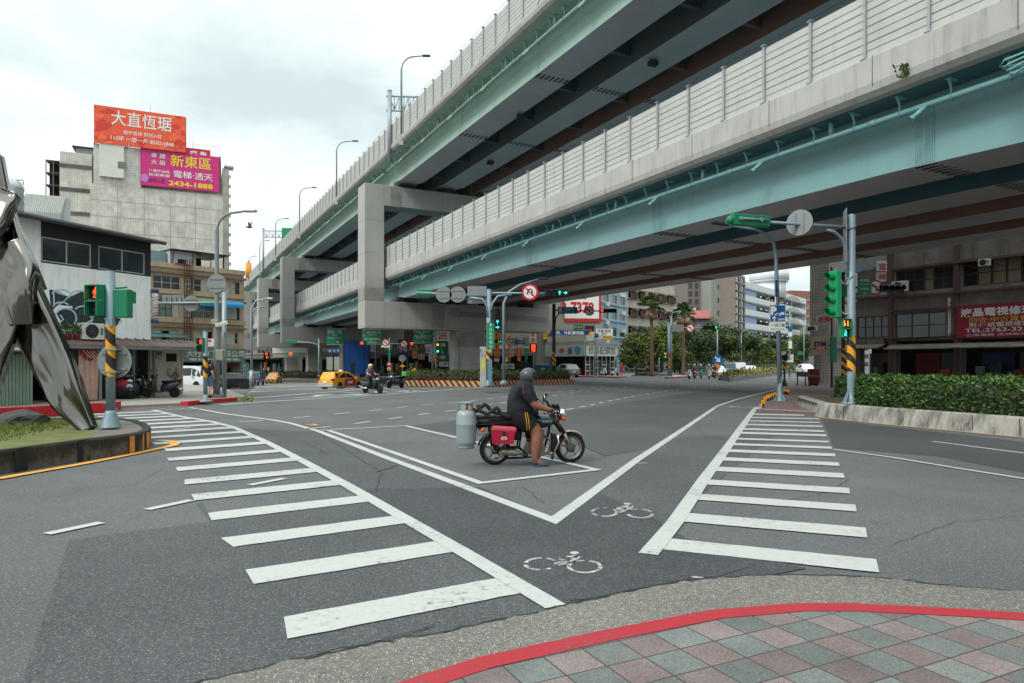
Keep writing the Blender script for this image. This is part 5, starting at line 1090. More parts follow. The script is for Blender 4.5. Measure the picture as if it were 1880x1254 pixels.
# ================================================================= SIGNAL GANTRIES, CENTRE ISLAND
DARKSIG=mat('signal_dark',(24,34,32),.4,0,.1,4)
def text_panel(m,lines,x,z,wd,col,y=-.02,bold=.0):
 m.m(col)
 for s_,dx,dz,w_ in lines:m.text(s_,x+dx*wd,y,z+dz*wd,w=w_*wd,bold=bold)
def arr(m,x,y,z,s,ang=90,mt=None):
 c,q=math.cos(R(ang)),math.sin(R(ang));T=lambda a,b:(x+(a*c-b*q)*s,y,z+(a*q+b*c)*s);mt and m.m(mt)
 m.add([T(-.5,-.09),T(.15,-.09),T(.15,.09),T(-.5,.09)],[(0,1,2,3)]);m.add([T(.05,-.36),T(.5,0),T(.05,.36),T(-.06,.26),T(.2,0),T(-.06,-.26)],[(0,1,2,3,4,5)])
def sig_bar(parent,x0,x1,y,z,h,body,lit=(),n=4,front=True):
 """horizontal traffic light; front=True shows lenses towards -y, else its back with cowls pointing away"""
 m=MB(body);m.bbox(x0,x1,y-.1,y+.12,z-h/2,z+h/2,.03);sd=-1 if front else 1;k=(x1-x0)/n;r=min(k,h)*.42
 for i in range(n):
  cx=x0+k*(i+.5);ring=lambda yy,rr,a0=-.25,a1=1.25:[(cx+rr*math.cos(math.pi*(a0+(a1-a0)*j/10)),yy,z+rr*math.sin(math.pi*(a0+(a1-a0)*j/10)))for j in range(11)]
  yb=y+sd*.1;m.rings([ring(yb,r),ring(yb+sd*.24,r*.96)],False,False);m.rings([ring(yb,r*.97),ring(yb+sd*.24,r*.93)],False,False)
 hd=m.build('signal_head',parent);m=MB(LENS);yl=y+sd*.112
 for i in range(n):
  cx=x0+k*(i+.5);m.m(LENS);m.disc((cx,yl,z),r*.92,18,(0,sd,0));li=dict(lit).get(i)
  if li and front:
   if li=='red':m.m(LEDR);m.disc((cx,yl-.006,z),r*.8,18)
   elif li=='green':m.m(LEDG);m.disc((cx,yl-.006,z),r*.8,18)
   else:arr(m,cx,yl-.006,z,r*1.7,{'up':90,'right':0,'left':180}[li],LEDG)
 m.build('lamp',hd);return hd
def sig_col(parent,x,y,z0,z1,w_,body,lit=(),n=4,rz=0):
 m=MB(body);m.bbox(-w_/2,w_/2,-.1,.12,0,z1-z0,.03);k=(z1-z0)/n;r=min(k,w_)*.42
 for i in range(n):
  cz=k*(i+.5);ring=lambda yy,rr:[(rr*math.cos(math.pi*(-.25+1.5*j/10)),yy,cz+rr*math.sin(math.pi*(-.25+1.5*j/10)))for j in range(11)]
  m.rings([ring(-.1,r),ring(-.36,r*.95)],False,False);m.rings([ring(-.1,r*.96),ring(-.36,r*.91)],False,False)
 hd=m.build('signal_head',parent,loc=(x,y,z0),rz=rz);m=MB(LENS)
 for i in range(n):
  cz=k*(i+.5);m.m(LENS);m.disc((0,-.112,cz),r*.92,18);li=dict(lit).get(i)
  if li in('up','right','left'):arr(m,0,-.118,cz,r*1.7,{'up':90,'right':0,'left':180}[li],LEDG)
  elif li:m.m({'red':LEDR,'green':LEDG,'amber':LEDO}[li]);m.disc((0,-.118,cz),r*.8,18)
 m.build('lamp',hd);return hd
# ---- centre island with striped kerb and hedge
isc=[G(*p)for p in[(738,709),(800,709),(893,711),(960,708.5),(1055,705),(1010,693),(760,693),(735,701)]]
KST=stripemat('kerb_warning_stripe',(206,150,96),(74,54,46),.36,.6,(1.0,.35),duty=.5,dirt=.2);
t=thing('island_kerb','low orange and brown striped kerb wall round the centre island','kerb wall');m=MB(KST);cI=sum(isc,V())/len(isc);ii=[p+(cI-p).normalized()*.3 for p in isc]
for a,b,c,d in zip(isc[:5],isc[1:5]+[isc[5]],ii[:5],ii[1:5]+[ii[5]]):
 h=.42;m.quad((a.x,a.y,0),(b.x,b.y,0),(b.x,b.y,h),(a.x,a.y,h));m.quad((a.x,a.y,h),(b.x,b.y,h),(d.x,d.y,h),(c.x,c.y,h));m.quad((c.x,c.y,h),(d.x,d.y,h),(d.x,d.y,.2),(c.x,c.y,.2))
m.build('wall',t)
m=MB(mat('island_soil',(70,62,50),.95,0,.3,3));m.add([(p.x,p.y,.36)for p in ii],[tuple(range(len(ii)))]);m.build('island_soil',kind='structure')
def leafmat(name,c,v=.35,sc_=5):
 m=mat(name,c,.55,0,v,sc_,spec=.3);return m
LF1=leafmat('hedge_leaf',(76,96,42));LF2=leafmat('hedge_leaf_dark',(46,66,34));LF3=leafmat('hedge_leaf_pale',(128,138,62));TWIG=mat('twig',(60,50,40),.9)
def leafq(m,q,l,up=.35):
 d=V((random.uniform(-1,1),random.uniform(-1,1),random.uniform(-1+up,1))).normalized();n_=d.cross(V((random.uniform(-1,1),random.uniform(-1,1),random.uniform(-1,1)))).normalized()
 m.add([q,q+d*l*.5+n_*l*.28,q+d*l,q+d*l*.5-n_*l*.28],[(0,1,2,3)])
def hedge(name,label,poly,z0,z1,n,l,mats,cat='hedge',group=None,lump=.25,lsc=1.2):
 xs=[p.x for p in poly];ys=[p.y for p in poly];m=MB();k=0
 def ins(x,y):
  r=False;j=len(poly)-1
  for i in range(len(poly)):
   if(poly[i].y>y)!=(poly[j].y>y)and x<(poly[j].x-poly[i].x)*(y-poly[i].y)/(poly[j].y-poly[i].y)+poly[i].x:r=not r
   j=i
  return r
 m.m(TWIG);c=sum(poly,V())/len(poly);m.prism([(p.x+(c.x-p.x)*.12,p.y+(c.y-p.y)*.25,z0)for p in poly],(0,0,(z1-z0)*.62))
 edges=list(zip(poly,poly[1:]+poly[:1]));tot=sum((b-a).length for a,b in edges)
 while k<n:
  top=z1+lump*(z1-z0)*NZ.noise(V((0,0,0)))
  if random.random()<.5:
   x,y=random.uniform(min(xs),max(xs)),random.uniform(min(ys),max(ys))
   if not ins(x,y):continue
   h=z1+(z1-z0)*lump*NZ.noise(V((x*lsc,y*lsc,1.7)));z=h-abs(random.gauss(0,.12))*(z1-z0)
  else:
   r=random.uniform(0,tot)
   for a,b in edges:
    if r<(b-a).length:break
    r-=(b-a).length
   q=a.lerp(b,r/(b-a).length);h=z1+(z1-z0)*lump*NZ.noise(V((q.x*lsc,q.y*lsc,1.7)));f_=random.random();z=z0+(h-z0)*f_
   o=(c-q).normalized()*((.28*f_*f_+.1*NZ.noise(V((q.x*2,q.y*2,z*3)))+abs(random.gauss(0,.08)))*min(1,(z1-z0)));x,y=q.x+o.x,q.y+o.y
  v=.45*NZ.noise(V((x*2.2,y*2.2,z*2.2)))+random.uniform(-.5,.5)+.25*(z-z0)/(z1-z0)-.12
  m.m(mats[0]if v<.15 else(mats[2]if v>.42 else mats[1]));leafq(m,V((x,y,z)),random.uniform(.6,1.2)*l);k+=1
 o=m.build(name);return tag(o,label,cat,group)
random.seed(21)
hin=[p+(cI-p).normalized()*.5 for p in isc]
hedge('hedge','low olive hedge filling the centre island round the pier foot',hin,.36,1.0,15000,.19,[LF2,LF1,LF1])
m=MB(mat('red_leaf',(110,44,46),.7,0,.3,5))
for k in range(1100):
 i=random.choice([0,1,2,2,3,3]);q=hin[i].lerp(hin[i+1],random.random());leafq(m,V((q.x,q.y-.05,.38+random.uniform(0,.28))),.16)
m.build('red_border_plants',label='row of dark red plants along the front of the centre island hedge',cat='border plants')
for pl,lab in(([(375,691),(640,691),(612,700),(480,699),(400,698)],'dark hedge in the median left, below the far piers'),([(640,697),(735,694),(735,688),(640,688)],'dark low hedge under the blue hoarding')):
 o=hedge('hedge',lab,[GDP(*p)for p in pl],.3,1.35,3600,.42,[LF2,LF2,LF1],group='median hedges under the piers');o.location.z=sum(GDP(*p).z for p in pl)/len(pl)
m=MB(mat('median_kerb',(150,144,134),.85,0,.12,1.5));pl=[GDP(*p)for p in[(450,700.5),(560,702),(615,702.5),(645,700),(735,698),(735,690),(380,692),(372,696)]];m.plate([(p.x,p.y)for p in pl],-1.6,-.85);m.build('median',kind='structure')
# ---- main mast-arm post on the island
q=G(898,708,.4);Y=q.y;zo=q.z;X=lambda px,Y_=None:(px-898)/FP*Y
t=thing('traffic_signal_mast','tall grey mast on the centre island with long arms, green arrow lights and round signs','traffic signal',q)
m=MB(POLEG);pole_base(m,.16);zt=zz(531,Y)-zo;m.cyl((0,0,.3),(0,0,zt),.16,.14,n=14);za=zz(541,Y)-zo
m.cyl((X(765),0,za+.12),(0,0,za-.1),.07,n=8);m.cyl((0,0,za+.1),(X(1040),.2,za+.08),.06,n=8)
m.tube([(-.06,-.1,za-1.3),(-.1,-.1,za-.7),(-.4,-.1,za-.25),(-1.1,-.1,za-.18)],.07,8);m.tube([(.1,-.1,za-1.0),(.2,-.1,za-.5),(.5,-.1,za-.1),(1.3,-.1,za)],.07,8);m.build('pole',t)
sig_bar(t,X(765),X(794),.1,za+.12,.38,SGREEN,front=False);round_sign(t,(X(815),-.12,za),.46);round_sign(t,(X(840.5),-.12,za),.46)
m=MB(SIGNBACK);m.box(X(858),X(893),.08,.1,za-.5,za+.5);m.build('sign_panel',t)
round_sign(t,(X(973),-.05,za+.14),.48,False,'no_uturn');sig_bar(t,X(1001),X(1043),.0,za+.1,.4,DARKSIG,{2:'up',3:'right'}.items())
sig_col(t,X(913.5),-.05,zz(606,Y)-zo,zz(566,Y)-zo,.45,DARKSIG,{0:'right',1:'up'}.items())
m=MB(mat('street_sign_green',(24,134,96),.45));x=X(901);m.box(x-.21,x+.21,-.2,-.17,zz(641,Y)-zo,zz(593,Y)-zo);m.m(SIGNW);z1,z0=zz(593,Y)-zo,zz(641,Y)-zo
arr(m,x,-.205,z1-.13,.18,90)
for k,ch in enumerate('往永大道六段'):m.text(ch,x,-.205,z1-.38-k*.24,h=.17)
m.text('1',x,-.205,z0+.1,h=.12);m.build('street_name_sign',t)
m=MB(WARN);m.cyl((0,0,0),(0,0,zz(641,Y)-zz(663,Y)),.163,n=16,caps=False);m.build('warning_sleeve',t,loc=(0,0,zz(663,Y)-zo))
q2=G(887,709,.4);t=thing('utility_box','narrow pale utility cabinet with stickers left of the centre mast','cabinet',q2);m=MB(mat('cabinet_grey',(168,170,164),.6,0,.15,3));m.bbox(-.17,.17,-.1,.2,0,2.2,.02);m.m(mat('sticker_yellow',(196,186,80),.6));m.box(-.1,.12,-.11,-.1,.9,1.5);m.m(mat('sticker_blue',(96,132,148),.6));m.box(.24,.5,0,.05,.3,1.5);m.build('casing',t);m=MB(GROOVE);m.box(-.2,.2,-.112,-.1,1.7,1.73);m.box(-.15,-.12,-.13,-.1,1.9,2.1);m.build('handle',t)
q=G(925,706,.4);Y=q.y;t=thing('street_lamp','plain grey lamp pole curving right under the bridge, just right of the centre mast','lamp',q);m=MB(POLEG);m.lathe([(.3,0),(.12,.25)],10);zt=zz(530,Y)-.4;m.tube([(0,0,.2),(0,0,zt-.9),(.3,0,zt-.2),(1,0,zt+.25),(2.2,0,zt+.6)],[.1,.09,.07,.06,.05],8);m.build('pole',t);m=MB(STEELD);m.bbox(2.1,2.7,-.12,.12,zt+.55,zt+.68,.03);m.build('lamp_head',t)
# dark mast right of it
q=V((0,0,0));q=G(1017,690);Y=q.y=62;q.x=(1017-CX)/FP*Y;q.z=.3;X=lambda px:(px-1017)/FP*Y;zo=q.z
t=thing('traffic_signal_mast','dark brown mast with blue street sign, no right turn disc and red light','traffic signal',q);m=MB(POLED);pole_base(m,.17);m.cyl((0,0,0),(0,0,zz(558,Y)-zo),.17,.15,n=12);za=zz(570,Y)-zo;m.cyl((0,0,za),(X(1100),0,za-.05),.055,n=8);m.tube([(.1,0,za-1.4),(.15,0,za-.8),(.5,0,za-.2),(.8,0,za)],.06,6);m.build('pole',t)
m=MB(SIGN_B);m.box(X(1024),X(1060),-.12,-.08,za-.3,za+.3);m.m(SIGNW);m.box(X(1026),X(1031),-.125,-.12,za-.2,za+.2);m.text('八德路四段',X(1044),-.13,za+.1,w=X(1056)-X(1034));m.text('Bade Rd. Sec.4',X(1044),-.13,za-.15,w=X(1055)-X(1034));m.build('street_name_sign',t)
round_sign(t,(X(1082),-.1,za-.05),.44,False,'no_left');sig_bar(t,X(1101),X(1132),-.05,za-.03,.36,DARKSIG,{0:'red'}.items());m=MB(WARN);m.cyl((0,0,0),(0,0,zz(645,Y)-zz(671,Y)),.175,n=14,caps=False);m.build('warning_sleeve',t,loc=(0,0,zz(671,Y)-zo))
# ---- smaller posts in the middle distance: (px, Y, top py, builder)
def post(px,Y,top,label,mt=POLEG,r=.07,name='sign_post',cat='sign',z0=0,group=None):
 q=V(((px-CX)/FP*Y,Y,z0));t=thing(name,label,cat,q,0,group);m=MB(mt);m.lathe([(r*2,0),(r*1.3,.2)],8);m.cyl((0,0,0),(0,0,zz(top,Y)-z0),r,n=8);m.build('pole',t);return t,(lambda p:(p-px)/FP*Y),(lambda p:zz(p,Y)-z0)
def green_sign(t,x0,x1,z0,z1,lines,y=-.12):
 m=MB(SIGN_G);m.box(x0,x1,y,y+.05,z0,z1);m.m(SIGNW);e_=.04*(x1-x0)
 for a in((x0,x1,z0,z0+e_*.3),(x0,x1,z1-e_*.3,z1)):m.box(a[0],a[1],y-.004,y,a[2],a[3])
 cx,w_,h_=(x0+x1)/2,x1-x0,z1-z0
 for s_,dx,dz,ww in lines:
  if s_ in('^','<'):arr(m,cx+dx*w_,y-.01,z0+dz*h_,ww*w_,90 if s_=='^' else 135)
  else:m.text(s_,cx+dx*w_,y-.01,z0+dz*h_,w=ww*w_)
 return m.build('sign_panel',t)
t,x,z=post(690,88,606,'green direction sign on a dark mast, left of the pier column, with red light',POLED,.12,'direction_sign',group='green direction signs');green_sign(t,x(665),x(701),z(632),z(605),[('^',-.4,.6,.1),('南京東路三段',.1,.8,.7),('Nanjing E Rd',.05,.62,.4),('松山 饒河街夜市',.05,.35,.8),('Raohe St.',.05,.15,.4)]);m=MB(LENS);m.bbox(x(660),x(672),-.2,.1,z(635),z(626),.05);m.m(LEDR);m.disc((x(665),-.21,z(630)),.17,14);m.build('signal_head',t)
t,x,z=post(612,105,603,'green direction sign left of the blue hoarding',POLED,.12,'direction_sign',group='green direction signs');green_sign(t,x(600),x(637),z(633),z(604),[('國道一號',-.1,.82,.7),('五股',-.1,.62,.25),('National Fwy 1',-.1,.42,.6),('<',.05,.16,.14)]);m=MB(SIGN_B);m.box(x(602),x(625),-.1,-.05,z(648),z(640));m.m(SIGNW);[arr(m,x(p),-.11,z(644),.45,a)for p,a in((606,225),(614,135),(621,90))];m.build('lane_sign',t)
t,x,z=post(794,75,598,'green direction sign with striped post beside the pier column',POLEG,.1,'direction_sign',group='green direction signs');green_sign(t,x(759),x(795),z(630),z(604),[('內湖 堤頂',-.05,.86,.8),('Neihu',-.05,.7,.3),('松山機場 4.2',0,.5,.85),('Songshan Airport',0,.34,.7),('^',.0,.13,.1)]);sig_col(t,x(804),-.05,z(648),z(630),.5,SGREEN,{0:'green',2:'amber'}.items(),3)
m=MB(WARN);m.cyl((0,0,0),(0,0,z(651)-z(671)),.16,n=10,caps=False);m.build('warning_sleeve',t,loc=(x(801),-.05,z(671)));m=MB(POLEG);m.cyl((x(801),-.05,0),(x(801),-.05,z(628)),.13,n=8);m.build('pole',t)
t,x,z=post(715,80,620,'cantilever with two no turn discs and small warning triangles, left of the hedge island',POLEG,.08,'sign_post',group=None);m=MB(POLEG);m.cyl((x(707),0,z(631)),(x(760),0,z(631)),.06,n=6);m.build('arm',t);round_sign(t,(x(708),-.1,z(629)),.42,False,'no_left');round_sign(t,(x(742),-.1,z(631)),.42,False,'no_left')
m=MB(SIGNW);m.box(x(700),x(716),-.08,-.05,z(638),z(634));m.m(SIGN_G);m.box(x(713),x(717),-.1,-.06,z(663),z(643));m.m(SIGNR);m.add([(x(709),-.08,z(671)),(x(720),-.08,z(671)),(x(714.5),-.08,z(662))],[(0,1,2)]);m.m(SIGNW);m.add([(x(711.5),-.09,z(669.8)),(x(717.5),-.09,z(669.8)),(x(714.5),-.09,z(665))],[(0,1,2)]);m.m(YEL);m.box(x(711),x(718),-.08,-.05,z(680),z(674));m.m(LENS);m.bbox(x(753),x(762),-.2,.1,z(635),z(627),.05);m.m(LEDR);m.disc((x(756.5),-.21,z(631)),.16,12);m.build('sign_panel',t)
t,x,z=post(739,72,654,'slim post with blank round disc and yellow diamond, before the shops',POLEG,.05);round_sign(t,(0,-.06,z(658)),.38);m=MB(YEL);m.prism([(x(733),-.1,z(672)),(x(739),-.1,z(669)),(x(745),-.1,z(672)),(x(739),-.1,z(675))],(0,.03,0));m.build('sign_panel',t)
t,x,z=post(761,66,676,'small yellow diamond sign at the left tip of the hedge island',POLEG,.05);m=MB(YEL);s_=.3;m.prism([(-s_,-.06,z(681)),(0,-.06,z(681)+s_),(s_,-.06,z(681)),(0,-.06,z(681)-s_)],(0,.03,0));m.m(BLK);arr(m,0,-.07,z(681),.3,-60);m.build('sign_panel',t)
t,x,z=post(585.5,90,622,'grey mast with long green backed signal arm among the far piers',POLEG,.11,'traffic_signal_mast','traffic signal');m=MB(POLEG);m.tube([(0,0,z(640)),(-.3,0,z(632)),(-1.2,0,z(629)),(x(524),0,z(627))],.08,8);m.build('arm',t);sig_bar(t,x(523),x(545),0,z(628),.45,SGREEN,front=False);m=MB(SIGN_G);m.box(x(525),x(541),-.1,0,z(652),z(647));m.m(LEDR);m.disc((x(534),-.12,z(649.5)),.2,12);m.build('signal_head',t)
t,x,z=post(490,110,640,'far red lights on a dark post between the third and fourth piers',POLED,.1,'traffic_signal_mast','traffic signal');m=MB(LENS);m.bbox(-.5,.5,-.2,.1,z(660),z(647),.05);m.m(LEDR);m.disc((0,-.21,z(650)),.2,12);m.disc((.1,-.21,z(656)),.17,12);m.build('signal_head',t)
t,x,z=post(936,80,618,'no turn disc and green light on a slim mast behind the lamp pole',POLEG,.07,'traffic_signal_mast','traffic signal');round_sign(t,(0,-.1,z(627)),.37,False,'no_left');sig_bar(t,x(908),x(921),0,z(627),.3,DARKSIG,{2:'left',3:'right'}.items());m=MB(POLEG);m.cyl((x(908),.1,z(627)),(x(965),.1,z(627)),.05,n=6);m.build('arm',t);m=MB(SIGN_B);m.box(x(944),x(964),-.1,-.05,z(632),z(624.5));m.m(SIGNW);m.text('八德路四段',x(955),-.11,z(628),w=x(962)-x(948));m.build('street_name_sign',t)
t,x,z=post(966,84,640,'small green street sign before the red shop banner',POLEG,.05);m=MB(SIGN_G);m.box(x(964),x(968.5),-.08,-.05,z(660),z(640));m.build('street_name_sign',t)
t,x,z=post(979,76,634,'red LED countdown panel beside the dark mast',POLEG,.06,'led_panel','signal');m=MB(BLK);m.bbox(x(973),x(985.5),-.15,.1,z(647),z(632),.03);m.m(LEDR);m.text('壹',x(979.3),-.17,z(636.5),h=.5,bold=.02);m.text('10',x(979.3),-.17,z(643.5),h=.38,bold=.02);m.build('panel',t)
# ---- posts right of the junction
t,x,z=post(1093,82,596,'post with parking sign before the pale shop corner, green and brown direction plates',POLEG,.1,'sign_post');m=MB(SIGN_G);m.box(x(1053),x(1071),-.1,-.05,z(608),z(596));m.m(mat('sign_brown',(104,46,52),.45));m.box(x(1073),x(1091),-.1,-.05,z(609),z(598));m.m(SIGNW);m.text('基隆路',x(1062),-.11,z(600),w=1.0);m.text('Keelung Rd',x(1062),-.11,z(605),w=.9);m.text('松山文創',x(1080),-.11,z(606),w=.8);m.m(SIGN_B);m.box(x(1091),x(1099),-.1,-.05,z(620),z(612));m.m(SIGNW);m.text('P',x(1095),-.11,z(614),h=.22);m.m(mat('cabinet_grey',(168,170,164)));m.box(x(1092),x(1097),-.15,.1,z(657),z(624));m.build('sign_panel',t)
Y=84;t,x,z=post(1228,84,594,'grey mast with yellow striped sleeve, no turn disc and green light at the tree corner',POLEG,.17,'traffic_signal_mast','traffic signal');m=MB(POLEG);m.cyl((x(1233),.2,0),(x(1233),.2,z(580)),.12,n=8);m.cyl((0,0,z(602)),(x(1300),0,z(602)),.07,n=8);m.tube([(x(1233),.2,z(580)),(x(1236),.2,z(574)),(x(1250),.2,z(570))],.06,6);m.build('arm',t);m=MB(SIGNBACK);m.box(x(1232),x(1255),-.1,-.06,z(609),z(596));m.build('sign_panel',t);round_sign(t,(x(1267),-.1,z(602.5)),.5,False,'no_left');round_sign(t,(x(1281),-.02,z(602)),.42);sig_bar(t,x(1290),x(1318),0,z(601.5),.5,DARKSIG,{3:'up'}.items())
m=MB(WARN);m.cyl((0,0,0),(0,0,z(657)-z(675)),.18,n=12,caps=False);m.build('warning_sleeve',t,loc=(0,0,z(675)));ped_head(t,x(1221),-.1,z(652),1.0,'26',True);m=MB(SIGNR);m.box(x(1228),x(1231),-.2,-.15,z(655),z(648));m.build('sign_panel',t)
t,x,z=post(1210,90,656,'thin pale post by the palm trunk',POLEG,.06,'bollard_post','post')
t,x,z=post(1317,86,602,'grey lamp post behind the motorcyclists with blue arrow disc',POLEG,.09,'street_lamp','lamp');m=MB(POLEG);m.tube([(0,0,z(604)),(.3,0,z(597)),(1.9,0,z(591))],.06,6);m.build('arm',t);m=MB(SIGN_B);m.cyl((0,-.14,z(660)),(0,-.1,z(660)),.62,n=22,smooth=False);m.m(SIGNW);arr(m,0,-.15,z(660),.9,-45);m.build('sign_disc',t);m=MB(mat('diamond_orange',(226,140,30),.5));s_=.42;zc_=z(674);m.prism([(-s_,-.2,zc_),(0,-.2,zc_+s_),(s_,-.2,zc_),(0,-.2,zc_-s_)],(0,.03,0));m.build('warning_diamond',t)
for px,Y_,tp,tip,lab in((1361,120,612,1376,'far lamp post above the small trees, left of the car park'),(1379,140,624,1398,'farthest lamp post in front of the car park'),(1476,130,590,1460,'slim lamp post at the corner of the tiled shop building')):
 t,x,z=post(px,Y_,tp,lab,POLEG,.1,'street_lamp','lamp',group='lamp posts on the right hand road');m=MB(POLEG);m.tube([(0,0,z(tp)),(x(tip)*.25,0,z(tp-5)),(x(tip),0,z(tp-7))],.07,6);m.build('arm',t)
t,x,z=post(1450,78,571,'grey post with blue disc, paper notices and no parking plate on the right road',POLEG,.09);m=MB(POLEG);m.tube([(0,0,z(590)),(x(1444),0,z(578)),(x(1432),0,z(572))],.05,6);m.build('arm',t);m=MB(SIGN_B);m.cyl((0,-.14,z(604)),(0,-.1,z(604)),.3,n=18,smooth=False);m.m(SIGNW);m.box(-.2,.2,-.15,-.1,z(640),z(626));m.box(-.22,.22,-.15,-.1,z(618),z(610));m.m(SIGNW);m.box(-.35,.35,-.15,-.1,z(665),z(651));m.build('sign_panel',t);round_sign(t,(0,-.17,z(656)),.26,False,'no_left');m=MB(SIGN_G);m.box(x(1463),x(1473),-.12,-.1,z(652),z(645));m.build('sign_panel',t)
t,x,z=post(1440,51,650,'dark tapered signal post with green light standing in the right roadway mouth',BLK,.07,'traffic_signal','traffic signal');m=MB(BLK);m.lathe([(.28,0),(.2,.1),(.09,.5)],10);m.build('base',t);sig_col(t,x(1444),-.1,z(662),z(650),.32,DARKSIG,{0:'green',1:'green',2:'amber'}.items(),3);m=MB(WARN);m.cyl((0,0,0),(0,0,z(661)-z(678)),.12,n=8,caps=False);m.build('warning_sleeve',t,loc=(0,0,z(678)));m=MB(SIGNW);m.box(x(1434),x(1442),-.1,-.05,z(652),z(645));m.build('sign_panel',t)
# ================================================================= BUILDINGS BEHIND
def house(name,label,A,B,z1,mt,rows,depth=10,fm=None,gm=None,ledge=None,base=None,roof=None,group=None,cat='building',frames=True):
 """plain block with a grid of windows on its front: rows = (z0, z1, [(u0, u1, panes)])"""
 f=Fac(A,B);L=f.L;t=thing(name,label,cat,(f.A.x,f.A.y,0),f.rz,group);m=MB(mt);hs=[(a,b,c,d)for c,d,ws in rows for a,b,_ in ws]
 wall(m,0,L,0,z1,hs,.2);m.quad((L,0,0),(L,depth,0),(L,depth,z1),(L,0,z1));m.quad((0,0,0),(0,0,z1),(0,depth,z1),(0,depth,0));m.quad((0,depth,0),(0,depth,z1),(L,depth,z1),(L,depth,0));m.quad((0,0,z1),(L,0,z1),(L,depth,z1),(0,depth,z1));m.build('wall',t)
 for i,(c,d,ws)in enumerate(rows):
  for a,b,k in ws:window(t,a,b,c,d,.13,k,1,fm or WINF,gm or GLASS,.06)
 if ledge:
  m=MB(ledge)
  for c,d,ws in rows:m.box(-.05,L+.05,-.25,-.002,c-.35,c-.12)
  m.build('ledge',t)
 return t,f,L
def grid(n,L,w_,z0,pitch,floors,h=1.4,k=2,m0=.5):return[(z0+j*pitch,z0+j*pitch+h,[((i+.5)*L/n-w_/2,(i+.5)*L/n+w_/2,k)for i in range(n)])for j in range(floors)]
GREYR=mat('render_grey',(146,144,136),.85,0,.1,.5,streak=.45,dirt=(110,96,80));BLUER=mat('render_blue',(150,172,186),.8,0,.1,.6,streak=.35);CREAM=mat('render_cream',(186,182,166),.85,0,.12,.6,streak=.5,dirt=(120,104,84));BROWNR=mat('tile_brown',(118,108,104),.7,0,.12,.8,streak=.3);OLIVE=mat('tower_olive_grey',(142,144,136),.75,0,.06,.3,streak=.2);BRICK=mat('brick_red_tile',(146,92,80),.75,0,.1,.6)
def at(px,Y):return((px-CX)/FP*Y,Y)
# shop row seen under the bridge, left of and behind the pier column
random.seed(31)
for i,(a,b,Y,h,mt,lab)in enumerate([(440,520,175,16,GREYR,'dark grey house behind the far left piers'),(505,600,190,9,CREAM,'pale low building between the third and second piers'),(630,700,150,14,BROWNR,'brown shophouse behind the blue hoarding'),(700,748,128,15,GREYR,'grey shophouse with dark arcade left of the striped sign post'),(748,800,120,15,BROWNR,'brown shophouse behind the green direction sign'),(795,862,116,16,CREAM,'cream shophouse directly behind the pier column'),(862,930,112,16,GREYR,'grey shophouse behind the centre mast, hung with orange signs'),(928,985,108,16,CREAM,'cream shophouse behind the red LED panel')]):
 A,B=at(a,Y),at(b,Y-3);L=Fac(A,B).L;t,f,L=house('shophouse',lab,A,B,h,mt,grid(max(2,int(L/3.2)),L,2.1,4.4,3.4,int((h-4)/3.4)),9,ledge=mt,group='shophouses behind the pier')
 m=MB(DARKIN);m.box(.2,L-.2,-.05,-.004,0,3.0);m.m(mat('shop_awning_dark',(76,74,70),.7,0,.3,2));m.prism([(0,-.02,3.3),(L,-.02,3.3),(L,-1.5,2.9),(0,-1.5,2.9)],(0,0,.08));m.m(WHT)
 for k in range(int(L*1.5)):m.m([mat('shop_goods_a',(150,70,60),.7),mat('shop_goods_b',(70,110,140),.7),mat('shop_goods_c',(190,180,150),.7),mat('shop_goods_d',(60,90,70),.7)][k%4]);x=random.uniform(.2,L-1);m.box(x,x+random.uniform(.3,.9),-random.uniform(.3,.8),-.06,0,random.uniform(.5,2.2))
 m.build('shop_front',t)
# hanging and wall signs, each its own thing
def sign(x0,x1,y0,y1,Y,c,txt,tc,label,vert=False,th=.25,bold=.015,cat='shop sign',group='shop signs behind the pier',lines=None):
 q=P(x0,y1,Y);t=thing('shop_sign',label,cat,q,0,group);W,Hh=(x1-x0)/FP*Y,(y1-y0)/FP*Y;m=MB(mat('sign_%d_%d_%d'%c,c,.5,0,.08));m.box(0,W,0,th,0,Hh);m.m(mat('letter_%d_%d_%d'%tc,tc,.5))
 if vert:
  k=len(txt)
  for i,ch in enumerate(txt):m.text(ch,W/2,-.02,Hh*(1-(i+.5)/k),h=min(Hh/k*.75,W*.8),bold=bold)
 elif lines:
  for s_,zz_,ww,hh in lines:m.text(s_,W/2,-.02,Hh*zz_,w=W*ww,h=Hh*hh,bold=bold)
 elif txt:m.text(txt,W/2,-.02,Hh/2,w=W*.86,h=Hh*.62,bold=bold)
 m.build('panel',t);m=MB(STEELD);m.box(W*.1,W*.14,th,th+.5,Hh*.4,Hh*.6);m.box(W*.86,W*.9,th,th+.5,Hh*.4,Hh*.6);m.build('bracket',t);return t
S_=sign
S_(803,823,588,626,92,(222,222,216),'2695',(190,40,50),'white sign with pink 2695 hanging above the green shop board',lines=[('2695',.25,.8,.35)]);S_(803,823,627,663,92.2,(30,92,74),'清水L',(214,216,206),'dark green board with white characters beside the pier column',lines=[('清',.82,.5,.2),('L',.5,.15,.25),('水',.2,.7,.22)]);S_(806,823,664,673,91.8,(206,206,200),'三野',(60,60,60),'small white sign with black characters under the green board')
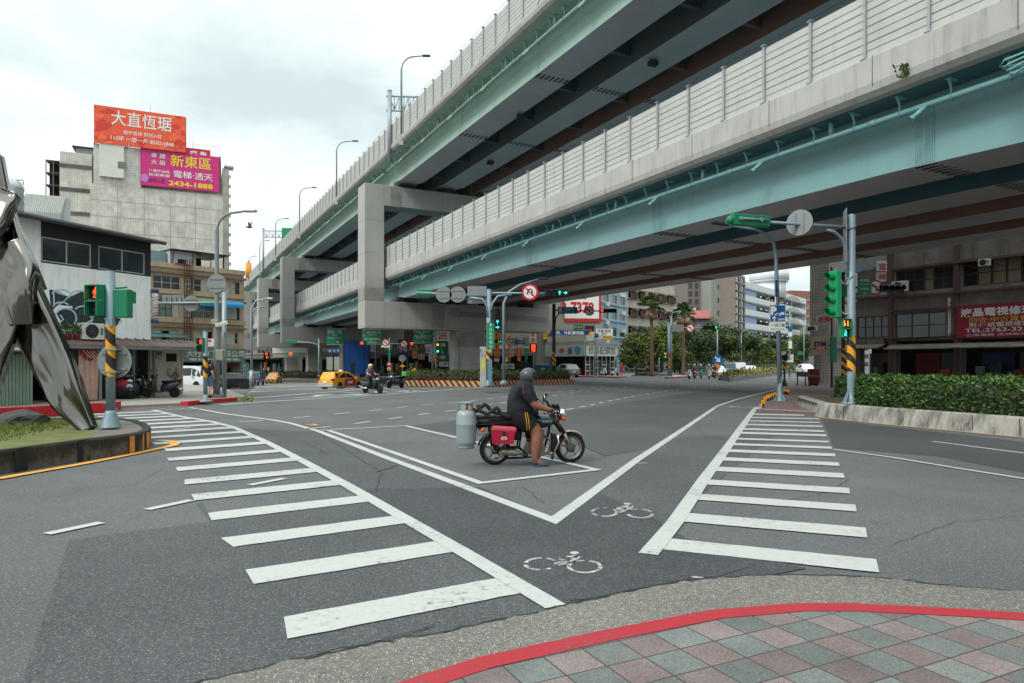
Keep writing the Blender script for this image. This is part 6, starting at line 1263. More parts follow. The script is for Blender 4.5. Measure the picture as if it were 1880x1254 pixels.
S_(780,800,632,638,94,(214,212,204),'',(60,60,60),'plain pale strip sign above the blue lettered sign');S_(782,797,639,648,94,(220,222,218),'醫全',(40,90,160),'white sign with two blue characters');S_(787,797,649,664,93.8,(222,224,220),'檢驗',(40,90,160),'white upright sign with blue characters',True);S_(731,749,623,653,100,(36,40,78),'停車',(220,170,190),'dark navy upright sign with pale dots');S_(753,766,633,642,96,(198,168,84),'當',(90,50,30),'yellow pawn sign with a dark character');S_(757,765,645,658,96,(196,150,130),'米',(170,50,44),'small pinkish upright sign with red character');S_(767,779,649,660,97,(170,150,136),'',(90,60,50),'blank beige sign left of the blue characters')
S_(908,917,611,655,86,(228,136,40),'金紙行專門店',(170,74,30),'tall orange upright sign right of the centre mast',True);S_(931,940,615,620,90,(232,196,60),'大和',(170,40,40),'small yellow sign with red characters above the no turn disc');S_(931,941,633,638,90,(232,180,50),'永和',(170,40,40),'small yellow sign under the no turn disc');S_(931,941,640,645,90.2,(226,160,44),'豆漿',(150,40,40),'small orange yellow sign, lower one under the no turn disc');S_(972,985,609,629,92,(202,190,176),'當舖',(190,60,54),'pale board with two red characters above the LED panel',True);S_(949,957,638,663,88,(190,38,44),'燒肉飯便當',(230,200,90),'red upright banner with yellow characters',True);S_(891,897,611,641,91,(40,92,150),'牙醫',(220,224,230),'blue upright sign left of the centre mast',True);S_(931,943,647,655,93,(206,130,100),'小吃',(120,30,30),'salmon menu board under the yellow signs');S_(917,930,634,640,94,(206,206,200),'',(70,70,70),'small white box sign right of the orange sign');S_(907,917,657,664,90,(196,160,176),'',(80,60,70),'pale pink poster below the orange sign');S_(927,933,656,664,90,(222,196,84),'',(90,60,30),'small yellow poster beside the pink poster');S_(920,944,668,677,90,(206,204,198),'豬血湯',(40,40,40),'white banner with black brush characters near the dark crates')
# blue hoarding round a pier column
q=P(632,700,100);q.z=.2;t=thing('site_hoarding','tall bright blue hoarding wrapped round a column beside the taxi','hoarding',q,R(6));BLUEH=mat('hoarding_blue',(14,76,146),.5,.1,.08,1);m=MB(BLUEH);W=44/FP*100
for k in range(22):m.box(k*W/22,k*W/22+W/44,-.05,0,0,5.0)
m.box(0,W,0,2,0,5.0);m.build('panel',t);m=MB(BLK);m.box(.9,1.5,-.09,-.05,.2,1.6);m.build('door',t);m=MB(STEELD);m.box(-.1,-.02,-.1,0,0,5.1);m.box(W*.8,W*.83,-.1,-.05,0,5);m.build('frame',t)
# white elevated ramp seen low between the far piers
m=MB(mat('ramp_white',(196,198,194),.7,0,.06));a,b=P(500,638,160),P(640,636,150);m.prism([(a.x,a.y,4.2),(b.x,b.y,4.6),(b.x,b.y,6.2),(a.x,a.y,5.8)],(0,1,0));m.m(GREYR);m.prism([(a.x,a.y+.2,3.2),(b.x,b.y+.2,3.4),(b.x,b.y+.2,4.6),(a.x,a.y+.2,4.2)],(0,4,0));m.build('side_ramp',label='low white ramp wall seen between the far piers',cat='ramp')
# dark crates and blue skip
q=P(945,690,80);t=thing('debris_skip','blue steel skip with white lettering behind the hedge island','skip',V((P(980,0,78).x,78,0)));m=MB(mat('skip_blue',(26,92,140),.6,.1,.2,2));W=1.85;m.prism([(0,0,.3),(W,0,.3),(W+.1,0,1.55),(-.1,0,1.55)],(0,1.5,0));
for k in range(6):m.box(.1+k*.33,.16+k*.33,-.06,0,.35,1.5)
m.m(SIGNW);m.text('清運',W*.55,-.08,1.05,w=.5);m.text('0921-688',W*.55,-.08,.7,w=.8);m.build('body',t);m=MB(mat('bulky_waste',(176,160,140),.8,0,.3,4));[m.box(.1+k*.3,.5+k*.3,.2,.7,1.5,1.6+.1*(k%3))for k in range(5)];m.build('load',t)
t=thing('debris_skip','black topped dark skip left of the blue one','skip',V((P(945,0,78).x,78,0)));m=MB(BLK);m.prism([(0,0,.9),(2.0,0,.9),(2.0,0,1.9),(0,0,1.75)],(0,1.5,0));m.m(mat('skip_blue_dark',(22,58,92),.6));m.box(0,2.0,0,1.5,.2,.9);m.build('body',t)
# billboard house and the corner shop
GREYB=mat('render_warm_grey',(154,150,140),.85,0,.08,.4,streak=.4,dirt=(140,100,70));A,B=at(990,100),at(1104,101);t,f,L=house('corner_house','warm grey blind walled house carrying the big number billboard',A,B,16,GREYB,[],8)
zb,z1=f.uz(1070,590.5)[1],f.uz(1070,540)[1];t,m,W,Hh=board('billboard','white billboard with red border and red telephone number on the grey house',f,f.u(1036),f.u(1103),zb,z1,-.25,.2,SIGNR);m.m(SIGNW);m.box(0,W-.35,-.02,0,.45,Hh);m.m(SIGNR);m.text('2-7378',W*.35,-.04,Hh*.5,w=W*.9,h=Hh*.42,bold=.04);m.text('吉屋出售',W*.4,-.04,Hh*.87,w=W*.4,h=Hh*.14,bold=.03);m.build('panel',t);m=MB(RUST);m.box(0,W,.2,.3,.1,.2);m.box(0,W,.2,.3,Hh-.2,Hh-.1);m.build('frame',t)
def zf(px,py):return f.uz(px,py)[1]
t,m,W,Hh=board('billboard','wide blue banner for cold rooms with yellow ends over the corner shop',f,f.u(996),f.u(1088),zf(1040,624),zf(1040,607),-.6,.2,mat('banner_blue',(26,66,130),.5));m.m(SIGNW);m.text('凍、冷藏庫組裝',W*.53,-.02,Hh*.74,w=W*.56,h=Hh*.4,bold=.02);m.text('餐飲冷凍、冷藏設備',W*.52,-.02,Hh*.27,w=W*.62,h=Hh*.42,bold=.02);m.m(mat('banner_yellow',(232,176,44),.5));m.add([(0,-.015,0),(W*.06,-.015,0),(W*.15,-.015,Hh),(0,-.015,Hh)],[(0,1,2,3)]);m.add([(W*.88,-.015,0),(W,-.015,0),(W,-.015,Hh),(W*.93,-.015,Hh)],[(0,1,2,3)]);m.m(BLK);m.text('公武',W*.04,-.03,Hh*.5,h=Hh*.4);m.build('panel',t);m=MB(RUST);m.box(0,W,.2,.3,.2,.3);m.build('frame',t)
t,m,W,Hh=board('billboard','white and yellow DIY repair sign right of the blue banner',f,f.u(1088),f.u(1123),zf(1105,623),zf(1105,604),-.7,.2,SIGNW);m.m(mat('banner_yellow',(232,176,44)));m.box(0,W,-.01,0,0,Hh*.36);m.m(BLK);m.text('修繕·維修',W*.55,-.02,Hh*.8,w=W*.7);m.text('DIY',W*.55,-.02,Hh*.52,w=W*.3);m.text('TEL 2760-2136',W*.5,-.02,Hh*.18,w=W*.9,bold=.02);m.build('panel',t);m=MB(RUST);m.box(0,W,.2,.3,.2,.3);m.build('frame',t)
# corner shop: fascia with logos bends round the corner
f=Fac(at(1003,98),at(1075,93));t=thing('corner_shop','corner shop with pale fascia of logos and glass doors full of goods','shop',(f.A.x,f.A.y,0),f.rz);L=f.L;za,zb=f.uz(1060,654)[1],f.uz(1060,633)[1];m=MB(mat('fascia_pale',(176,178,174),.6,0,.08,1,streak=.2));m.box(0,L,-.3,0,za,zb);m.m(mat('logo_red',(176,70,60),.5));c=f.u(1034);zc_=(za+zb)/2;m.add([(c-.6,-.31,zc_),(c,-.31,zc_-.42),(c+.6,-.31,zc_),(c,-.31,zc_+.42)],[(0,1,2,3)]);m.m(mat('logo_teal',(60,140,150),.5));m.disc((f.u(1063),-.31,zc_),.58,18);m.m(mat('logo_slate',(70,96,116),.5));m.disc((f.u(1049),-.31,zc_-.1),.45,14);m.add([(f.u(1049)-.4,-.312,zc_),(f.u(1049)+.4,-.312,zc_),(f.u(1049)+.1,-.312,zc_+.65)],[(0,1,2)]);m.build('fascia',t)
g=Fac(at(1075,93),at(1131,95));ang=g.rz-f.rz;m=MB(mat('fascia_white',(206,208,204),.6,0,.06));m.M=MX.Translation((L,0,0))@MX.Rotation(ang,4,'Z');zb2=g.uz(1100,633)[1];za2=g.uz(1100,654)[1];m.box(0,g.L,-.3,0,za2,zb2);m.m(mat('letter_dark',(60,62,64),.6));m.text('修車配饌館',g.L/2,-.32,(za2+zb2)/2,w=g.L*.88,h=(zb2-za2)*.7);m.build('fascia',t)
m=MB(DARKIN);m.box(0,L,1.5,1.6,0,za);m.M=MX.Translation((L,0,0))@MX.Rotation(ang,4,'Z');m.box(0,g.L,.5,.6,0,za2);m.m(mat('shop_light',(206,206,190),.6));
for i in range(7):
 for j in range(5):m.m([mat('shop_goods_a',(150,70,60)),mat('shop_goods_b',(70,110,140)),mat('shop_goods_c',(190,180,150)),mat('shop_goods_d',(60,90,70))][(i*3+j*2)%4]);x=.2+i*g.L/7;m.box(x,x+g.L/9,.3,.5,.2+j*.42,.45+j*.42)
m.m(WINF);
for i in range(8):x=i*g.L/7.4;m.box(x,x+.07,.05,.12,0,za2)
m.M=None;m.m(mat('goods_orange',(206,110,60),.6));[m.box(.6+k*1.1,1.2+k*1.1,.9,1.4,0,1.0+.3*(k%2))for k in range(5)];m.build('shop_front',t)
m=MB(mat('shop_roof',(150,152,146),.7,0,.2,2));m.box(0,L,-.2,3,zb,zb+.5);m.m(CREAM);m.box(0,L,.2,4,za,zb+1.3);m.M=MX.Translation((L,0,0))@MX.Rotation(ang,4,'Z');m.m(mat('shop_roof',(150,152,146)));m.box(0,g.L+.6,-.5,3,zb2,zb2+.25);m.box(g.L*.4,g.L*.6,.2,1,zb2+.25,zb2+.8);m.build('roof',t)
random.seed(17)
# row of older flats to the right of the billboard
def flats(lab,a,b,Y0,Y1,top,mt,n,fl,fm=None,k=2,ledge=None,h=1.4,grp='flats beyond the corner shop',name='apartment_block',wf=.62,roof=False):
 A,B=at(a,Y0),at(b,Y1);L=Fac(A,B).L;z1=zz(top,Y0);ph=(z1-1)/fl;t,f,L=house(name,lab,A,B,z1,mt,[(.9+j*ph,.9+j*ph+h,w_[2])for j,w_ in enumerate(grid(n,L,L/n*wf,0,ph,fl,h,k))],12,fm,GLASS,ledge,group=grp)
 return t,f,L
t,f,L=flats('light blue flats with balconies just right of the billboard',1104,1150,108,118,520,BLUER,3,5,ledge=BLUER);m=MB(mat('aircon_casing',(210,206,194)))
for j in range(4):m.box(L*.72,L*.85,-.5,0,4+j*3,4.6+j*3);m.box(L*.1,L*.22,-.45,0,5+j*3,5.6+j*3)
m.build('air_conditioner',t)
t,f,L=flats('weathered cluttered flats with cages and awnings behind the first palm',1150,1238,125,138,512,CREAM,5,5,RUST,3,GREYR)
for j in range(4):
 for i in range(5):m=MB(RUST);x=L*(i+.2)/5;m.box(x,x+L*.13,-.7,-.66,3.6+j*3.4,4.9+j*3.4-.1);[m.box(x+s_*L*.13/4,x+s_*L*.13/4+.05,-.7,0,3.6+j*3.4,3.66+j*3.4)for s_ in range(5)];m.prism([(x-.1,-.02,5.3+j*3.4),(x+L*.15,-.02,5.3+j*3.4),(x+L*.15,-1.1,4.9+j*3.4),(x-.1,-1.1,4.9+j*3.4)],(0,0,.06));m.build('window_cage',t)
flats('pale green house with cream rooftop hut behind the palms',1232,1278,150,150,564,mat('render_pale_green',(172,182,160),.8,0,.08),3,5);t,f,L=flats('grey brown tower with dark windows behind the bridge edge',1262,1307,175,176,515,BROWNR,4,11,WIND,2)
t,f,L=flats('low dark grey house with red roof edge left of the olive tower',1270,1312,140,139,582,mat('render_charcoal',(104,102,100),.85,0,.12),3,4);m=MB(mat('red_roof_sheet',(150,84,74),.7,0,.2,2));z=zz(582,140);m.prism([(-.3,-.6,z-.4),(L*.8,-.6,z-.4),(L*.8,4,z+1.5),(-.3,4,z+1.5)],(0,0,.1));m.build('roof',t)
flats('white older house corner below the olive tower',1306,1327,150,152,600,CREAM,2,4);A,B=at(1306,172),at(1362,176);t,f,L=house('tower_block','tall olive grey tower with few windows beside the car park',A,B,40,OLIVE,[(4+j*3.3,5.3+j*3.3,[(L_*.2,L_*.3,1)])for L_ in(Fac(A,B).L,)for j in range(10)],14,WIND);flats('brown edged narrow facade between the olive tower and the car park',1349,1368,171,180,500,mat('tower_brown',(128,116,108),.8),2,12,WIND,1,OLIVE)
# multi-storey car park: white banded parapets with dark gaps
f=Fac(at(1364,203),at(1477,259));WHC=mat('car_park_white',(214,218,218),.7,0,.05,.3,streak=.15);t=thing('car_park','white multi storey car park with seven dark open decks and a round rooftop tower','car park',(f.A.x,f.A.y,0),f.rz);L=f.L;z1=zz(516,203);ph=4.1;m=MB(WHC);NB=7
def bandm(z,h,y=0):m.box(0,L,y-.5,y,z-h,z)
for k in range(NB+1):
 z=z1-k*ph;m.m(WHC);m.box(0,L,-.5,-.2,z-1.75,z);
 pts=[(L*.62+L*.3*j/16,-.55,z-1.75+1.5*math.sin(math.pi*j/16))for j in range(17)];pts2=[(x,y,z-1.75)for x,y,_ in pts];m.m(mat('car_park_arch',(176,172,160),.7));m.rings([pts,pts2],False,False)
 m.m(WHC);m.box(0,L,-.2,18,z-2.0,z-1.8)
m.m(WHC);m.box(-.3,0,-.5,18,0,z1);m.box(L,L+.3,-.5,18,0,z1);m.build('deck_parapet',t)
m=MB(DARKIN);m.box(.1,L-.1,9,9.1,0,z1-2);m.build('interior',t);m=MB(mat('car_park_blue_wall',(150,172,206),.7));[m.box(.3,L*.2,.4,.6,z1-k*ph-ph+.05,z1-k*ph-2.05)for k in range(NB)];m.m(mat('deck_lamp_tube',(240,244,240),.4,emit=1.5));[m.box(L*(.25+.09*j),L*(.25+.09*j)+.7,4,4.2,z1-k*ph-2.15,z1-k*ph-2.05)for k in range(NB)for j in range(8)];m.m(WHC);[m.cyl((L*q_,1.2,0),(L*q_,1.2,z1-1),.35,n=8)for q_ in(.22,.42,.6,.8)];m.build('column',t)
c=P(1412,0,236);q=V((c.x-f.A.x,c.y-f.A.y));lx,ly=q.dot(f.d),q.dot(V((-f.d.y,f.d.x)));zt_=zz(498,236);m=MB(WHC);m.cyl((lx,ly,z1-2),(lx,ly,zt_-3.2),5.4,n=24);m.cyl((lx,ly,zt_-3.2),(lx,ly,zt_),6.5,n=28);m.m(GREYG);m.cyl((lx,ly,zt_-4.0),(lx,ly,zt_-3.2),6.2,n=28);m.build('tower',t)
t,f,L=flats('red brick tile office block behind the car park',1452,1512,300,306,533,BRICK,7,9,WHT,3,mat('brick_block_band',(190,180,170),.7),1.7,None)
t,f,L=flats('grey distant flats closing the view on the far left road',380,470,230,230,600,GREYR,8,6,grp=None)
for i,(a,b,Y,top,mt,lab)in enumerate([(-200,60,120,560,GREYR,'grey block behind the factory shed at the far left'),(600,760,260,630,GREYR,'distant grey block seen beneath the second pier'),(1500,1700,200,600,GREYR,'distant grey block hidden mostly behind the dark shops')]):flats(lab,a,b,Y,Y,top,mt,8,5,grp=None)
for i,(x,y,w_,h,mt,lab)in enumerate([(-56,-52,34,14,CREAM,'cream building behind the viewpoint'),(-14,-58,26,13,BROWNR,'brown building behind the viewpoint'),(20,-60,30,14,GREYR,'grey building behind the viewpoint')]):house('building',lab,(x+w_,y),(x,y),h,mt,grid(7,w_,2.4,3.5,3.3,3),8,WIND)
# ================================================================= RIGHT SIDE
# ---- dark row of old shops beyond the planter
f=Fac((24.0,55),(24.0+.55*26,55-.835*26));L=f.L;U=f.u;Z=lambda px,py:f.uz(px,py)[1]
OLDT=brickmat('old_shop_tile',(136,130,125),(148,140,134),(104,96,92),.2,.1,.014,0,streak=.6,dirt=(52,42,38),rough=.7);OLDT.node_tree.nodes['Mapping'].inputs['Rotation'].default_value=(0,0,f.rz)
OLDL=mat('old_red_ledge',(98,76,68),.8,0,.25,1.5,streak=.6,dirt=(40,34,32));WTILE=brickmat('pale_square_tile',(168,160,152),(176,168,160),(120,112,106),.22,.22,.016,f.rz,offset=0,streak=.4,dirt=(96,84,76))
t=thing('old_shop_row','dark three storey row of old tiled shops behind the right hand hedge','building',(f.A.x,f.A.y,0),f.rz)
hs=[(U(1573),U(1632),Z(1600,620),Z(1600,581),4),(U(1645),U(1750),Z(1700,533),Z(1700,492),6),(U(1643),U(1736),Z(1690,620),Z(1690,574),3),(U(1768),U(1905),Z(1830,521),Z(1830,474),5),(U(1768),U(1905),Z(1830,619),Z(1830,567),3),(U(1920),U(2060),Z(1990,515),Z(1990,456),5),(U(1920),U(2060),Z(1990,619),Z(1990,560),4)]
u0=U(1573)-.3;z3_,z2_=Z(1640,566),Z(1640,634)
m=MB(OLDT);wall(m,u0,L,3.3,Z(1640,548),[h for h in hs if h[3]<6.3],.2);wall(m,U(1636),L,Z(1640,548),12.5,[h for h in hs if h[3]>6.3],.2);m.box(u0,L,.4,9,3.3,12.5)if False else m.box(u0,L,.6,.8,3.3,12.5);m.quad((L,0,0),(L,9,0),(L,9,12.5),(L,0,12.5));m.build('wall',t)
m=MB(WTILE);m.box(U(1487),U(1522),.0,6,3.2,11.2);m.box(U(1487),U(1500),.5,6,0,3.2);m.box(U(1500),U(1500)+.3,.0,.5,0,3.2);m.build('corner_tower',t)
m=MB(OLDL);PIL=(1636,1757,1912)
for px in PIL:m.box(U(px)-.16,U(px)+.16,-.16,-.002,0,12.5)
for py in(494,545,570,622):z=Z(1640,py);m.box(U(1640),L,-.22,-.003,z-.12,z+.02);
z=Z(1600,547);m.box(u0,U(1634),-.3,-.003,z-.05,z+.08);z=Z(1600,621);m.box(u0,U(1634),-.2,-.003,z-.1,z);m.build('ledge',t)
for i,(a,b,c,d,k)in enumerate(hs):window(t,a,b,c,d,.13,k,2,WIND,GLASSB if i!=1 else GLASS,.06,mat('old_curtain',(128,116,98),.9)if i in(1,3)else None)
m=MB(DARKIN);m.box(u0,U(1634),3.2,3.3,6.2,9.5);m.m(mat('balcony_sheet',(160,164,164),.6,.1,.12,2,streak=.5));z=Z(1600,495);m.box(u0-.2,U(1628),-.1,-.03,z,z+1.05)
for k in range(14):m.box(u0+k*.2,u0+k*.2+.03,-.12,-.1,z,z+1.05)
m.m(OLDT);m.box(u0,U(1634),.02,.2,Z(1600,548),Z(1600,534));m.m(mat('blue_tarp_roof',(44,86,124),.6));m.prism([(u0-.6,-.5,z-.2),(U(1590),-.5,z-.15),(U(1590),.3,z+.2),(u0-.6,.3,z+.5)],(0,0,.05));m.build('balcony',t)
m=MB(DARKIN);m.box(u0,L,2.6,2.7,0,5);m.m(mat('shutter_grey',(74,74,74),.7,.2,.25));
for i,(a,b,mt_)in enumerate([(1583,1634,'shutter_grey'),(1668,1712,'red_shutter'),(1716,1750,'shutter_grey'),(1790,1850,'blue_shutter'),(1860,1905,'shutter_grey')]):
 m.m(mat(mt_,{'shutter_grey':(74,74,74),'red_shutter':(96,34,32),'blue_shutter':(36,52,78)}[mt_],.7,.1,.3));u_a,u_b=U(a),U(b)
 for k in range(16):m.box(u_a,u_b,1.0-.02*(k%2),1.1,.05+k*.15,.19+k*.15)
m.m(mat('arcade_pillar',(104,98,92),.8,0,.2,2,streak=.5))
for px in(1640,1760,1915,1575):m.box(U(px)-.25,U(px)+.25,-.1,.5,0,3.3)
m.m(mat('arcade_clutter',(120,116,108),.8,0,.5,4));random.seed(9)
for k in range(22):u_=random.uniform(U(1575),U(1900));m.m([mat('arcade_clutter',(120,116,108)),mat('shop_goods_b',(70,110,140)),mat('shop_goods_a',(150,70,60)),BLK][k%4]);w_=random.uniform(.2,.7);m.box(u_,u_+w_,.1,.6,0,random.uniform(.4,1.9))
m.build('arcade',t)
AW=mat('old_awning',(120,116,104),.7,.1,.3,2,streak=.6,dirt=(60,54,46));m=MB(AW);
for a,b,py,d_ in((1535,1628,641,1.3),(1636,1800,641,1.0),(1756,1990,638,1.6)):z=Z((a+b)/2,py);m.prism([(U(a),-.02,z+.35),(U(b),-.02,z+.35),(U(b),-d_,z),(U(a),-d_,z)],(0,0,.06))
m.m(mat('green_net',(40,92,84),.8));z=Z(1850,632);m.prism([(U(1762),-.05,z),(U(1990),-.05,z+.1),(U(1990),-1.2,z-.15),(U(1762),-1.2,z-.25)],(0,0,.05));m.m(STEELD);m.tube([(U(1562),-.2,3.5),(U(1640),-.25,3.45),(U(1760),-.2,3.55),(L,-.2,3.4)],.03,5);m.tube([(U(1760),-.1,8.4),(U(1800),-.2,7.9),(U(1850),-.2,8.3),(U(1900),-.15,8.0)],.02,4);m.build('awning',t)
m=MB(mat('graffiti_board',(118,112,104),.8,0,.2,2,streak=.4));a,b,z0,z1=U(1548),U(1625),Z(1590,641),Z(1590,626);m.box(a,b,-.3,-.05,z0,z1+.1);m.m(mat('graffiti_red',(150,54,52),.7));m.text('電話',(a+b)/2-.3,-.31,(z0+z1)/2,h=.5);m.m(BLK);m.stroke([(b-1.2,z1-.05),(b-1.4,z1-.3),(b-1.1,z0+.3),(b-1.35,z0+.1)],-.32,.07);m.m(mat('graffiti_red',(150,54,52)));m.stroke([(b-.7,z0+.15),(b-.5,z1-.15),(b-.25,z1-.3),(b-.6,z0+.3)],-.32,.05);m.build('fascia',t)
# signs on the row
W_,z0,z1=U(1905)-U(1762),Z(1763,621),Z(1763,563);t=thing('shop_sign','large crimson television repair sign with white characters and phone number','shop sign',f.w(U(1762),-.35,z0),f.rz);m=MB(mat('sign_crimson',(150,24,50),.5,0,.08));m.box(0,W_,0,.25,0,z1-z0);Hh=z1-z0;m.m(SIGNW);m.text('液晶電視修理',W_*.52,-.02,Hh*.78,w=W_*.95,h=Hh*.27,bold=.03);m.m(mat('letter_gold',(222,168,50),.5));m.text('回收·中古買賣',W_*.55,-.02,Hh*.54,w=W_*.76,h=Hh*.16,bold=.008);m.m(SIGNW);m.text('附:傳統電視修理',W_*.56,-.02,Hh*.385,w=W_*.78,h=Hh*.15,bold=.006);m.text('TEL:2763-3213',W_*.55,-.02,Hh*.225,w=W_*.88,h=Hh*.12,bold=.015);m.text('乙順電器 虎林街313',W_*.54,-.02,Hh*.08,w=W_*.84,h=Hh*.075);m.build('panel',t);m=MB(RUST);m.box(0,W_,.25,.33,.2,.3);m.box(0,W_,.25,.33,Hh-.3,Hh-.2);m.build('frame',t)
t=thing('shop_sign','upright blade sign, white edge and faded red face, left of the crimson sign','shop sign',f.w(U(1745),-.05,Z(1745,622)),f.rz-R(52));Hh=Z(1745,546)-Z(1745,622);m=MB(SIGNW);m.box(-.9,-.02,-.12,.12,0,Hh);m.m(mat('blade_red',(150,56,56),.5,0,.2));m.box(-.86,-.06,-.125,-.12,.05,Hh-.05);m.m(mat('blade_pale',(186,130,124),.5));[m.text(c,-.46,-.135,Hh*(.9-.16*k),h=Hh*.1)for k,c in enumerate('液晶電視維修'[:6])];m.build('panel',t);m=MB(STEELD);m.box(-.02,.3,-.03,.03,.3,.36);m.box(-.02,.3,-.03,.03,Hh-.4,Hh-.34);m.build('bracket',t)
q=f.w(U(1509),-.28,Z(1509,652));t=thing('shop_sign','beige lightbox with blue lettering SYM on the tiled corner','shop sign',q,f.rz+R(30));m=MB(mat('lightbox_beige',(164,148,126),.6,0,.08));Hh=Z(1509,619)-Z(1509,652);m.bbox(-.62,.62,-.1,.1,0,Hh,.02);m.m(mat('letter_navy',(24,40,96),.5));m.text('SYM',0,-.11,Hh*.62,w=.9,bold=.05);m.m(SIGNR);m.box(-.5,.5,-.108,-.1,Hh*.3,Hh*.44);m.m(SIGNW);m.text('三陽機車',0,-.115,Hh*.37,w=.7);m.build('panel',t);m=MB(STEELD);m.box(-.05,.05,.1,.5,Hh*.4,Hh*.5);m.build('bracket',t)
for px,py,s_,lab in((1657,537,1.25,'cream air conditioner high on the old shops beside the dark signal'),(1812,490,.8,'small window air conditioner high in the right bay of the old shops')):aircon('air_conditioner',lab,f.w(U(px),-.35,Z(px,py)),f.rz,s_)
for px,py,s_,lab in((1493,609,.7,'grey fan unit on the tiled corner above the SYM sign, left one'),(1499,608,.7,'grey fan unit on the tiled corner above the SYM sign, right one')):aircon('air_conditioner',lab,f.w(U(px),-.35,Z(px,py)),f.rz,s_)
for x0,x1,y0,y1,c,tx,lab in((1612,1628,479,500,(190,186,176),'當','pale box sign on the upper floor, upper one of two'),(1612,1627,498,517,(176,172,164),'鋪','pale box sign on the upper floor, lower one of two'),(1500,1523,578,594,(150,150,148),'8','grey meter sign with red figure on the tiled corner')):sign(x0,x1,y0,y1,47.0 if x0>1600 else 52.5,c,tx,(150,50,46),lab,group='box signs on the old shops')
# ---- planter kerb, hedge and brick pavement
PK=bpy.data.materials.get('planter_concrete')or mat('planter_concrete',(156,153,143),.85,0,.18,1.2,.08,22,streak=.97,dirt=(80,80,78))
fr=gpts([(1500,765),(1610,777),(1750,790.5),(1880,803),(2300,845)]);t=thing('planter_kerb','sloped stained concrete kerb wall in front of the right hand hedge','kerb wall');m=MB(PK);inw=V((.55,.83,0));rs=[]
for p in[fr[0]+V((.0,.0,0))]+fr[1:]:
 rs.append([p+inw*o+V((0,0,z))for o,z in((0,0),(.03,.08),(.14,.40),(.18,.44),(.36,.44),(.38,.1))])
m.rings(rs,False,False,False);m.add(rs[0],[tuple(range(6))]);bk=fr[0]+V((1.2,4.6,0));side=[[fr[0]+(bk-fr[0])*(k/4)+V((o,0,z))for o,z in((0,0),(.06,.08),(.14,.40),(.18,.44),(.36,.44),(.38,.1))]for k in range(5)];m.rings(side,False,False,False)
m.m(mat('wall_joint',(40,38,34)))
for p in gpts([(1548,770.5),(1602,776),(1700,785.5),(1785,794),(1872,802.3)]):m.prism([p+V((-.008,-.003,.06)),p+inw*.138+V((-.008,-.004,.4)),p+inw*.138+V((.008,-.004,.4)),p+V((.008,-.003,.06))],(0,-.003,.002))
m.build('wall',t)
m=MB(mat('planter_soil',(70,64,52),.95,0,.3));m.add([q+V((0,0,.38))for q in[fr[0]+inw*.2,fr[1]+inw*.3,fr[3]+inw*.3,fr[4]+inw*.3,V((26,14,0)),V((19,26,0)),bk]],[tuple(range(7))]);m.build('planter_soil',kind='structure')
random.seed(42);hp=[fr[0]+inw*.75+V((.9,-.2,0)),fr[1]+inw*.5,fr[2]+inw*.42,fr[3]+inw*.4,fr[4]+inw*.4,V((24,14,0)),V((17.5,20.5,0)),V((14,24,0)),V((11.8,23.8,0))]
LB1=leafmat('schefflera_leaf',(64,94,41),.3,4);LB2=leafmat('schefflera_leaf_dark',(44,74,34),.3,4);LB3=leafmat('schefflera_leaf_young',(98,124,54),.25,4)
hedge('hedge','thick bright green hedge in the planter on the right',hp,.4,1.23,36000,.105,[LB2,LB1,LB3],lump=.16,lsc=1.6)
hedge('hedge','low clipped hedge behind the tall striped signal pole',[P(1530,669,29)*V((1,1,0)),P(1585,669,30)*V((1,1,0)),P(1612,669,25)*V((1,1,0)),P(1560,669,25)*V((1,1,0))],.1,1.05,7000,.11,[LB2,LB2,LB1],lump=.15)
BRP=brickmat('brick_paving',(128,104,100),(112,94,92),(86,76,72),.52,.32,.016,FLANG+R(4),vertical=False,rough=.85,bump=.4);sw=gpts([(1391,757),(1440,759),(1500,763),(1512,745),(1530,728),(1560,716),(1600,708),(1700,700),(1500,697),(1478,700),(1462,708),(1447,713),(1420,727),(1403,738),(1395,747)]);m=MB(BRP);m.plate([(p.x,p.y)for p in sw],0,.1);m.build('pavement',kind='structure')
m=MB(mat('kerb_pinkish',(164,140,136),.85,0,.2,5));kp=[sw[i]for i in(12,13,14,0,1,2)];ko=[p+(V((12.5,27,0))-p).normalized()*.2 for p in kp]
for a,b,c,d in zip(kp,kp[1:],ko,ko[1:]):m.prism([V((a.x,a.y,-.02)),V((b.x,b.y,-.02)),V((d.x,d.y,-.02)),V((c.x,c.y,-.02))],(0,0,.127))
m.build('kerb',kind='structure')
m=MB(REDK);kerb([(1055,692.5),(1100,693),(1135,694),(1152,693)],.3,0,.16);kerb([(1225,695.5),(1245,694.2),(1262,693)],.3,0,.16);kerb([(1470,684),(1440,686),(1400,690)],.3,0,.12)if False else None;m.build('kerb',kind='structure')
m=MB(PAVE);pl=gpts([(1055,692),(1100,692.6),(1135,693.6),(1155,692.6),(1170,686),(1230,689),(1228,695),(1248,693.8),(1265,692.6),(1290,684),(1100,680),(1020,683)]);m.plate([(p.x,p.y)for p in pl],-.05,.1);m.build('pavement',kind='structure')
REFP=mat('reflector_amber',(240,164,30),.35,0,.1,20)
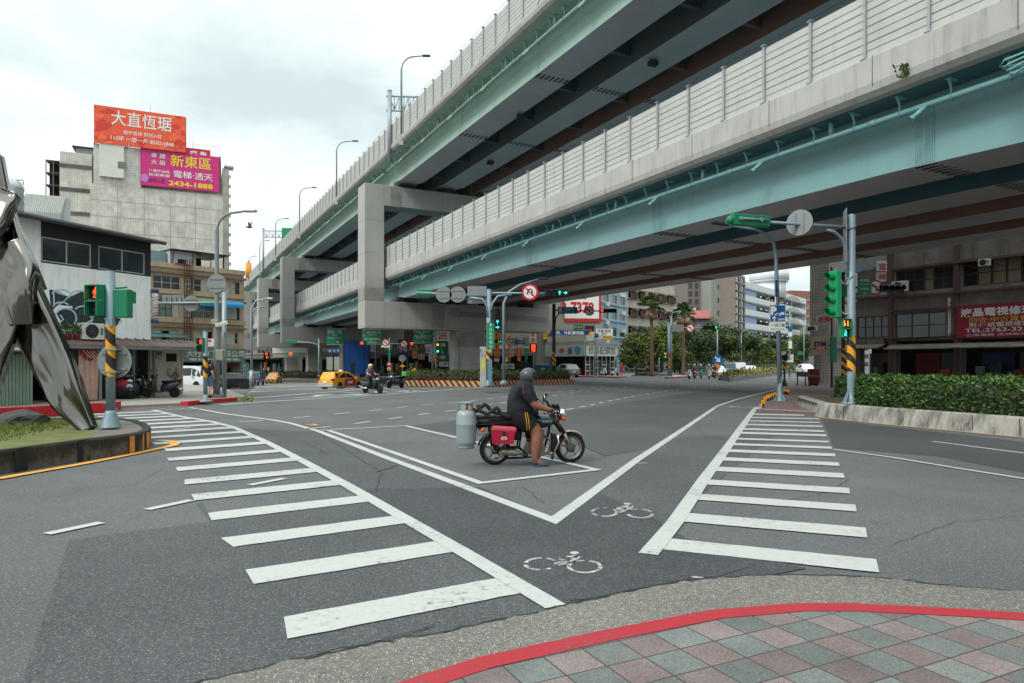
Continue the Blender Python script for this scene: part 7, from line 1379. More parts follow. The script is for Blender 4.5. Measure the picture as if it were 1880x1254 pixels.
for i,(px,py)in enumerate([(1401.4,748),(1404.7,740.5),(1409.5,737),(1413.6,735),(1418.4,733),(1423,731),(1437.5,724.6),(1440.5,723.6),(1443.5,723.6),(1446.6,724.8)]):
 p=G(px,py,.1)
 if i==0:
  r0=thing('reflector_post','stubby black kerb post with amber reflector disc along the brick pavement edge','reflector post',p,0,'amber reflector posts');m=MB(BLK);m.cyl((0,.02,0),(0,.02,.14),.035,n=8);m.cyl((0,.035,.19),(0,.07,.19),.085,n=14);m.build('post',r0);m=MB(REFP);m.cyl((0,.0,.19),(0,.036,.19),.075,n=16);m.m(BLK);m.disc((0,-.004,.19),.02,8);m.build('reflector',r0)
 else:dup(r0,p,random.uniform(-.3,.3))
# ---- lamp pole with parking signs
q=G(1432,736,.1);Y=q.y;zo=q.z;X=lambda px:(px-1432)/FP*Y;Zp=lambda py:zz(py,Y)-zo
t=thing('street_lamp','grey curved lamp pole on the brick pavement carrying blue parking signs','lamp',q);m=MB(POLEG);m.lathe([(.17,0),(.16,.03),(.1,.5),(.09,1)],12)
for k in range(4):a=k*math.pi/2+.5;m.prism([(.09*math.cos(a),.09*math.sin(a),.02),(.3*math.cos(a),.3*math.sin(a),.02),(.09*math.cos(a),.09*math.sin(a),.4)],(.012,.012,0))
m.lathe([(.32,0),(.32,.03)],4);m.tube([(0,0,.5),(X(1426),0,Zp(520)),(X(1424),-.05,Zp(470)),(X(1418),-.15,Zp(448)),(X(1403),-.3,Zp(433)),(X(1380),-.5,Zp(426)),(X(1325),-.8,Zp(420))],[.095,.085,.07,.065,.06,.055,.05],10);m.build('pole',t)
m=MB(STEELD);m.M=MX.Translation((X(1312),-.9,Zp(419)))@MX.Rotation(R(8),4,'Y');m.bbox(-.4,.3,-.14,.14,-.05,.06,.03);m.build('lamp_head',t)
m=MB(mat('parking_blue',(14,84,150),.4));x0,x1,z0,z1=X(1411.5),X(1440),Zp(591),Zp(560.5);m.box(x0,x1,-.14,-.11,z0,z1);m.m(SIGNW);e_=.015;Ww,Hh=x1-x0,z1-z0
for a in((x0,x1,z0,z0+e_),(x0,x1,z1-e_,z1),(x0,x0+e_,z0,z1),(x1-e_,x1,z0,z1)):m.box(a[0],a[1],-.145,-.14,a[2],a[3])
m.text('P',x0+Ww*.24,-.15,z0+Hh*.66,h=Hh*.5,bold=.05);arr(m,x0+Ww*.26,-.15,z0+Hh*.19,Hh*.34,90);m.text('300M',x0+Ww*.72,-.15,z0+Hh*.14,w=Ww*.42,bold=.02)
cx,cz,k=x0+Ww*.77,z0+Hh*.48,Ww*.3;m.add([(cx+a*k,-.148,cz+b*k)for a,b in((-.5,-.18),(.5,-.18),(.5,.08),(.32,.14),(.22,.36),(-.22,.36),(-.34,.12),(-.5,.06))],[tuple(range(8))]);[m.disc((cx+a*k,-.149,cz-.2*k),.1*k,10)for a in(-.28,.28)];cx=x0+Ww*.5;m.stroke([(cx-.12,cz-.03),(cx,cz+.02),(cx+.08,cz-.02)],-.148,.03);[m.disc((cx+a,-.149,cz-.06),.03,8)for a in(-.09,.07)]
m.m(SIGNW);m.box(x0,x1,-.14,-.11,Zp(608),Zp(592));m.m(BLK);m.text('八德立體',(x0+x1)/2,-.145,Zp(597.5),w=Ww*.86);m.text('Bade Car Park',(x0+x1)/2,-.145,Zp(604.5),w=Ww*.86);m.build('parking_sign',t)
m=MB(mat('parking_blue',(14,84,150)));m.M=MX.Translation((X(1426),-.06,Zp(537)))@MX.Rotation(R(58),4,'Z');m.box(-.38,.06,-.02,.02,-.2,.48);m.m(SIGNW);m.text('P',-.16,-.03,.25,h=.28,bold=.05);arr(m,-.16,-.03,-.08,.22,0);m.box(-.38,.06,-.02,.02,-.5,-.22);m.build('parking_sign',t)
# ---- tall signal pole with arm and countdown
q=G(1563,740,.38);q=V(((1563-CX)/FP*21.6,21.6,.38));Y=q.y;zo=q.z;X=lambda px:(px-1563)/FP*Y;Zp=lambda py:zz(py,Y)-zo
t=thing('traffic_signal_mast','tall grey striped signal pole at the right planter with long green signal arm','traffic signal',q);m=MB(POLEG);m.lathe([(.3,0),(.3,.03),(.13,.06),(.125,.4),(.12,Zp(395)),(.05,Zp(393))],18)
for k in range(4):a=k*math.pi/2+.6;m.prism([(.12*math.cos(a),.12*math.sin(a),.03),(.3*math.cos(a),.3*math.sin(a),.03),(.12*math.cos(a),.12*math.sin(a),.42)],(.012,.012,0))
za=Zp(418);ax=lambda px,Y_:V(((px-CX)/FP*Y_-q.x,Y_-q.y,0));e1=ax(1400,20.7);m.tube([(.1,.05,za),(e1.x,e1.y,za)],[.06,.045],10);m.tube([(-.1,-.02,Zp(508)),(-.14,-.03,Zp(470)),(-.3,-.06,Zp(440)),(-.62,-.15,Zp(427)),(-.85,-.2,Zp(424))],.05,8);m.tube([(-.12,-.05,za-.1),(0,-.14,za),(.1,-.1,za+.04)],.03,6);m.build('pole',t)
hdr=bpy.data.objects.new('arm_head',None);e0,e1=ax(1336,20.35),ax(1410,20.75)
sm=MB(SGREEN);mid=(e0+e1)/2;an=math.atan2(e1.y-e0.y,e1.x-e0.x);Ln=(e1-e0).length;sm.bbox(-Ln/2+.12,Ln/2,-.12,.1,-.17,.17,.03);
for k in range(4):x=-Ln/2+.12+(Ln-.12)*(k+.5)/4;sm.rings([[(x+r_*math.cos(a),y_,r_*math.sin(a))for a in[math.pi*(-.2+1.4*j/10)for j in range(11)]]for r_,y_ in((.15,.1),(.14,.34))],False,False)
sm.ball((-Ln/2+.08,-.02,-.02),(.13,.13,.13),12,8);sm.m(POLEG);sm.cyl((-Ln/2+.3,-.16,.02),(Ln/2-.1,-.16,.02),.035,n=8);[sm.cyl((x,-.12,.02),(x,-.2,.02),.06,n=8)for x in(-Ln/4,Ln/4)];sm.build('signal_head',t,loc=(mid.x,mid.y,za),rz=an)
c=ax(1467.5,21.05);o=MB(SIGNBACK);o.cyl((0,0,0),(0,.012,0),.4,n=30,smooth=False);[o.box(s_-.02,s_+.02,-.03,0,-.3,.3)for s_ in(-.12,.12)];o.build('sign_disc',t,loc=(c.x,c.y,za+.05),rz=R(-42))
m=MB(SIGNBACK);m.M=MX.Translation((-.19,.02,0))@MX.Rotation(R(72),4,'Z');m.box(-.32,.32,-.01,.01,Zp(484),Zp(385));m.build('sign_panel',t)
GRB=mat('signal_bright_green',(20,150,96),.4,0,.08,4);sig_col(t,X(1531),-.1,Zp(584),Zp(498),.3,GRB,{1:'amber'}.items()if False else{}.items(),4,R(-68))
m=MB(WINF);m.tube([(X(1540),-.08,Zp(508)),(X(1543),-.08,Zp(519)),(X(1550),-.06,Zp(522)),(0,0,Zp(522))],.03,8);m.tube([(X(1540),-.08,Zp(567)),(X(1543),-.08,Zp(574)),(X(1550),-.06,Zp(577)),(0,0,Zp(577))],.03,8);m.m(BLK);m.tube([(.0,-.13,Zp(508)),(-.2,-.1,Zp(515)),(-.35,-.1,Zp(530))],.012,5);m.build('bracket',t)
ped_head(t,X(1549),-.02,Zp(603),.78,'61',True,rz=R(6));m=MB(WARN);m.cyl((0,0,0),(0,0,Zp(617)-Zp(682)),.128,n=20,caps=False);m.build('warning_sleeve',t,loc=(0,0,Zp(682)))
# mast behind it with green direction sign
t,x,z=post(1527,44,490,'dark thin pole beside the tiled corner with red ringed discs and green boxes',POLED,.07);m=MB(SIGNR);m.cyl((x(1542),-.1,z(568)),(x(1542),-.06,z(568)),.62,n=28,smooth=False);m.m(SIGNW);m.disc((x(1542),-.104,z(568)),.46,26);m.m(SGREEN);m.bbox(-.1,.25,-.2,.1,z(665),z(618),.03);m.m(SIGNR);m.box(-.3,-.1,-.1,-.05,z(590),z(580));m.build('sign_disc',t)
t,x,z=post(1548,40,500,'second pole behind the striped one with green direction sign, disc and dark signal',POLED,.1,'direction_sign');green_sign(t,x(1573),x(1598),z(543),z(508),[('基隆路',0,.8,.7),('Keelung Rd.',0,.6,.7),('信義區',0,.35,.6),('<',0,.12,.2)]);round_sign(t,(x(1605.5),-.1,z(528)),.46,False,'no_left');sig_bar(t,x(1613),x(1658),-.05,z(529.5),.42,DARKSIG,{}.items());m=MB(POLED);m.cyl((0,0,z(528)),(x(1660),0,z(528)),.06,n=6);m.build('arm',t);m=MB(mat('sign_pale_blue',(150,176,196),.5));m.box(x(1612),x(1626),-.08,-.05,z(541),z(532));m.m(SIGN_G);m.box(x(1536),x(1560),-.1,-.05,z(545),z(520));m.build('sign_panel',t);m=MB(WARN);m.cyl((0,0,0),(0,0,z(640)-z(690)),.17,n=12,caps=False);m.build('warning_sleeve',t,loc=(x(1550),-.02,z(690)))
# handcart and red tubs by the tiled corner
q=G(1482,711);t=thing('handcart','wooden handcart parked by the tiled corner','cart',q,R(20));m=MB(mat('cart_wood',(104,92,72),.8,0,.3,4));m.box(-.4,.4,-.6,.6,.75,.85);m.box(-.4,-.36,-.6,.6,.85,1.1);m.build('bed',t)
for x_,y_ in((-.36,-.55),(.36,-.55),(-.36,.55),(.36,.55)):m=MB(BLK);m.cyl((x_,y_,0),(x_,y_,.75),.04,n=6);m.build('leg',t)
m=MB(BLK);m.cyl((-.36,-.55,.1),(.36,-.55,.7),.03,n=5);m.cyl((.36,-.55,.3),(-.36,-.55,.3),.03,n=5);m.build('brace',t)
q=G(1494,710);t=thing('plant_tub','large dark red tub by the tiled corner','tub',q);m=MB(mat('tub_red',(120,36,34),.7,0,.2));m.lathe([(.28,0),(.4,.5),(.42,.55),(.36,1.0),(.45,1.25),(.4,1.3)],14);m.build('body',t);m=MB(BLK);m.lathe([(.38,1.27),(.39,1.28)],12);m.build('soil',t)
# ================================================================= VEHICLES
RUB=mat('tyre_rubber',(30,30,31),.85,0,.15,20);ALLOY=mat('alloy_rim',(150,150,150),.35,.7,.1);CGL=glassmat('car_glass',(30,36,40),.05);HEADL=mat('headlamp_lens',(206,210,212),.15);TAILL=mat('tail_lamp_lens',(170,28,30),.25)
def paint(n,c):return mat('car_paint_'+n,c,.3,0,.04,2,coat=.6)
CARS={'wagon':(4.6,1.76,[(-.5,.42,.78,.82,.84,.9),(-.488,.28,.98,1.02,.94,.9),(-.465,.22,1.02,1.12,.98,.84),(-.4,.2,1.03,1.58,1,.74),(-.1,.2,1.0,1.64,1,.76),(.08,.2,.98,1.57,1,.74),(.27,.2,.96,1.02,1,.86),(.42,.22,.84,.9,.95,.86),(.49,.3,.66,.7,.84,.86)],3,5,6,2),'suv':(4.65,1.87,[(-.5,.5,.82,.86,.86,.9),(-.485,.34,1.0,1.06,.95,.88),(-.45,.28,1.08,1.2,.99,.84),(-.36,.26,1.1,1.62,1,.74),(-.08,.26,1.06,1.7,1,.76),(.08,.26,1.04,1.6,1,.74),(.26,.26,1.04,1.1,1,.88),(.43,.3,.94,1.0,.96,.86),(.495,.4,.74,.78,.85,.86)],3,5,6,2),'sedan':(4.6,1.78,[(-.5,.36,.76,.8,.86,.9),(-.46,.24,.94,.98,.96,.88),(-.35,.2,.95,1.02,1,.86),(-.2,.2,.94,1.4,1,.72),(.0,.2,.93,1.45,1,.74),(.08,.2,.92,1.4,1,.73),(.25,.2,.92,.97,1,.86),(.42,.22,.8,.86,.95,.86),(.49,.3,.6,.64,.84,.86)],3,5,6,2),'van':(4.75,1.72,[(-.5,.4,1.0,1.8,.95,.88),(-.49,.3,1.05,1.9,1,.88),(-.2,.26,1.05,1.96,1,.88),(.2,.26,1.05,1.93,1,.86),(.3,.26,1.05,1.86,1,.84),(.44,.26,1.02,1.1,.98,.88),(.5,.34,.7,.76,.92,.9)],1,4,5,1)}
def car(kind,label,loc,rz,col,cat='car',group=None,door=None,low=None,name=None,beacon=None):
 L,W,st,r0,r1,wb,rw=CARS[kind];t=thing(name or('parked_'+cat if False else cat.replace(' ','_')),label,cat,loc,rz,group)
 def ring(s_):x,zb,zs,zr,wf,rf=s_;h=W/2*wf;hr=h*rf;p=[(h*.9,zb),(h,zb+.14),(h*1.0,(zb+zs)/2),(h*.98,zs),(hr,zr-.05),(hr*.82,zr)];return[(x*L,-y,z)for y,z in p]+[(x*L,y,z)for y,z in p[::-1]]
 m=MB(col);rs=[ring(s_)for s_ in st];m.rings(rs,True,True,False)
 if low:m.m(low);m.bbox(-L/2-.02,-L/2+.5,-W/2*.93,W/2*.93,.25,.62,.06);m.bbox(-L*.44,L*.44,-W/2-.015,W/2+.015,.2,.3,.02)
 m.m(BLK)
 for x in(-.29,.3):
  for s_ in(-1,1):m.disc((x*L,s_*(W/2+.004),.33),.38,18,(0,s_,0))
 b=m.build('body',t)
 if door:
  m=MB(door[0]);s_=-1;x0,x1=-.16*L,.2*L;m.quad((x0,s_*(W/2+.012),.32),(x1,s_*(W/2+.012),.32),(x1,s_*(W/2+.006),.96),(x0+.1,s_*(W/2+.006),.97));m.m(SIGNW);m.text(door[1],(x0+x1)/2,-W/2-.02,.64,h=.42,bold=.05);m.build('door',t)
 m=MB(CGL)
 def side(x,k,s_):
  for a,c in zip(st,st[1:]):
   if a[0]<=x<=c[0]:
    f_=(x-a[0])/(c[0]-a[0]);q=[a[i]+(c[i]-a[i])*f_ for i in range(6)];h=W/2*q[4];z=q[2]+(q[3]-.05-q[2])*k;y=h*.98+(h*q[5]-h*.98)*k;return(x*L,s_*(y+.008),z)
 g0,g1=st[r0][0],st[r1][0]+.05;cut=[g0+.01]+([g0+.1,(g0+g1)/2+.06]if kind!='van' else[.18])+[g1+.05]
 for s_ in(-1,1):
  for a,c in zip(cut,cut[1:]):
   if kind=='van' and a<.1:a=-.45
   m.quad(side(a+.008,.1,s_),side(c-.008,.1,s_),side(min(c-.008,st[r1][0]+.03),.86,s_),side(a+.008,.86,s_))
 def cross(a,c,o):
  A,C=ring(a),ring(c);P_=lambda Rg,i,k:V(Rg[i]).lerp(V(Rg[11-i]),k);q=[V(A[4]).lerp(V(A[7]),.06),V(A[4]).lerp(V(A[7]),.94),V(C[4]).lerp(V(C[7]),.93),V(C[4]).lerp(V(C[7]),.07)];q=[v+V((o,0,.012))for v in q];q[0],q[1]=q[0].lerp(q[3],.1),q[1].lerp(q[2],.1);q[2],q[3]=q[2].lerp(q[1],.1),q[3].lerp(q[0],.1);m.quad(*q)
 cross(st[wb],st[r1],.015);cross(st[rw],st[r0],-.015);m.build('window',t)
 for s_ in(-1,1):
  z=st[-2][2]-.1;m=MB(HEADL);m.bbox(L*.44,L*.492,s_*W*.38-.16,s_*W*.38+.14,z-.12,z+.04,.03);m.build('headlight',t)
  m=MB(TAILL);z=st[1][2]-.08;m.bbox(-L*.497,-L*.46,s_*W*.39-.16,s_*W*.39+.1,z-.12,z+.12,.03);m.build('tail_light',t)
  m=MB(col);m.bbox(L*.2,L*.24,s_*W*.5-.02,s_*W*.5+.18*s_ if s_>0 else s_*W*.5+.02,st[wb][2]+.02,st[wb][2]+.16,.02)if s_>0 else m.bbox(L*.2,L*.24,-W*.5-.18,-W*.5+.02,st[wb][2]+.02,st[wb][2]+.16,.02);m.build('mirror',t)
 m=MB(BLK);m.box(L*.492,L*.502,-W*.25,W*.25,.42,.56);m.m(SIGNW);m.box(-L*.51,-L*.5,-.2,.2,.62,.78);m.box(L*.5,L*.508,-.17,.17,.36,.47);m.build('grille',t)
 for x in(-.29,.3):
  for s_ in(-1,1):
   m=MB(RUB);m.lathe([(.2,s_*-.1),(.31,s_*-.1),(.325,s_*-.06),(.325,s_*.06),(.31,s_*.1),(.2,s_*.1)],18,(x*L,0,.325)if False else(0,0,0),'y');wl=m.build('wheel',t,loc=(x*L,s_*(W/2-.1),.325));m=MB(ALLOY);m.lathe([(.215,s_*.085),(.2,s_*.06),(.05,s_*.075),(.04,s_*.1)],16,(0,0,0),'y')
   m.m(BLK);[m.disc((.13*math.cos(k*1.257),s_*.1,.13*math.sin(k*1.257)),.045,8,(0,s_,0))for k in range(5)];m.build('rim',wl)
 if beacon:m=MB(beacon);z=max(s_[3]for s_ in st);m.bbox(-.2,0,-.2,.2,z-.01,z+.14,.03);m.build('roof_sign',t)
 return t
def gd(px,Y,z=None):x=(px-CX)/FP*Y;return V((x,Y,drop(x,Y)if z is None else z))
TAXI=paint('taxi_yellow',(236,160,24));SILV=paint('silver',(170,172,172));WHP=paint('white',(214,216,214));BLP=paint('black',(24,25,28));BLUP=paint('blue',(36,112,158))
car('wagon','yellow and silver taxi with a crimson door panel turning at the junction',gd(627,63),R(66),TAXI,'taxi',door=(mat('taxi_door_red',(176,24,54),.35,coat=.5),'yoxi'),low=SILV,beacon=WHT)
car('wagon','yellow taxi driving up from the far left road, seen from the front',gd(503,104),R(-82),TAXI,'taxi',beacon=TAXI);car('van','white van with orange stripe parked before the green shop sign',gd(353,57),R(-24),WHP,'van');car('sedan','black saloon parked beside the green shop pillar',gd(420,60),R(195),BLP);car('suv','silver sport utility car with red tail lights at the edge of the hedge island',gd(1038,86,0),R(112),paint('grey',(118,120,124)))
car('sedan','dark car half hidden behind the green shop pillar',gd(449,92),R(-80),BLP)
gf='cars waiting on the right hand road';car('sedan','white and red car behind the waiting motorcyclists',gd(1318,88,0),R(-100),WHP,group=gf);car('van','pale grey van queued behind the blue truck',gd(1356,102,0),R(-97),SILV,'van',gf);car('sedan','white saloon at the right end of the queue by the flower median',gd(1377,96,0),R(-97),WHP,group=gf);car('suv','white car with blue roof box behind the handcart',gd(1480,104,0),R(-97),WHP,beacon=BLUP)
def truck(label,loc,rz,group=None):
 t=thing('truck',label,'truck',loc,rz,group);m=MB(BLUP);m.rings([[(x,-.76*f_,zb),(x,-.78*f_,z1),(x,-.7*f_,z2),(x,.7*f_,z2),(x,.78*f_,z1),(x,.76*f_,zb)]for x,f_,zb,z1,z2 in((.5,1,.4,1.1,1.85),(1.2,1,.4,1.1,1.85),(1.75,.98,.4,1.05,1.1),(1.9,.95,.5,.8,.85))],True,True,False);m.build('cab',t);m=MB(CGL);m.quad((1.33,-.64,1.72),(1.33,.64,1.72),(1.76,.7,1.14),(1.76,-.7,1.14));[m.quad((.6,s_*.785,1.15),(1.35,s_*.785,1.15),(1.2,s_*.73,1.7),(.6,s_*.73,1.7))for s_ in(-1,1)];m.build('window',t)
 m=MB(BLUP);m.box(-1.9,.45,-.82,.82,.75,.82);[m.box(-1.9,.45,s_*.8-.02,s_*.8+.02,.82,1.25)for s_ in(-1,1)];m.m(mat('truck_canopy',(70,110,130),.7));m.box(-1.85,.4,-.76,.76,1.25,1.9);m.build('bed',t);m=MB(HEADL);[m.bbox(1.88,1.93,s_*.6-.14,s_*.6+.14,.6,.78,.02)for s_ in(-1,1)];m.build('headlight',t);m=MB(BLK);m.box(1.86,1.96,-.74,.74,.4,.56);m.build('bumper',t)
 for x in(-1.2,1.3):
  for s_ in(-1,1):m=MB(RUB);m.lathe([(.16,-.09),(.29,-.09),(.29,.09),(.16,.09)],14,(0,0,0),'y');w_=m.build('wheel',t,loc=(x,s_*.68,.29));m=MB(SILV);m.lathe([(.17,s_*.06),(.05,s_*.09)],12,(0,0,0),'y');m.build('rim',w_)
truck('blue light truck seen from the front on the far left road',gd(469,93),R(-84));truck('blue light truck queued on the right hand road under the arrow disc',gd(1336,94,0),R(-97),gf)
# ---- scooters
CHROME=mat('chrome',(190,190,190),.15,1,.05);SEATB=mat('black_vinyl',(28,28,30),.55,0,.15,8)
def scooter(label,loc,rz,col,group=None,name='motor_scooter',box=None):
 t=thing(name,label,'scooter',loc,rz,group)
 for x,r in((.66,.235),(-.56,.235)):
  m=MB(RUB);m.lathe([(.14,-.05),(.2,-.06),(r,-.03),(r,.03),(.2,.06),(.14,.05)],18,(0,0,0),'y');w_=m.build('wheel',t,loc=(x,0,r));m=MB(ALLOY);m.lathe([(.15,-.045),(.05,-.05),(.05,.05),(.15,.045)],14,(0,0,0),'y');m.build('rim',w_)
 m=MB(col);m.rings([[(x,-h,z0),(x,-h*1.1,(z0+z1)/2),(x,-h*.6,z1),(x,h*.6,z1),(x,h*1.1,(z0+z1)/2),(x,h,z0)]for x,h,z0,z1 in((-.86,.08,.66,.78),(-.7,.15,.5,.78),(-.4,.19,.36,.74),(-.1,.18,.28,.7),(.02,.16,.25,.5))]);m.bbox(-.05,.42,-.19,.19,.24,.33,.03)
 m.rings([[(x+dx,y,z)for y,dx in((-w_,-.08),(-w_*.6,0),(0,.05),(w_*.6,0),(w_,-.08))]+[(x+dx-.05,y,z)for y,dx in((w_,-.08),(0,.03),(-w_,-.08))]for x,z,w_ in((.36,.26,.2),(.44,.5,.24),(.42,.75,.22),(.36,.95,.14))]);m.rings([[(x,-h,z),(x,0,z+.05),(x,h,z)]for x,z,h in((.42,.46,.06),(.6,.52,.075),(.8,.47,.07),(.9,.36,.04))],False,False);m.bbox(.22,.44,-.17,.17,.93,1.05,.04);m.build('body',t)
 m=MB(SEATB);m.rings([[(x,-h,z),(x,-h*.9,z+.09),(x,h*.9,z+.09),(x,h,z)]for x,h,z in((-.86,.1,.76),(-.6,.16,.74),(-.3,.16,.7),(-.02,.12,.69))]);m.build('seat',t)
 m=MB(BLK);m.tube([(.3,-.36,1.0),(.34,-.16,1.03),(.34,.16,1.03),(.3,.36,1.0)],.022,6);m.cyl((.4,0,.95),(.66,0,.24),.035,n=6);m.build('handlebar',t)
 for s_ in(-1,1):m=MB(BLK);m.tube([(.32,s_*.26,1.02),(.34,s_*.32,1.2)],.01,5);m.ball((.34,s_*.34,1.25),(.025,.07,.045),8,6);m.build('mirror',t)
 m=MB(HEADL);m.ball((.46,0,.8),(.06,.12,.07),10,6);m.build('headlight',t);m=MB(TAILL);m.ball((-.86,0,.7),(.05,.11,.05),8,5);m.build('tail_light',t);m=MB(CHROME);m.tube([(-.1,-.2,.3),(-.45,-.22,.28),(-.85,-.22,.4)],[.03,.055,.055],8);m.build('exhaust',t)
 if box:m=MB(box);m.bbox(-1.1,-.75,-.2,.2,.82,1.15,.04);m.build('top_box',t)
 return t
SCB=paint('scooter_black',(34,38,44));SCW=paint('scooter_white',(206,206,204));SCR=paint('scooter_red',(150,40,44));SCG=paint('scooter_teal',(70,130,140))
def f_sh(px,off):f_=Fac((-18.66,27.06),(-16.67,31.5));q=f_.w(f_.u(px,off),-off,.1);return q
scooter('dark scooter ridden across the junction by the man in a pale helmet',gd(683,38.2,0),R(-38),SCB);scooter('black scooter parked under the lean-to beside the graffiti panel',f_sh(297,.75),R(188),SCB,box=None)
g_='scooters packed under the lean-to';scooter('black scooter with white number plate at the front of the lean-to',f_sh(238,.2),R(-60),SCB,g_);scooter('black scooter with top box at the back of the lean-to',f_sh(258,-.9),R(-70),SCB,g_,box=BLK)
m=MB(mat('bike_cover',(40,42,46),.6,0,.2,3));m.ball((0,0,.45),(.7,.4,.45),14,9);m.m(mat('cover_red',(150,40,50),.6));m.ball((.1,-.18,.62),(.35,.24,.25),10,7);m.m(mat('cover_white',(190,190,186),.6));m.ball((.42,-.26,.55),(.16,.12,.12),8,6);tag(m.build('covered_scooter',loc=f_sh(226,.1)),'scooter hidden under a dark cover with a red and white bag','scooter')
g_='scooters parked by the corner shop';scooter('white scooter parked by the glass doors of the corner shop, left one',gd(1108,90,.1),R(-70),SCW,g_);scooter('white scooter parked by the corner shop near the pedestrian',gd(1128,90,.1),R(-60),SCW,g_)
scooter('black motorcycle with green load parked at the left tip of the hedge island',gd(727,47,drop(-8,47)),R(-125),SCB,box=mat('green_load',(90,160,80),.7))
SCP=[(1265,76,SCW,'white scooter with rider, leftmost of the waiting group'),(1275,77,SCR,'red scooter with rider, second of the waiting group'),(1287,79,SCG,'teal scooter with rider in the middle of the waiting group'),(1302,76,SCW,'pale scooter with yellow light next to the flower median'),(1312,79,SCR,'red scooter half hidden by the flower median')]
for px,Y,c,lab in SCP:scooter(lab,gd(px,Y,0),R(-98-(px-1265)*.25),c,'scooters waiting at the right hand lights')
# ================================================================= PEOPLE
from mathutils.bvhtree import BVHTree
SKIN=mat('skin_tan',(130,84,67),.55,0,.12,9,spec=.35);SKIN2=mat('skin_light',(196,150,124),.55,0,.1,9);HAIR=mat('black_hair',(22,20,20),.6)
BONES=[('pelvis','belly'),('belly','chest'),('chest','neck'),('neck','head')]+[b for s_ in 'LR' for b in(('chest','sh'+s_),('sh'+s_,'el'+s_),('el'+s_,'wr'+s_),('wr'+s_,'ha'+s_),('pelvis','hi'+s_),('hi'+s_,'kn'+s_),('kn'+s_,'ca'+s_),('ca'+s_,'an'+s_),('an'+s_,'to'+s_))]
RAD=dict(pelvis=.15,belly=.15,chest=.15,neck=.06,head=.085,sh=.068,el=.045,wr=.032,ha=.035,hi=.1,kn=.062,ca=.058,an=.042,to=.035)
def skinmesh(J,rad,sub=1):
 names=list(J);me=bpy.data.meshes.new('body');me.from_pydata([J[n]for n in names],[(names.index(a),names.index(b))for a,b in BONES],[]);o=bpy.data.objects.new('body',me);sc.collection.objects.link(o);o.modifiers.new('s','SKIN')
 for i,n in enumerate(names):r=rad.get(n,rad.get(n[:-1]if n[-1]in 'LR' else n,.05));r=r if isinstance(r,tuple)else(r,r);me.skin_vertices[0].data[i].radius=r;me.skin_vertices[0].data[i].use_root=n=='pelvis'
 sm=o.modifiers.new('d','SUBSURF');sm.levels=sub;bpy.context.view_layer.update();r_=bpy.data.meshes.new_from_object(o.evaluated_get(bpy.context.evaluated_depsgraph_get()));bpy.data.objects.remove(o);bpy.data.meshes.remove(me);return r_
def person(label,J,loc,rz,wear,skin=SKIN2,rad={},group=None,sub=1,extra=None,fold=0):
 """wear: list of (part name, material, {bone: (t0, t1)}, offset)"""
 rad={**RAD,**rad};t=thing('person',label,'person',loc,rz,group);me=skinmesh(J,rad,sub);vs=[v.co.copy()for v in me.vertices];ns=[v.normal.copy()for v in me.vertices];fs=[tuple(p.vertices)for p in me.polygons];bpy.data.meshes.remove(me)
 def near(c):
  best=(9,None,0)
  for a,b in BONES:
   p,q=V(J[a]),V(J[b]);d=q-p;k=max(0,min(1,(c-p).dot(d)/d.dot(d)));r1=rad.get(a,rad.get(a[:-1],.05));r2=rad.get(b,rad.get(b[:-1],.05));r1=r1[0]if isinstance(r1,tuple)else r1;r2=r2[0]if isinstance(r2,tuple)else r2;e_=(c-p-d*k).length/(r1+(r2-r1)*k)
   if e_<best[0]:best=(e_,(a,b),k)
  return best[1],best[2]
 tags=[near(sum((vs[i]for i in f_),V())/len(f_))for f_ in fs]
 b=MB(skin);b.add(vs,fs,True);h=V(J['head']);b.ball(h+V((.0,0,.03)),(.088,.076,.115),16,12);b.ball(h+V((.09,0,.02)),(.022,.016,.024),8,6)
 for s_ in(-1,1):b.ball(h+V((-.005,s_*.078,.02)),(.022,.012,.034),8,6)
 b.m(mat('lips',(130,70,62),.5));b.ball(h+V((.082,0,-.035)),(.008,.026,.008),8,5);b.m(BLK);[b.ball(h+V((.081,s_*.032,.045)),(.008,.014,.008),8,5)for s_ in(-1,1)];b.build('body',t);tr={}
 for nm,mt,zones,off in wear:
  m=MB(mt);used={};ff=[]
  for f_,(bn,k)in zip(fs,tags):
   z=zones.get(bn[0]+'>'+bn[1])or zones.get(bn[0].rstrip('LR')+'>'+bn[1].rstrip('LR'))or zones.get(bn[0])
   if z and z[0]<=k<=z[1]:ff.append(f_)
  for f_ in ff:
   for i in f_:used.setdefault(i,len(used))
  m.add([vs[i]+ns[i]*(off+fold*(NZ.noise(vs[i]*9)+.6*NZ.noise(V((vs[i].x*8,vs[i].y*8,vs[i].z*26)))))for i in used],[tuple(used[i]for i in f_)for f_ in ff],True);m.build(nm,t);tr[nm]=BVHTree.FromPolygons([vs[i]+ns[i]*off for i in used],[tuple(used[i]for i in f_)for f_ in ff])if ff else None
 if extra:extra(t,tr)
 return t
TOP={'pelvis>belly':(.45,1),'belly>chest':(0,1),'chest>neck':(0,.62),'chest>sh':(0,1),'sh>el':(0,.62)};LONG={**TOP,'sh>el':(0,1),'el>wr':(0,.9)};SHORTS={'pelvis>belly':(0,.5),'pelvis>hi':(0,1),'hi>kn':(0,.8)};TROUS={**SHORTS,'hi>kn':(0,1),'kn>ca':(0,1),'ca>an':(0,.95)};SHOE={'an>to':(0,1),'ca>an':(.9,1)}
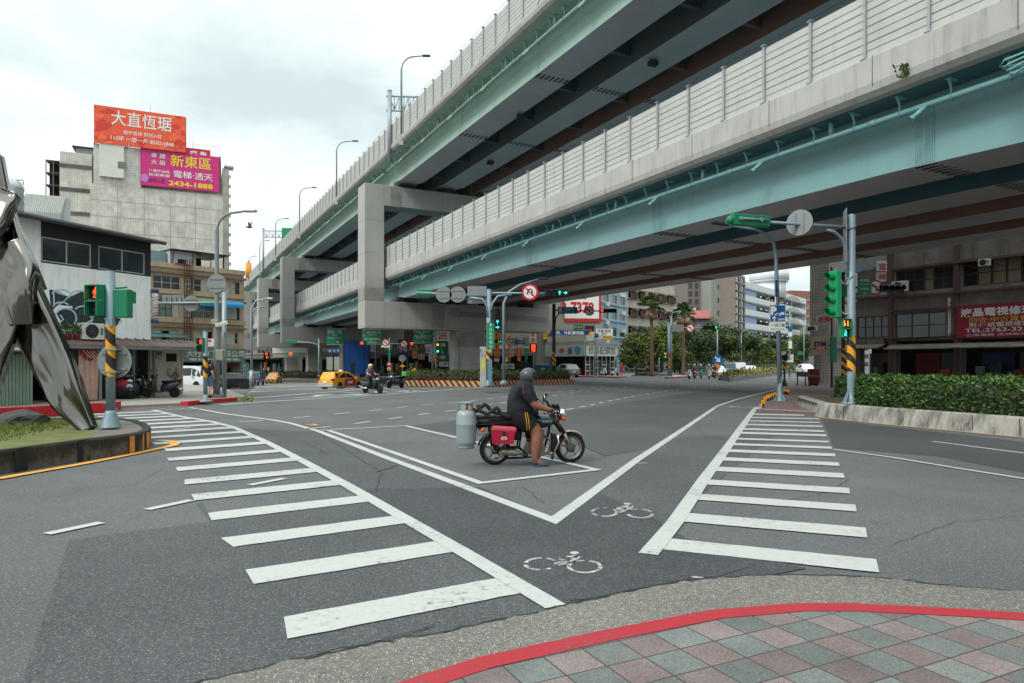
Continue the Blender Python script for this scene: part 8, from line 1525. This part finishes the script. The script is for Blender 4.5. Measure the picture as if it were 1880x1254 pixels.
def helmet(c,r,mt,vis=True):
 def f_(t,tr):
  m=MB(mt);c_=V(c);rs=[]
  for i in range(9):
   th=math.pi*(.5-i/8*.78);ring=[]
   for k in range(20):a=2*math.pi*k/20;cut=.35 if(abs(((a+math.pi)%(2*math.pi))-math.pi)<1.0 and i>5)else 1;ring.append(c_+V((r*math.cos(th)*math.cos(a)*(1.08 if cut==1 else .95),r*.94*math.cos(th)*math.sin(a),r*1.02*math.sin(th))))
   rs.append(ring)
  m.rings(rs,True,True);
  if vis:m.m(BLK);m.rings([[c_+V((r*1.1*math.cos(a),r*.98*math.sin(a),r*z))for a in[-1.1+2.2*k/8 for k in range(9)]]for z in(-.05,.12,.25)],False,False)
  m.build('helmet',t)
 return f_
def scaleJ(J,s):return{k:tuple(c*s for c in v)for k,v in J.items()}
def both(J,**kw):
 o=dict(J)
 for k,v in kw.items():o[k+'L']=(v[0],v[1],v[2]);o[k+'R']=(v[0],-v[1],v[2])
 return o
SIT=both(dict(pelvis=(-.28,0,.86),belly=(-.26,0,1.02),chest=(-.22,0,1.2),neck=(-.17,0,1.36),head=(-.13,0,1.47)),sh=(-.2,.18,1.3),el=(-.05,.26,1.08),wr=(.2,.3,1.03),ha=(.29,.31,1.03),hi=(-.22,.11,.82),kn=(.14,.15,.76),ca=(.13,.16,.6),an=(.1,.14,.38),to=(.24,.14,.35))
STAND=both(dict(pelvis=(0,0,.95),belly=(0,0,1.08),chest=(.01,0,1.28),neck=(.01,0,1.47),head=(.03,0,1.58)),sh=(0,.18,1.4),el=(-.03,.23,1.14),wr=(.06,.23,.92),ha=(.09,.22,.85),hi=(0,.1,.88),kn=(.03,.11,.5),ca=(.01,.11,.36),an=(-.02,.11,.1),to=(.12,.13,.04))
def cl(n,c):return mat('cloth_'+n,c,.85,0,.15,8)
HW=mat('helmet_white',(206,204,196),.25,coat=.5);HC=mat('helmet_cream',(196,180,146),.3,coat=.5);HG=mat('helmet_grey',(110,112,116),.3,coat=.4);DARKT=cl('charcoal',(44,44,48));SHOEM=cl('shoe_dark',(36,34,34))
J=dict(SIT);J['anR']=(-.06,-.3,.1);J['toR']=(.08,-.32,.04);J['knR']=(.06,-.26,.58);J['caR']=(.0,-.28,.42)
person('man in pale helmet and slate shirt riding the dark scooter, foot down',J,gd(683,38.2,0),R(-38),[('shirt',cl('slate',(78,96,112)),TOP,.012),('trousers',DARKT,TROUS,.012),('shoes',SHOEM,SHOE,.01),('sleeve_guard',cl('coral',(196,60,56)),{'el>wr':(.45,1)},.01)],extra=helmet((-.12,0,1.51),.145,HC))
gr='riders waiting at the right hand lights'
for(px,Y,c,lab),cc,hm,lb in zip(SCP,[(60,66,76),(90,104,96),(70,90,110),(150,150,150),(110,60,60)],[HG,HW,HW,HW,HG],['rider in dark jacket on the leftmost white scooter','rider in grey green jacket on the red scooter, second from left','rider in blue jacket on the teal scooter','rider in light jacket on the pale scooter by the median','rider in dull red jacket half hidden by the flower median']):
 person(lb,SIT,gd(px,Y,0),R(-98-(px-1265)*.25),[('jacket',cl('j%d'%px,cc),LONG,.015),('trousers',DARKT,TROUS,.012),('shoes',SHOEM,SHOE,.01)],group=gr,extra=helmet((-.12,0,1.51),.145,hm))
J=dict(STAND);J['knL']=(.1,.11,.5);J['caL']=(.06,.11,.36);J['anL']=(-.02,.11,.12);J['toL']=(.1,.12,.06);J['anR']=(-.16,-.11,.12);J['caR']=(-.1,-.11,.34);J['toR']=(-.03,-.12,.05)
def pack(t,tr):m=MB(cl('backpack',(52,60,74)));m.bbox(-.34,-.14,-.17,.17,1.0,1.45,.05);m.bbox(-.4,-.33,-.12,.12,1.02,1.25,.03);m.build('backpack',t);m=MB(HAIR);m.ball((.0,0,1.64),(.1,.088,.09),12,8);m.ball((-.02,0,1.6),(.09,.085,.1),12,8);m.build('hair',t)
person('man in black T-shirt and blue shorts with a backpack behind the slim signal post',J,G(385,731,.1),R(60),[('shirt',cl('black',(34,36,40)),TOP,.014),('shorts',cl('denim',(84,112,140)),SHORTS,.02),('shoes',SHOEM,SHOE,.012)],rad=dict(hi=.115,belly=.16),extra=pack)
def bag(t,tr):m=MB(cl('pale_bag',(150,180,176)));m.bbox(-.25,.1,-.4,-.15,.95,1.4,.06);m.build('bag',t);m=MB(HAIR);m.ball((0,0,1.63),(.1,.09,.1),12,8);m.build('hair',t)
person('pedestrian in red top and pink shorts with a pale bag by the corner shop',STAND,gd(1141,86,.1),R(-120),[('shirt',cl('scarlet',(190,40,56)),TOP,.014),('shorts',cl('pink',(206,70,110)),SHORTS,.02),('shoes',SHOEM,SHOE,.012)],extra=bag)
# ---- the motorcycle in the foreground
BL=V((-.275,11.0,0));BRZ=R(10.5);t=thing('motorcycle','old dark blue motorcycle loaded with a gas cylinder in the middle of the junction','motorcycle',BL,BRZ);FRM=mat('frame_black',(30,30,32),.45,.3,.15,9);ENG=mat('engine_alloy',(128,128,126),.45,.8,.2,9,streak=.2);TANKB=mat('tank_blue_green',(18,46,62),.22,0,.1,4,coat=.7);STEELW=mat('worn_steel',(150,142,130),.4,.7,.2,8)
def mwheel(x,r,wt):
 m=MB(RUB);m.lathe([(r-.075,-wt*.8),(r-.04,-wt),(r-.01,-wt*.6),(r,0),(r-.01,wt*.6),(r-.04,wt),(r-.075,wt*.8)],40,(0,0,0),'y',caps=False)
 for k in range(60):a=k*math.pi/30;m.box(0,0,0,0,0,0)if False else None
 w_=m.build('wheel',t,loc=(x,0,r));m=MB(mat('worn_alloy_rim',(136,130,122),.45,.6,.15,9));ri=r-.07;m.lathe([(ri,-.045),(ri-.022,-.04),(ri-.026,0),(ri-.022,.04),(ri,.045)],40,(0,0,0),'y',caps=False)
 for k in range(5):
  a=k*2*math.pi/5+.35;d=V((math.cos(a),0,math.sin(a)));n_=V((-d.z,0,d.x));p,q=d*.03,d*(ri-.015);m.prism([p+n_*.022+V((0,-.014,0)),q+n_*.013+V((0,-.014,0)),q-n_*.013+V((0,-.014,0)),p-n_*.022+V((0,-.014,0))],(0,.028,0))
 m.lathe([(.02,-.075),(.05,-.06),(.055,.05),(.02,.075)],16,(0,0,0),'y');m.m(mat('brake_drum',(90,88,86),.5,.6));m.lathe([(.03,-.06),(.075,-.055),(.075,-.02)],20,(0,0,0),'y');m.build('rim',w_)
mwheel(0,.252,.045);mwheel(1.25,.256,.04);MW=1.25
m=MB(FRM);m.tube([(-.32,0,.62),(.1,0,.64),(.5,0,.6),(.92,0,.7)],.022,8);m.tube([(.92,0,.68),(.86,0,.4),(.8,0,.2),(.5,0,.18),(.36,0,.3)],.022,8)
for s_ in(-1,1):m.tube([(0,s_*.1,.25),(.38,s_*.09,.28),(.42,s_*.09,.6)],.02,6);m.tube([(-.02,s_*.12,.26),(-.08,s_*.13,.62)],.026,8);m.tube([(-.34,s_*.1,.66),(.1,s_*.12,.67),(.3,s_*.1,.62)],.014,6);m.tube([(-.05,s_*.12,.28),(.2,s_*.13,.45),(.3,s_*.1,.6)],.013,6)
m.tube([(.45,-.2,.2),(.68,-.26,.18)],.014,6);m.tube([(.0,.02,.1),(.42,-.1,.12),(.62,-.12,.14)],.02,6);m.bbox(.12,.42,-.13,.13,.4,.6,.04);m.build('frame',t)
m=MB(STEELW)
for s_ in(-1,1):
 m.m(STEELW);m.cyl((1.0,s_*.085,.7),(1.14,s_*.085,.48),.022,n=10);m.m(FRM);m.cyl((1.02,s_*.085,.66),(1.13,s_*.085,.5),.032,n=10);m.m(STEELW);m.cyl((1.12,s_*.085,.52),(MW,s_*.085,.25),.026,n=10)
m.m(mat('rust_brown',(122,76,52),.6,.3));m.bbox(.96,1.05,-.11,.11,.68,.74,.015);m.bbox(.93,1.02,-.1,.1,.83,.87,.015);m.cyl((.93,0,.9),(1.02,0,.66),.03,n=8);m.build('fork',t)
m=MB(mat('fender_tan',(168,152,140),.3,.2,.1));rs=[]
for k in range(15):a=R(140-105*k/14);rs.append([(MW+.285*math.cos(a)*f_,y,.256+.285*math.sin(a)*f_)for y,f_ in((-.065,.95),(-.05,1),(0,1.025),(.05,1),(.065,.95))])
m.rings(rs,False,False);m.build('fender',t)
m=MB(FRM);rs=[[(.285*math.cos(a)*f_,y,.252+.285*math.sin(a)*f_)for y,f_ in((-.07,.95),(-.05,1),(0,1.02),(.05,1),(.07,.95))]for a in[R(60+105*k/12)for k in range(13)]];m.rings(rs,False,False);m.build('fender',t)
m=MB(TANKB);m.rings([[(x,y*w_,z0+(z1-z0)*k)for y,k in((-.5,0),(-1,.35),(-.95,.7),(-.5,.97),(0,1),(.5,.97),(.95,.7),(1,.35),(.5,0))]for x,w_,z0,z1 in((.62,.07,.6,.73),(.68,.115,.585,.79),(.8,.14,.59,.82),(.92,.14,.62,.81),(.99,.1,.66,.77))]);m.m(CHROME);m.cyl((.84,0,.81),(.84,0,.835),.035,n=12);m.m(mat('tank_emblem',(206,186,150),.35,.5));m.text('KYMCO',.83,-.148,.70,w=.15,bold=.04);m.build('tank',t)
m=MB(SEATB);m.rings([[(x,-w_,z-.07),(x,-w_,z),(x,0,z+.02),(x,w_,z),(x,w_,z-.07)]for x,w_,z in((-.28,.1,.73),(.0,.12,.74),(.3,.12,.72),(.62,.08,.72))]);m.build('seat',t)
m=MB(ENG);m.bbox(.5,.8,-.1,.1,.18,.36,.05);m.lathe([(.1,-.14),(.11,-.11),(.12,.12)],18,(.7,0,.27),'y');m.lathe([(.07,-.15),(.085,-.12)],14,(.53,0,.26),'y');
for k in range(7):m.box(.64,.8,-.085,.085,.37+k*.028,.385+k*.028)
m.m(FRM);m.bbox(.65,.79,-.07,.07,.36,.57,.02);m.bbox(.5,.64,-.06,.06,.42,.54,.02);m.m(mat('copper_pipe',(140,106,88),.4,.7));m.tube([(.8,-.04,.46),(.9,-.09,.38),(.88,-.12,.22),(.7,-.14,.14),(.5,-.15,.15)],.021,8);m.build('engine',t)
m=MB(STEELW);m.tube([(.5,-.15,.16),(.38,-.17,.2),(.3,-.175,.21),(.1,-.18,.23),(.06,-.18,.23)],[.022,.03,.055,.055,.035],12);m.build('exhaust',t)
m=MB(CHROME);[m.tube([(.92,s_*.08,.5),(1.0,s_*.2,.46),(1.0,s_*.22,.36),(.9,s_*.22,.16),(.86,s_*.08,.17)],.016,8)for s_ in(-1,1)];m.m(BLK);m.cyl((.89,-.22,.1),(.91,-.22,.17),.025,n=8);m.m(FRM);m.bbox(.9,.98,-.2,-.06,.2,.5,.02);m.build('crash_bar',t)
m=MB(FRM);m.tube([(.8,-.33,.875),(.9,-.3,.885),(.97,-.2,.9),(.97,.2,.9),(.9,.3,.885),(.8,.33,.875)],.013,8);m.m(BLK);[m.tube([(.78,s_*.335,.872),(.9,s_*.302,.884)],.02,8)for s_ in(-1,1)];m.m(CHROME);m.tube([(.9,-.31,.87),(.99,-.25,.875),(.96,-.38,.86)],.007,5);m.m(FRM);m.bbox(.96,1.06,-.1,.1,.86,.93,.02);[m.lathe([(.05,0),(.055,.05),(.045,.06)],14,(1.0,s_*.06,.91))for s_ in(-1,1)];m.tube([(.96,.1,.9),(1.04,.2,.84),(1.0,.1,.7)],.01,5);m.tube([(.96,-.1,.9),(1.06,-.16,.8),(.98,-.08,.62)],.01,5);m.build('handlebar',t)
m=MB(CHROME);m.lathe([(.03,1.02),(.085,1.06),(.1,1.13),(.098,1.15)],20,(0,0,.8),'x');m.m(HEADL);m.lathe([(.094,1.15),(.05,1.17),(.01,1.175)],20,(0,0,.8),'x');m.build('headlight',t)
for s_ in(-1,1):
 m=MB(mat('indicator_orange',(206,86,40),.25));m.cyl((1.08,s_*.12,.74),(1.14,s_*.12,.73),.035,.03,n=12);m.ball((-.22,s_*.16,.58),(.04,.03,.03),10,6);m.build('indicator',t);m=MB(FRM);m.tube([(.9,s_*.2,.9),(.8,s_*.28,1.02),(.76,s_*.3,1.06)],.007,5);m.m(CHROME);m.ball((.74,s_*.3,1.09),(.018,.055,.05),14,8);m.build('mirror',t)
m=MB(mat('indicator_orange',(206,86,40),.25));m.bbox(1.13,1.15,-.11,-.09,.38,.46,.006);m.build('reflector',t)
m=MB(TAILL);m.ball((-.34,0,.6),(.05,.1,.07),12,8);m.build('tail_light',t);m=MB(SIGNW);m.M=MX.Translation((-.34,0,.42))@MX.Rotation(R(18),4,'Y');m.box(-.008,.0,-.1,.1,-.07,.09);m.build('number_plate',t)
m=MB(mat('black_foam',(38,38,40),.85,0,.25,14,.4,40));[m.tube([(-.3,y,.98),(-.26,y,.88),(-.14,y,.83),(-.04,y,.9),(.0,y,.93),(.03,y,.91),(.08,y,.83),(.18,y,.79),(.3,y,.78),(.38,y,.8)],.032,8)for y in(-.14,)];m.tube([(-.42,.14,1.0),(-.38,.14,.92),(-.28,.14,.86),(-.2,.14,.93),(-.15,.14,.97),(-.1,.14,.94),(-.04,.14,.86),(.06,.14,.82),(.3,.14,.8)],.032,8);m.m(FRM);m.tube([(-.32,-.14,.74),(.34,-.14,.76)],.012,6);m.tube([(-.32,.14,.74),(.34,.14,.76)],.012,6);[m.tube([(x,-.15,.74),(x,.15,.74)],.01,5)for x in(-.3,-.1,.1,.3)];m.bbox(-.3,.3,-.11,.11,.75,.8,.02);m.tube([(-.36,-.12,.5),(-.34,-.12,.9),(-.34,.12,.9),(-.36,.12,.5)],.014,6);m.build('cargo_rack',t)
m=MB(mat('phone_black',(36,40,44),.2));m.M=MX.Translation((.86,.12,1.07))@MX.Rotation(R(24),4,'Y')@MX.Rotation(R(-30),4,'Z');m.bbox(-.008,.008,-.045,.045,-.08,.08,.006);m.m(mat('phone_screen',(120,132,134),.1));m.box(-.0095,-.0082,-.04,.04,-.07,.07);m.m(BLK);m.M=None;m.tube([(.93,.1,.91),(.9,.11,.98),(.87,.12,1.02)],.02,6);m.build('phone_mount',t)
def onbike(x,y,z):a=V((x,y,0));c,s_=math.cos(BRZ),math.sin(BRZ);return V((BL.x+x*c-y*s_,BL.y+x*s_+y*c,z))
# gas cylinder hung at the back
GCY=mat('cylinder_grey_green',(140,152,154),.4,.1,.1,6,streak=.25,dirt=(96,110,112));t2=thing('gas_cylinder','pale grey gas cylinder hung on the back of the motorcycle','gas cylinder',onbike(-.47,-.05,.285),BRZ)
m=MB(GCY);m.lathe([(.10,.0),(.125,0),(.13,.03),(.122,.05),(.15,.07),(.158,.12),(.158,.36),(.163,.375),(.163,.40),(.158,.41),(.156,.52),(.14,.575),(.1,.605),(.05,.615)],28);m.build('body',t2);m=MB(GCY)
for a0 in(.3,1.9,3.5,5.0):rs=[[(.105*math.cos(a0+d*1.05),.105*math.sin(a0+d*1.05),z)for d in[k/6 for k in range(7)]]for z in(.59,.72)];m.rings(rs,False,False)
m.tube([(.107*math.cos(k*math.pi/12),.107*math.sin(k*math.pi/12),.725)for k in range(25)],.012,6);m.build('collar',t2);m=MB(mat('brass',(150,120,70),.35,.8));m.cyl((0,0,.6),(0,0,.69),.025,n=10);m.m(mat('valve_blue',(40,90,130),.4));m.cyl((0,0,.69),(0,0,.71),.04,n=12);m.m(mat('tag_orange',(206,110,70),.5));m.box(.03,.07,-.1,-.09,.62,.67);m.build('valve',t2)
# crimson side box
t3=thing('tool_box','crimson plastic box strapped to the side of the motorcycle','box',onbike(.09,-.235,.37),BRZ);CRB=mat('crimson_plastic',(168,22,52),.4,0,.08,6);m=MB(CRB)
def tb(x0,x1,y0,y1,z0,z1,sx):m.rings([[(x0*f_,y0*f_,z),(x1*f_,y0*f_,z),(x1*f_,y1*f_,z),(x0*f_,y1*f_,z)]for z,f_ in((z0,sx),(z1,1))],True,True,False)
tb(-.175,.175,-.1,.1,0,.2,.92);m.build('body',t3);m=MB(mat('crimson_lid',(196,70,88),.4,0,.1,6));m.M=MX.Rotation(R(4),4,'Y');m.bbox(-.185,.185,-.105,.105,.195,.27,.02);m.build('lid',t3);m=MB(BLK);m.bbox(-.03,.03,-.118,-.1,.15,.2,.008);m.m(SIGNW);m.prism([(-.05,-.101,.09),(-.025,-.101,.115),(.025,-.101,.115),(.05,-.101,.09),(.025,-.101,.065),(-.025,-.101,.065)],(0,-.004,0));m.m(SGREEN);m.box(-.028,.028,-.108,-.1055,.083,.098);m.box(-.01,.01,-.109,-.1056,.07,.11);m.build('latch',t3)
# the rider
J=dict(pelvis=(.36,0,.84),belly=(.43,0,1.0),chest=(.45,0,1.17),neck=(.51,0,1.33),head=(.565,0,1.40),shL=(.47,.22,1.23),elL=(.58,.33,1.0),wrL=(.80,.34,.91),haL=(.83,.335,.90),shR=(.47,-.22,1.23),elR=(.58,-.33,.97),wrR=(.82,-.345,.90),haR=(.845,-.345,.895),hiL=(.4,.14,.74),knL=(.72,.2,.62),caL=(.66,.2,.45),anL=(.58,.18,.24),toL=(.72,.19,.2),hiR=(.4,-.15,.74),knR=(.655,-.24,.55),caR=(.625,-.27,.36),anR=(.595,-.29,.085),toR=(.74,-.31,.035))
RR=dict(pelvis=(.21,.2),belly=(.245,.24),chest=(.215,.21),neck=.085,head=.09,sh=.1,el=.066,wr=.043,ha=.04,hi=.165,kn=.108,ca=.106,an=.056,to=.042)
SHIRT=mat('rider_shirt_navy',(15,18,28),.85,0,.25,9,.6,9);SHRT=mat('rider_shorts_black',(10,11,13),.8,0,.2,9,.3,16)
def rx(t,tr):
 def strip(bv,pts,mt,r_,nm):
  m=MB(mt);q=[]
  for x,z in pts:
   h=bv.ray_cast(V((x,-2,z)),V((0,1,0)))
   if h[0]:q.append(h[0]+V((0,-.003,0)))
  if len(q)>1:m.tube(q,r_,5)
  m.build(nm,t)
 for o in(-.018,.018):strip(tr['shorts'],[(.455+o+.03*(k/10),.86-.29*k/10)for k in range(11)],mat('stripe_amber',(214,150,30),.7),.006,'stripe')
 strip(tr['shirt'],[(.405,1.30),(.40,1.24),(.405,1.18),(.415,1.13),(.43,1.09)],mat('piping_red',(170,60,52),.7),.005,'piping')
 m=MB(mat('helmet_matt_grey',(66,68,72),.38,0,.12,5,coat=.25));c=V((.55,0,1.43));rs=[]
 for i in range(12):
  th=math.pi*(.5-i/11*.80);ring=[]
  for k in range(28):
   a=2*math.pi*k/28;fa=abs(((a+math.pi)%(2*math.pi))-math.pi);back=1+.04*math.cos(a);zz_=math.sin(th)
   if fa<1.05:zz_=max(zz_,-.12+.0)
   ring.append(c+V((.145*math.cos(max(th,-.9))*math.cos(a)*back,.128*math.cos(max(th,-.9))*math.sin(a),.138*zz_)))
  rs.append(ring)
 m.rings(rs,True,True);m.m(BLK);m.rings([[c+V((.152*math.cos(a),.134*math.sin(a),z))for a in[-1.2+2.4*k/10 for k in range(11)]]for z in(-.03,.03,.06)],False,False);m.ball(c+V((.08,-.118,.0)),(.02,.012,.02),8,6);m.tube([c+V((.02,-.115,-.08)),c+V((.05,-.07,-.16)),c+V((.07,0,-.17))],.008,5);m.build('helmet',t)
 for s_ in(-1,1):
  m=MB(SKIN);hx,hy=.845,s_*.325
  for k,(r_,l)in enumerate(((.0115,1),(.012,1.05),(.0115,1),(.0095,.88))):
   y=hy+s_*(.03-k*.021);g=V((.862-.008*k,y,.879));m.tube([g+V((-.03,0,.028)),g+V((.0,0,.036)),g+V((.03*l,0,.016)),g+V((.028*l,0,-.016)),g+V((.004,0,-.03))],[r_*1.05,r_*1.05,r_,r_*.95,r_*.75],7)
  m.tube([V((.81,hy-s_*.03,.885)),V((.835,hy-s_*.055,.872)),V((.86,hy-s_*.058,.858)),V((.878,hy-s_*.05,.855))],[.016,.0135,.012,.009],7);m.ball((.835,hy,.898),(.038,.042,.022),10,7);m.build('fingers',t)
 SND=mat('sandal_teal',(42,76,92),.7,0,.2,12);m=MB(SND);p=[(-.09,-.03),(-.1,0),(-.09,.035),(-.02,.042),(.06,.05),(.12,.045),(.15,.01),(.14,-.03),(.08,-.045),(-.02,-.036)]
 m.M=MX.Translation((.66,-.297,.004))@MX.Rotation(R(-6),4,'Z');m.prism([(a,b,0)for a,b in p],(0,0,.022))
 for x0,x1 in((-.02,.03),(.05,.1)):rs=[[(x,.052*math.cos(a),.02+.068*math.sin(a))for a in[math.pi*k/8 for k in range(9)]]for x in(x0,(x0+x1)/2,x1)];m.rings(rs,False,False)
 rs=[[(-.02-.085*math.sin(a),.042*math.cos(a),z)for a in[math.pi*k/8 for k in range(9)]]for z in(.05,.075)];m.rings(rs,False,False);m.build('sandal',t);m=MB(SKIN);m.M=MX.Translation((.66,-.297,.004))@MX.Rotation(R(-6),4,'Z');[m.ball((.125-.008*k*k*.6,-.028+.016*k,.032),(.022-.002*k,.0095,.011),8,6)for k in range(5)];m.build('toes',t)
 m=MB(SND);m.bbox(.5,.74,.14,.24,.17,.2,.01);m.build('sandal',t)
 m=MB(BLK);m.bbox(.56,.7,-.14,.14,.78,.9,.04);m.build('waist_bag',t)
person('heavy set rider in grey helmet, navy shirt and black shorts sitting on the motorcycle',J,BL,BRZ,[('shirt',SHIRT,{'pelvis>belly':(.35,1),'belly>chest':(0,1),'chest>neck':(0,.55),'chest>sh':(0,1),'sh>el':(0,.80)},.024),('shorts',SHRT,{'pelvis>belly':(0,.45),'pelvis>hi':(0,1),'hi>kn':(0,.72)},.016)],SKIN,RR,None,3,rx,.014)
# ================================================================= TREES
TR1=leafmat('tree_leaf',(68,85,42));TR2=leafmat('tree_leaf_dark',(48,66,38));TR3=leafmat('tree_leaf_bright',(106,118,50));BARK=mat('bark',(92,80,68),.9,0,.25,4,.5,20);PALML=leafmat('palm_frond',(92,104,56));PALMD=leafmat('palm_dead_frond',(128,108,80));PBARK=mat('palm_bark',(104,76,66),.9,0,.3,5,.5,10)
def make_tree(name,label,h,r,n,l,mats,sd,trunk=.3,group=None,base=.28):
 random.seed(sd);t=thing(name,label,'tree',(0,0,0),0,group);m=MB(BARK);top=V((0,0,h*.45));m.tube([(0,0,0),(.05,0,h*.2),top],[trunk*.5,trunk*.4,trunk*.32],8);cl=[]
 for k in range(13):
  a=k*2.4+random.uniform(-.3,.3);rr=r*random.uniform(.35,.78);z=h*random.uniform(base+.1,.88);rr*=(1-.55*max(0,(z/h-.6)/.4));c=V((rr*math.cos(a),rr*math.sin(a),z));cl.append((c,r*random.uniform(.3,.46)));m.tube([V((0,0,h*random.uniform(.25,.42))),c*.5+V((0,0,h*.18)),c],[trunk*.22,trunk*.14,trunk*.05],5)
 cl.append((V((0,0,h*.86)),r*.42));m.build('trunk',t);m=MB()
 for k in range(n):
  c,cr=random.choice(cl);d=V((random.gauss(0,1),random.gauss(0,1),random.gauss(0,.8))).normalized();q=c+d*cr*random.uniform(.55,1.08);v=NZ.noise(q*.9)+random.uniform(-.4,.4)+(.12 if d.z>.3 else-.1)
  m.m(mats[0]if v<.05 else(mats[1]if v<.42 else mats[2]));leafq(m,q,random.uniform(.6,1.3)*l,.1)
 m.build('crown',t);return t
def tplace(px,Y,top,proto,h,label,used=set(),sx=1.0):
 s=zz(top,Y)/h;q=V(((px-CX)/FP*Y,Y,0))
 if proto.name not in used:used.add(proto.name);proto.location=q;proto.scale=(s*sx,s*sx,s);proto['label']=label;return
 dup(proto,q,random.uniform(0,6.3),label,None,(s*sx,s*sx,s))
ga='street trees along the right hand road'
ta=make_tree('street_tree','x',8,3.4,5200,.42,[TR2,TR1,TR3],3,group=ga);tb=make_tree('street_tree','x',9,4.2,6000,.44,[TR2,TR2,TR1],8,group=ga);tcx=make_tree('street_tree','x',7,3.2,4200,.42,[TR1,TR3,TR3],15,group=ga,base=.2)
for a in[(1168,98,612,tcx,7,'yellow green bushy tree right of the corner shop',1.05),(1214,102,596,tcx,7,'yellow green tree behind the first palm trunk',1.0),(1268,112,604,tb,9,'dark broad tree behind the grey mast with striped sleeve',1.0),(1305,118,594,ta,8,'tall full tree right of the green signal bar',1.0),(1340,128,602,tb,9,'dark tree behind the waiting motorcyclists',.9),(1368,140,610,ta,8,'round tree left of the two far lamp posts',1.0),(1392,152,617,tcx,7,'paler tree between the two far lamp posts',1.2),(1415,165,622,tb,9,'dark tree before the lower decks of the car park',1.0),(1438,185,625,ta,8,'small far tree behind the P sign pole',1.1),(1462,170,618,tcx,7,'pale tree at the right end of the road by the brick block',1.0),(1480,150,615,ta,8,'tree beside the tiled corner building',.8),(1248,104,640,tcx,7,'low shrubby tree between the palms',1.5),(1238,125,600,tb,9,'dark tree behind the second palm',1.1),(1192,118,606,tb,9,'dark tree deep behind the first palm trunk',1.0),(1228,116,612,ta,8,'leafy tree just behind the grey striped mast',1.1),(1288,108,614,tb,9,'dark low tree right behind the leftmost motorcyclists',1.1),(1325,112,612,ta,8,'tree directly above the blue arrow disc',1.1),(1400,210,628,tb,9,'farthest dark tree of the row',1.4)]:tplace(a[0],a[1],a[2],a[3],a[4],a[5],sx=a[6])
m=MB()
random.seed(5)
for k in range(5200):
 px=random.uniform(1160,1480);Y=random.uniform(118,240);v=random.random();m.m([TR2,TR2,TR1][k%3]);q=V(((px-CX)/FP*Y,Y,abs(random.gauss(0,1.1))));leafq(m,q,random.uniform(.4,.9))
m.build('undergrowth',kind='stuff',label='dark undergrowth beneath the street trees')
def palm(label,px,Y,top,base_w=.24,sd=1):
 random.seed(sd);q=V(((px-CX)/FP*Y,Y,0));h=zz(top,Y);t=thing('palm_tree',label,'palm tree',q,0,'fan palms');m=MB(PBARK);m.tube([(0,0,0),(.05,0,.5),(.05,0,h*.5),(0,0,h)],[base_w*1.9,base_w*1.2,base_w,base_w],10);m.build('trunk',t);m=MB()
 for k in range(64):
  dead=k<20;a=random.uniform(0,6.28);el=random.uniform(-1.2,-.55)if dead else random.uniform(-.5,1.35);d=V((math.cos(a)*math.cos(el),math.sin(a)*math.cos(el),math.sin(el)));pl=random.uniform(.7,1.2);b=V((0,0,h))+d*.2;e_=b+d*pl;m.m(PALMD if dead else(PALML if k%3 else TR2));m.tube([b,e_],.025,4,False)
  s_=d.cross(V((0,0,1))).normalized();up=s_.cross(d).normalized()
  for j in range(13):
   th=(j/12-.5)*3.4;dr=(d*math.cos(th)+s_*math.sin(th)).normalized();Lf=random.uniform(.6,.95)*(.75+.25*math.cos(th));tip=e_+dr*Lf+V((0,0,-.25*Lf-.2*random.random()));w_=dr.cross(up)*.06;m.add([e_-w_*.3,e_+dr*Lf*.55-w_,tip,e_+dr*Lf*.55+w_,e_+w_*.3],[(0,1,2,3,4)])
 m.build('crown',t)
palm('taller fan palm with shaggy crown right of the corner shop',1196,93,560,.2,4);palm('second fan palm, partly behind the grey mast',1254,96,578,.2,9)
for px,py,w_,lab in((1202,689,60,'stone ringed planting bed round the first palm'),):
 q=G(px,py);t=thing('planting_bed',lab,'planting bed',q);m=MB(mat('bed_stone',(140,134,124),.9,0,.2));m.lathe([(2.6,0),(2.6,.4),(2.2,.45),(2.2,.3)],20);m.build('rim',t);m=MB();[m.m(LF1 if k%2 else LF2)or leafq(m,V((random.uniform(-2,2),random.uniform(-2,2),random.uniform(.3,.6))),.3)for k in range(500)];m.build('foliage',t)
# median with flowers on the right-hand road
md=[G(*p)for p in[(1324,698),(1340,701),(1478,681),(1480,678.5),(1400,679),(1330,691)]];t=thing('road_median','grey walled median strip of flowers behind the motorcyclists','median');m=MB(mat('median_wall',(120,116,110),.9,0,.2,1,streak=.3));m.plate([(p.x,p.y)for p in md],0,.5);m.m(KST);p=md[0];m.box(p.x-.3,p.x+1.2,p.y-.3,p.y-.02,0,.55);m.build('wall',t)
random.seed(8);fl=MB();FLW=mat('orange_flower',(176,120,40),.7,0,.3,6)
for k in range(5200):
 a,b=random.random(),random.random();q=(md[0].lerp(md[3],a)).lerp(md[1].lerp(md[2],a),b);fl.m([LF1,LF3,FLW,LF2,LF3][k%5]);leafq(fl,q+V((0,0,.45+abs(random.gauss(0,.28)))),.3)
fl.build('flowers',t)
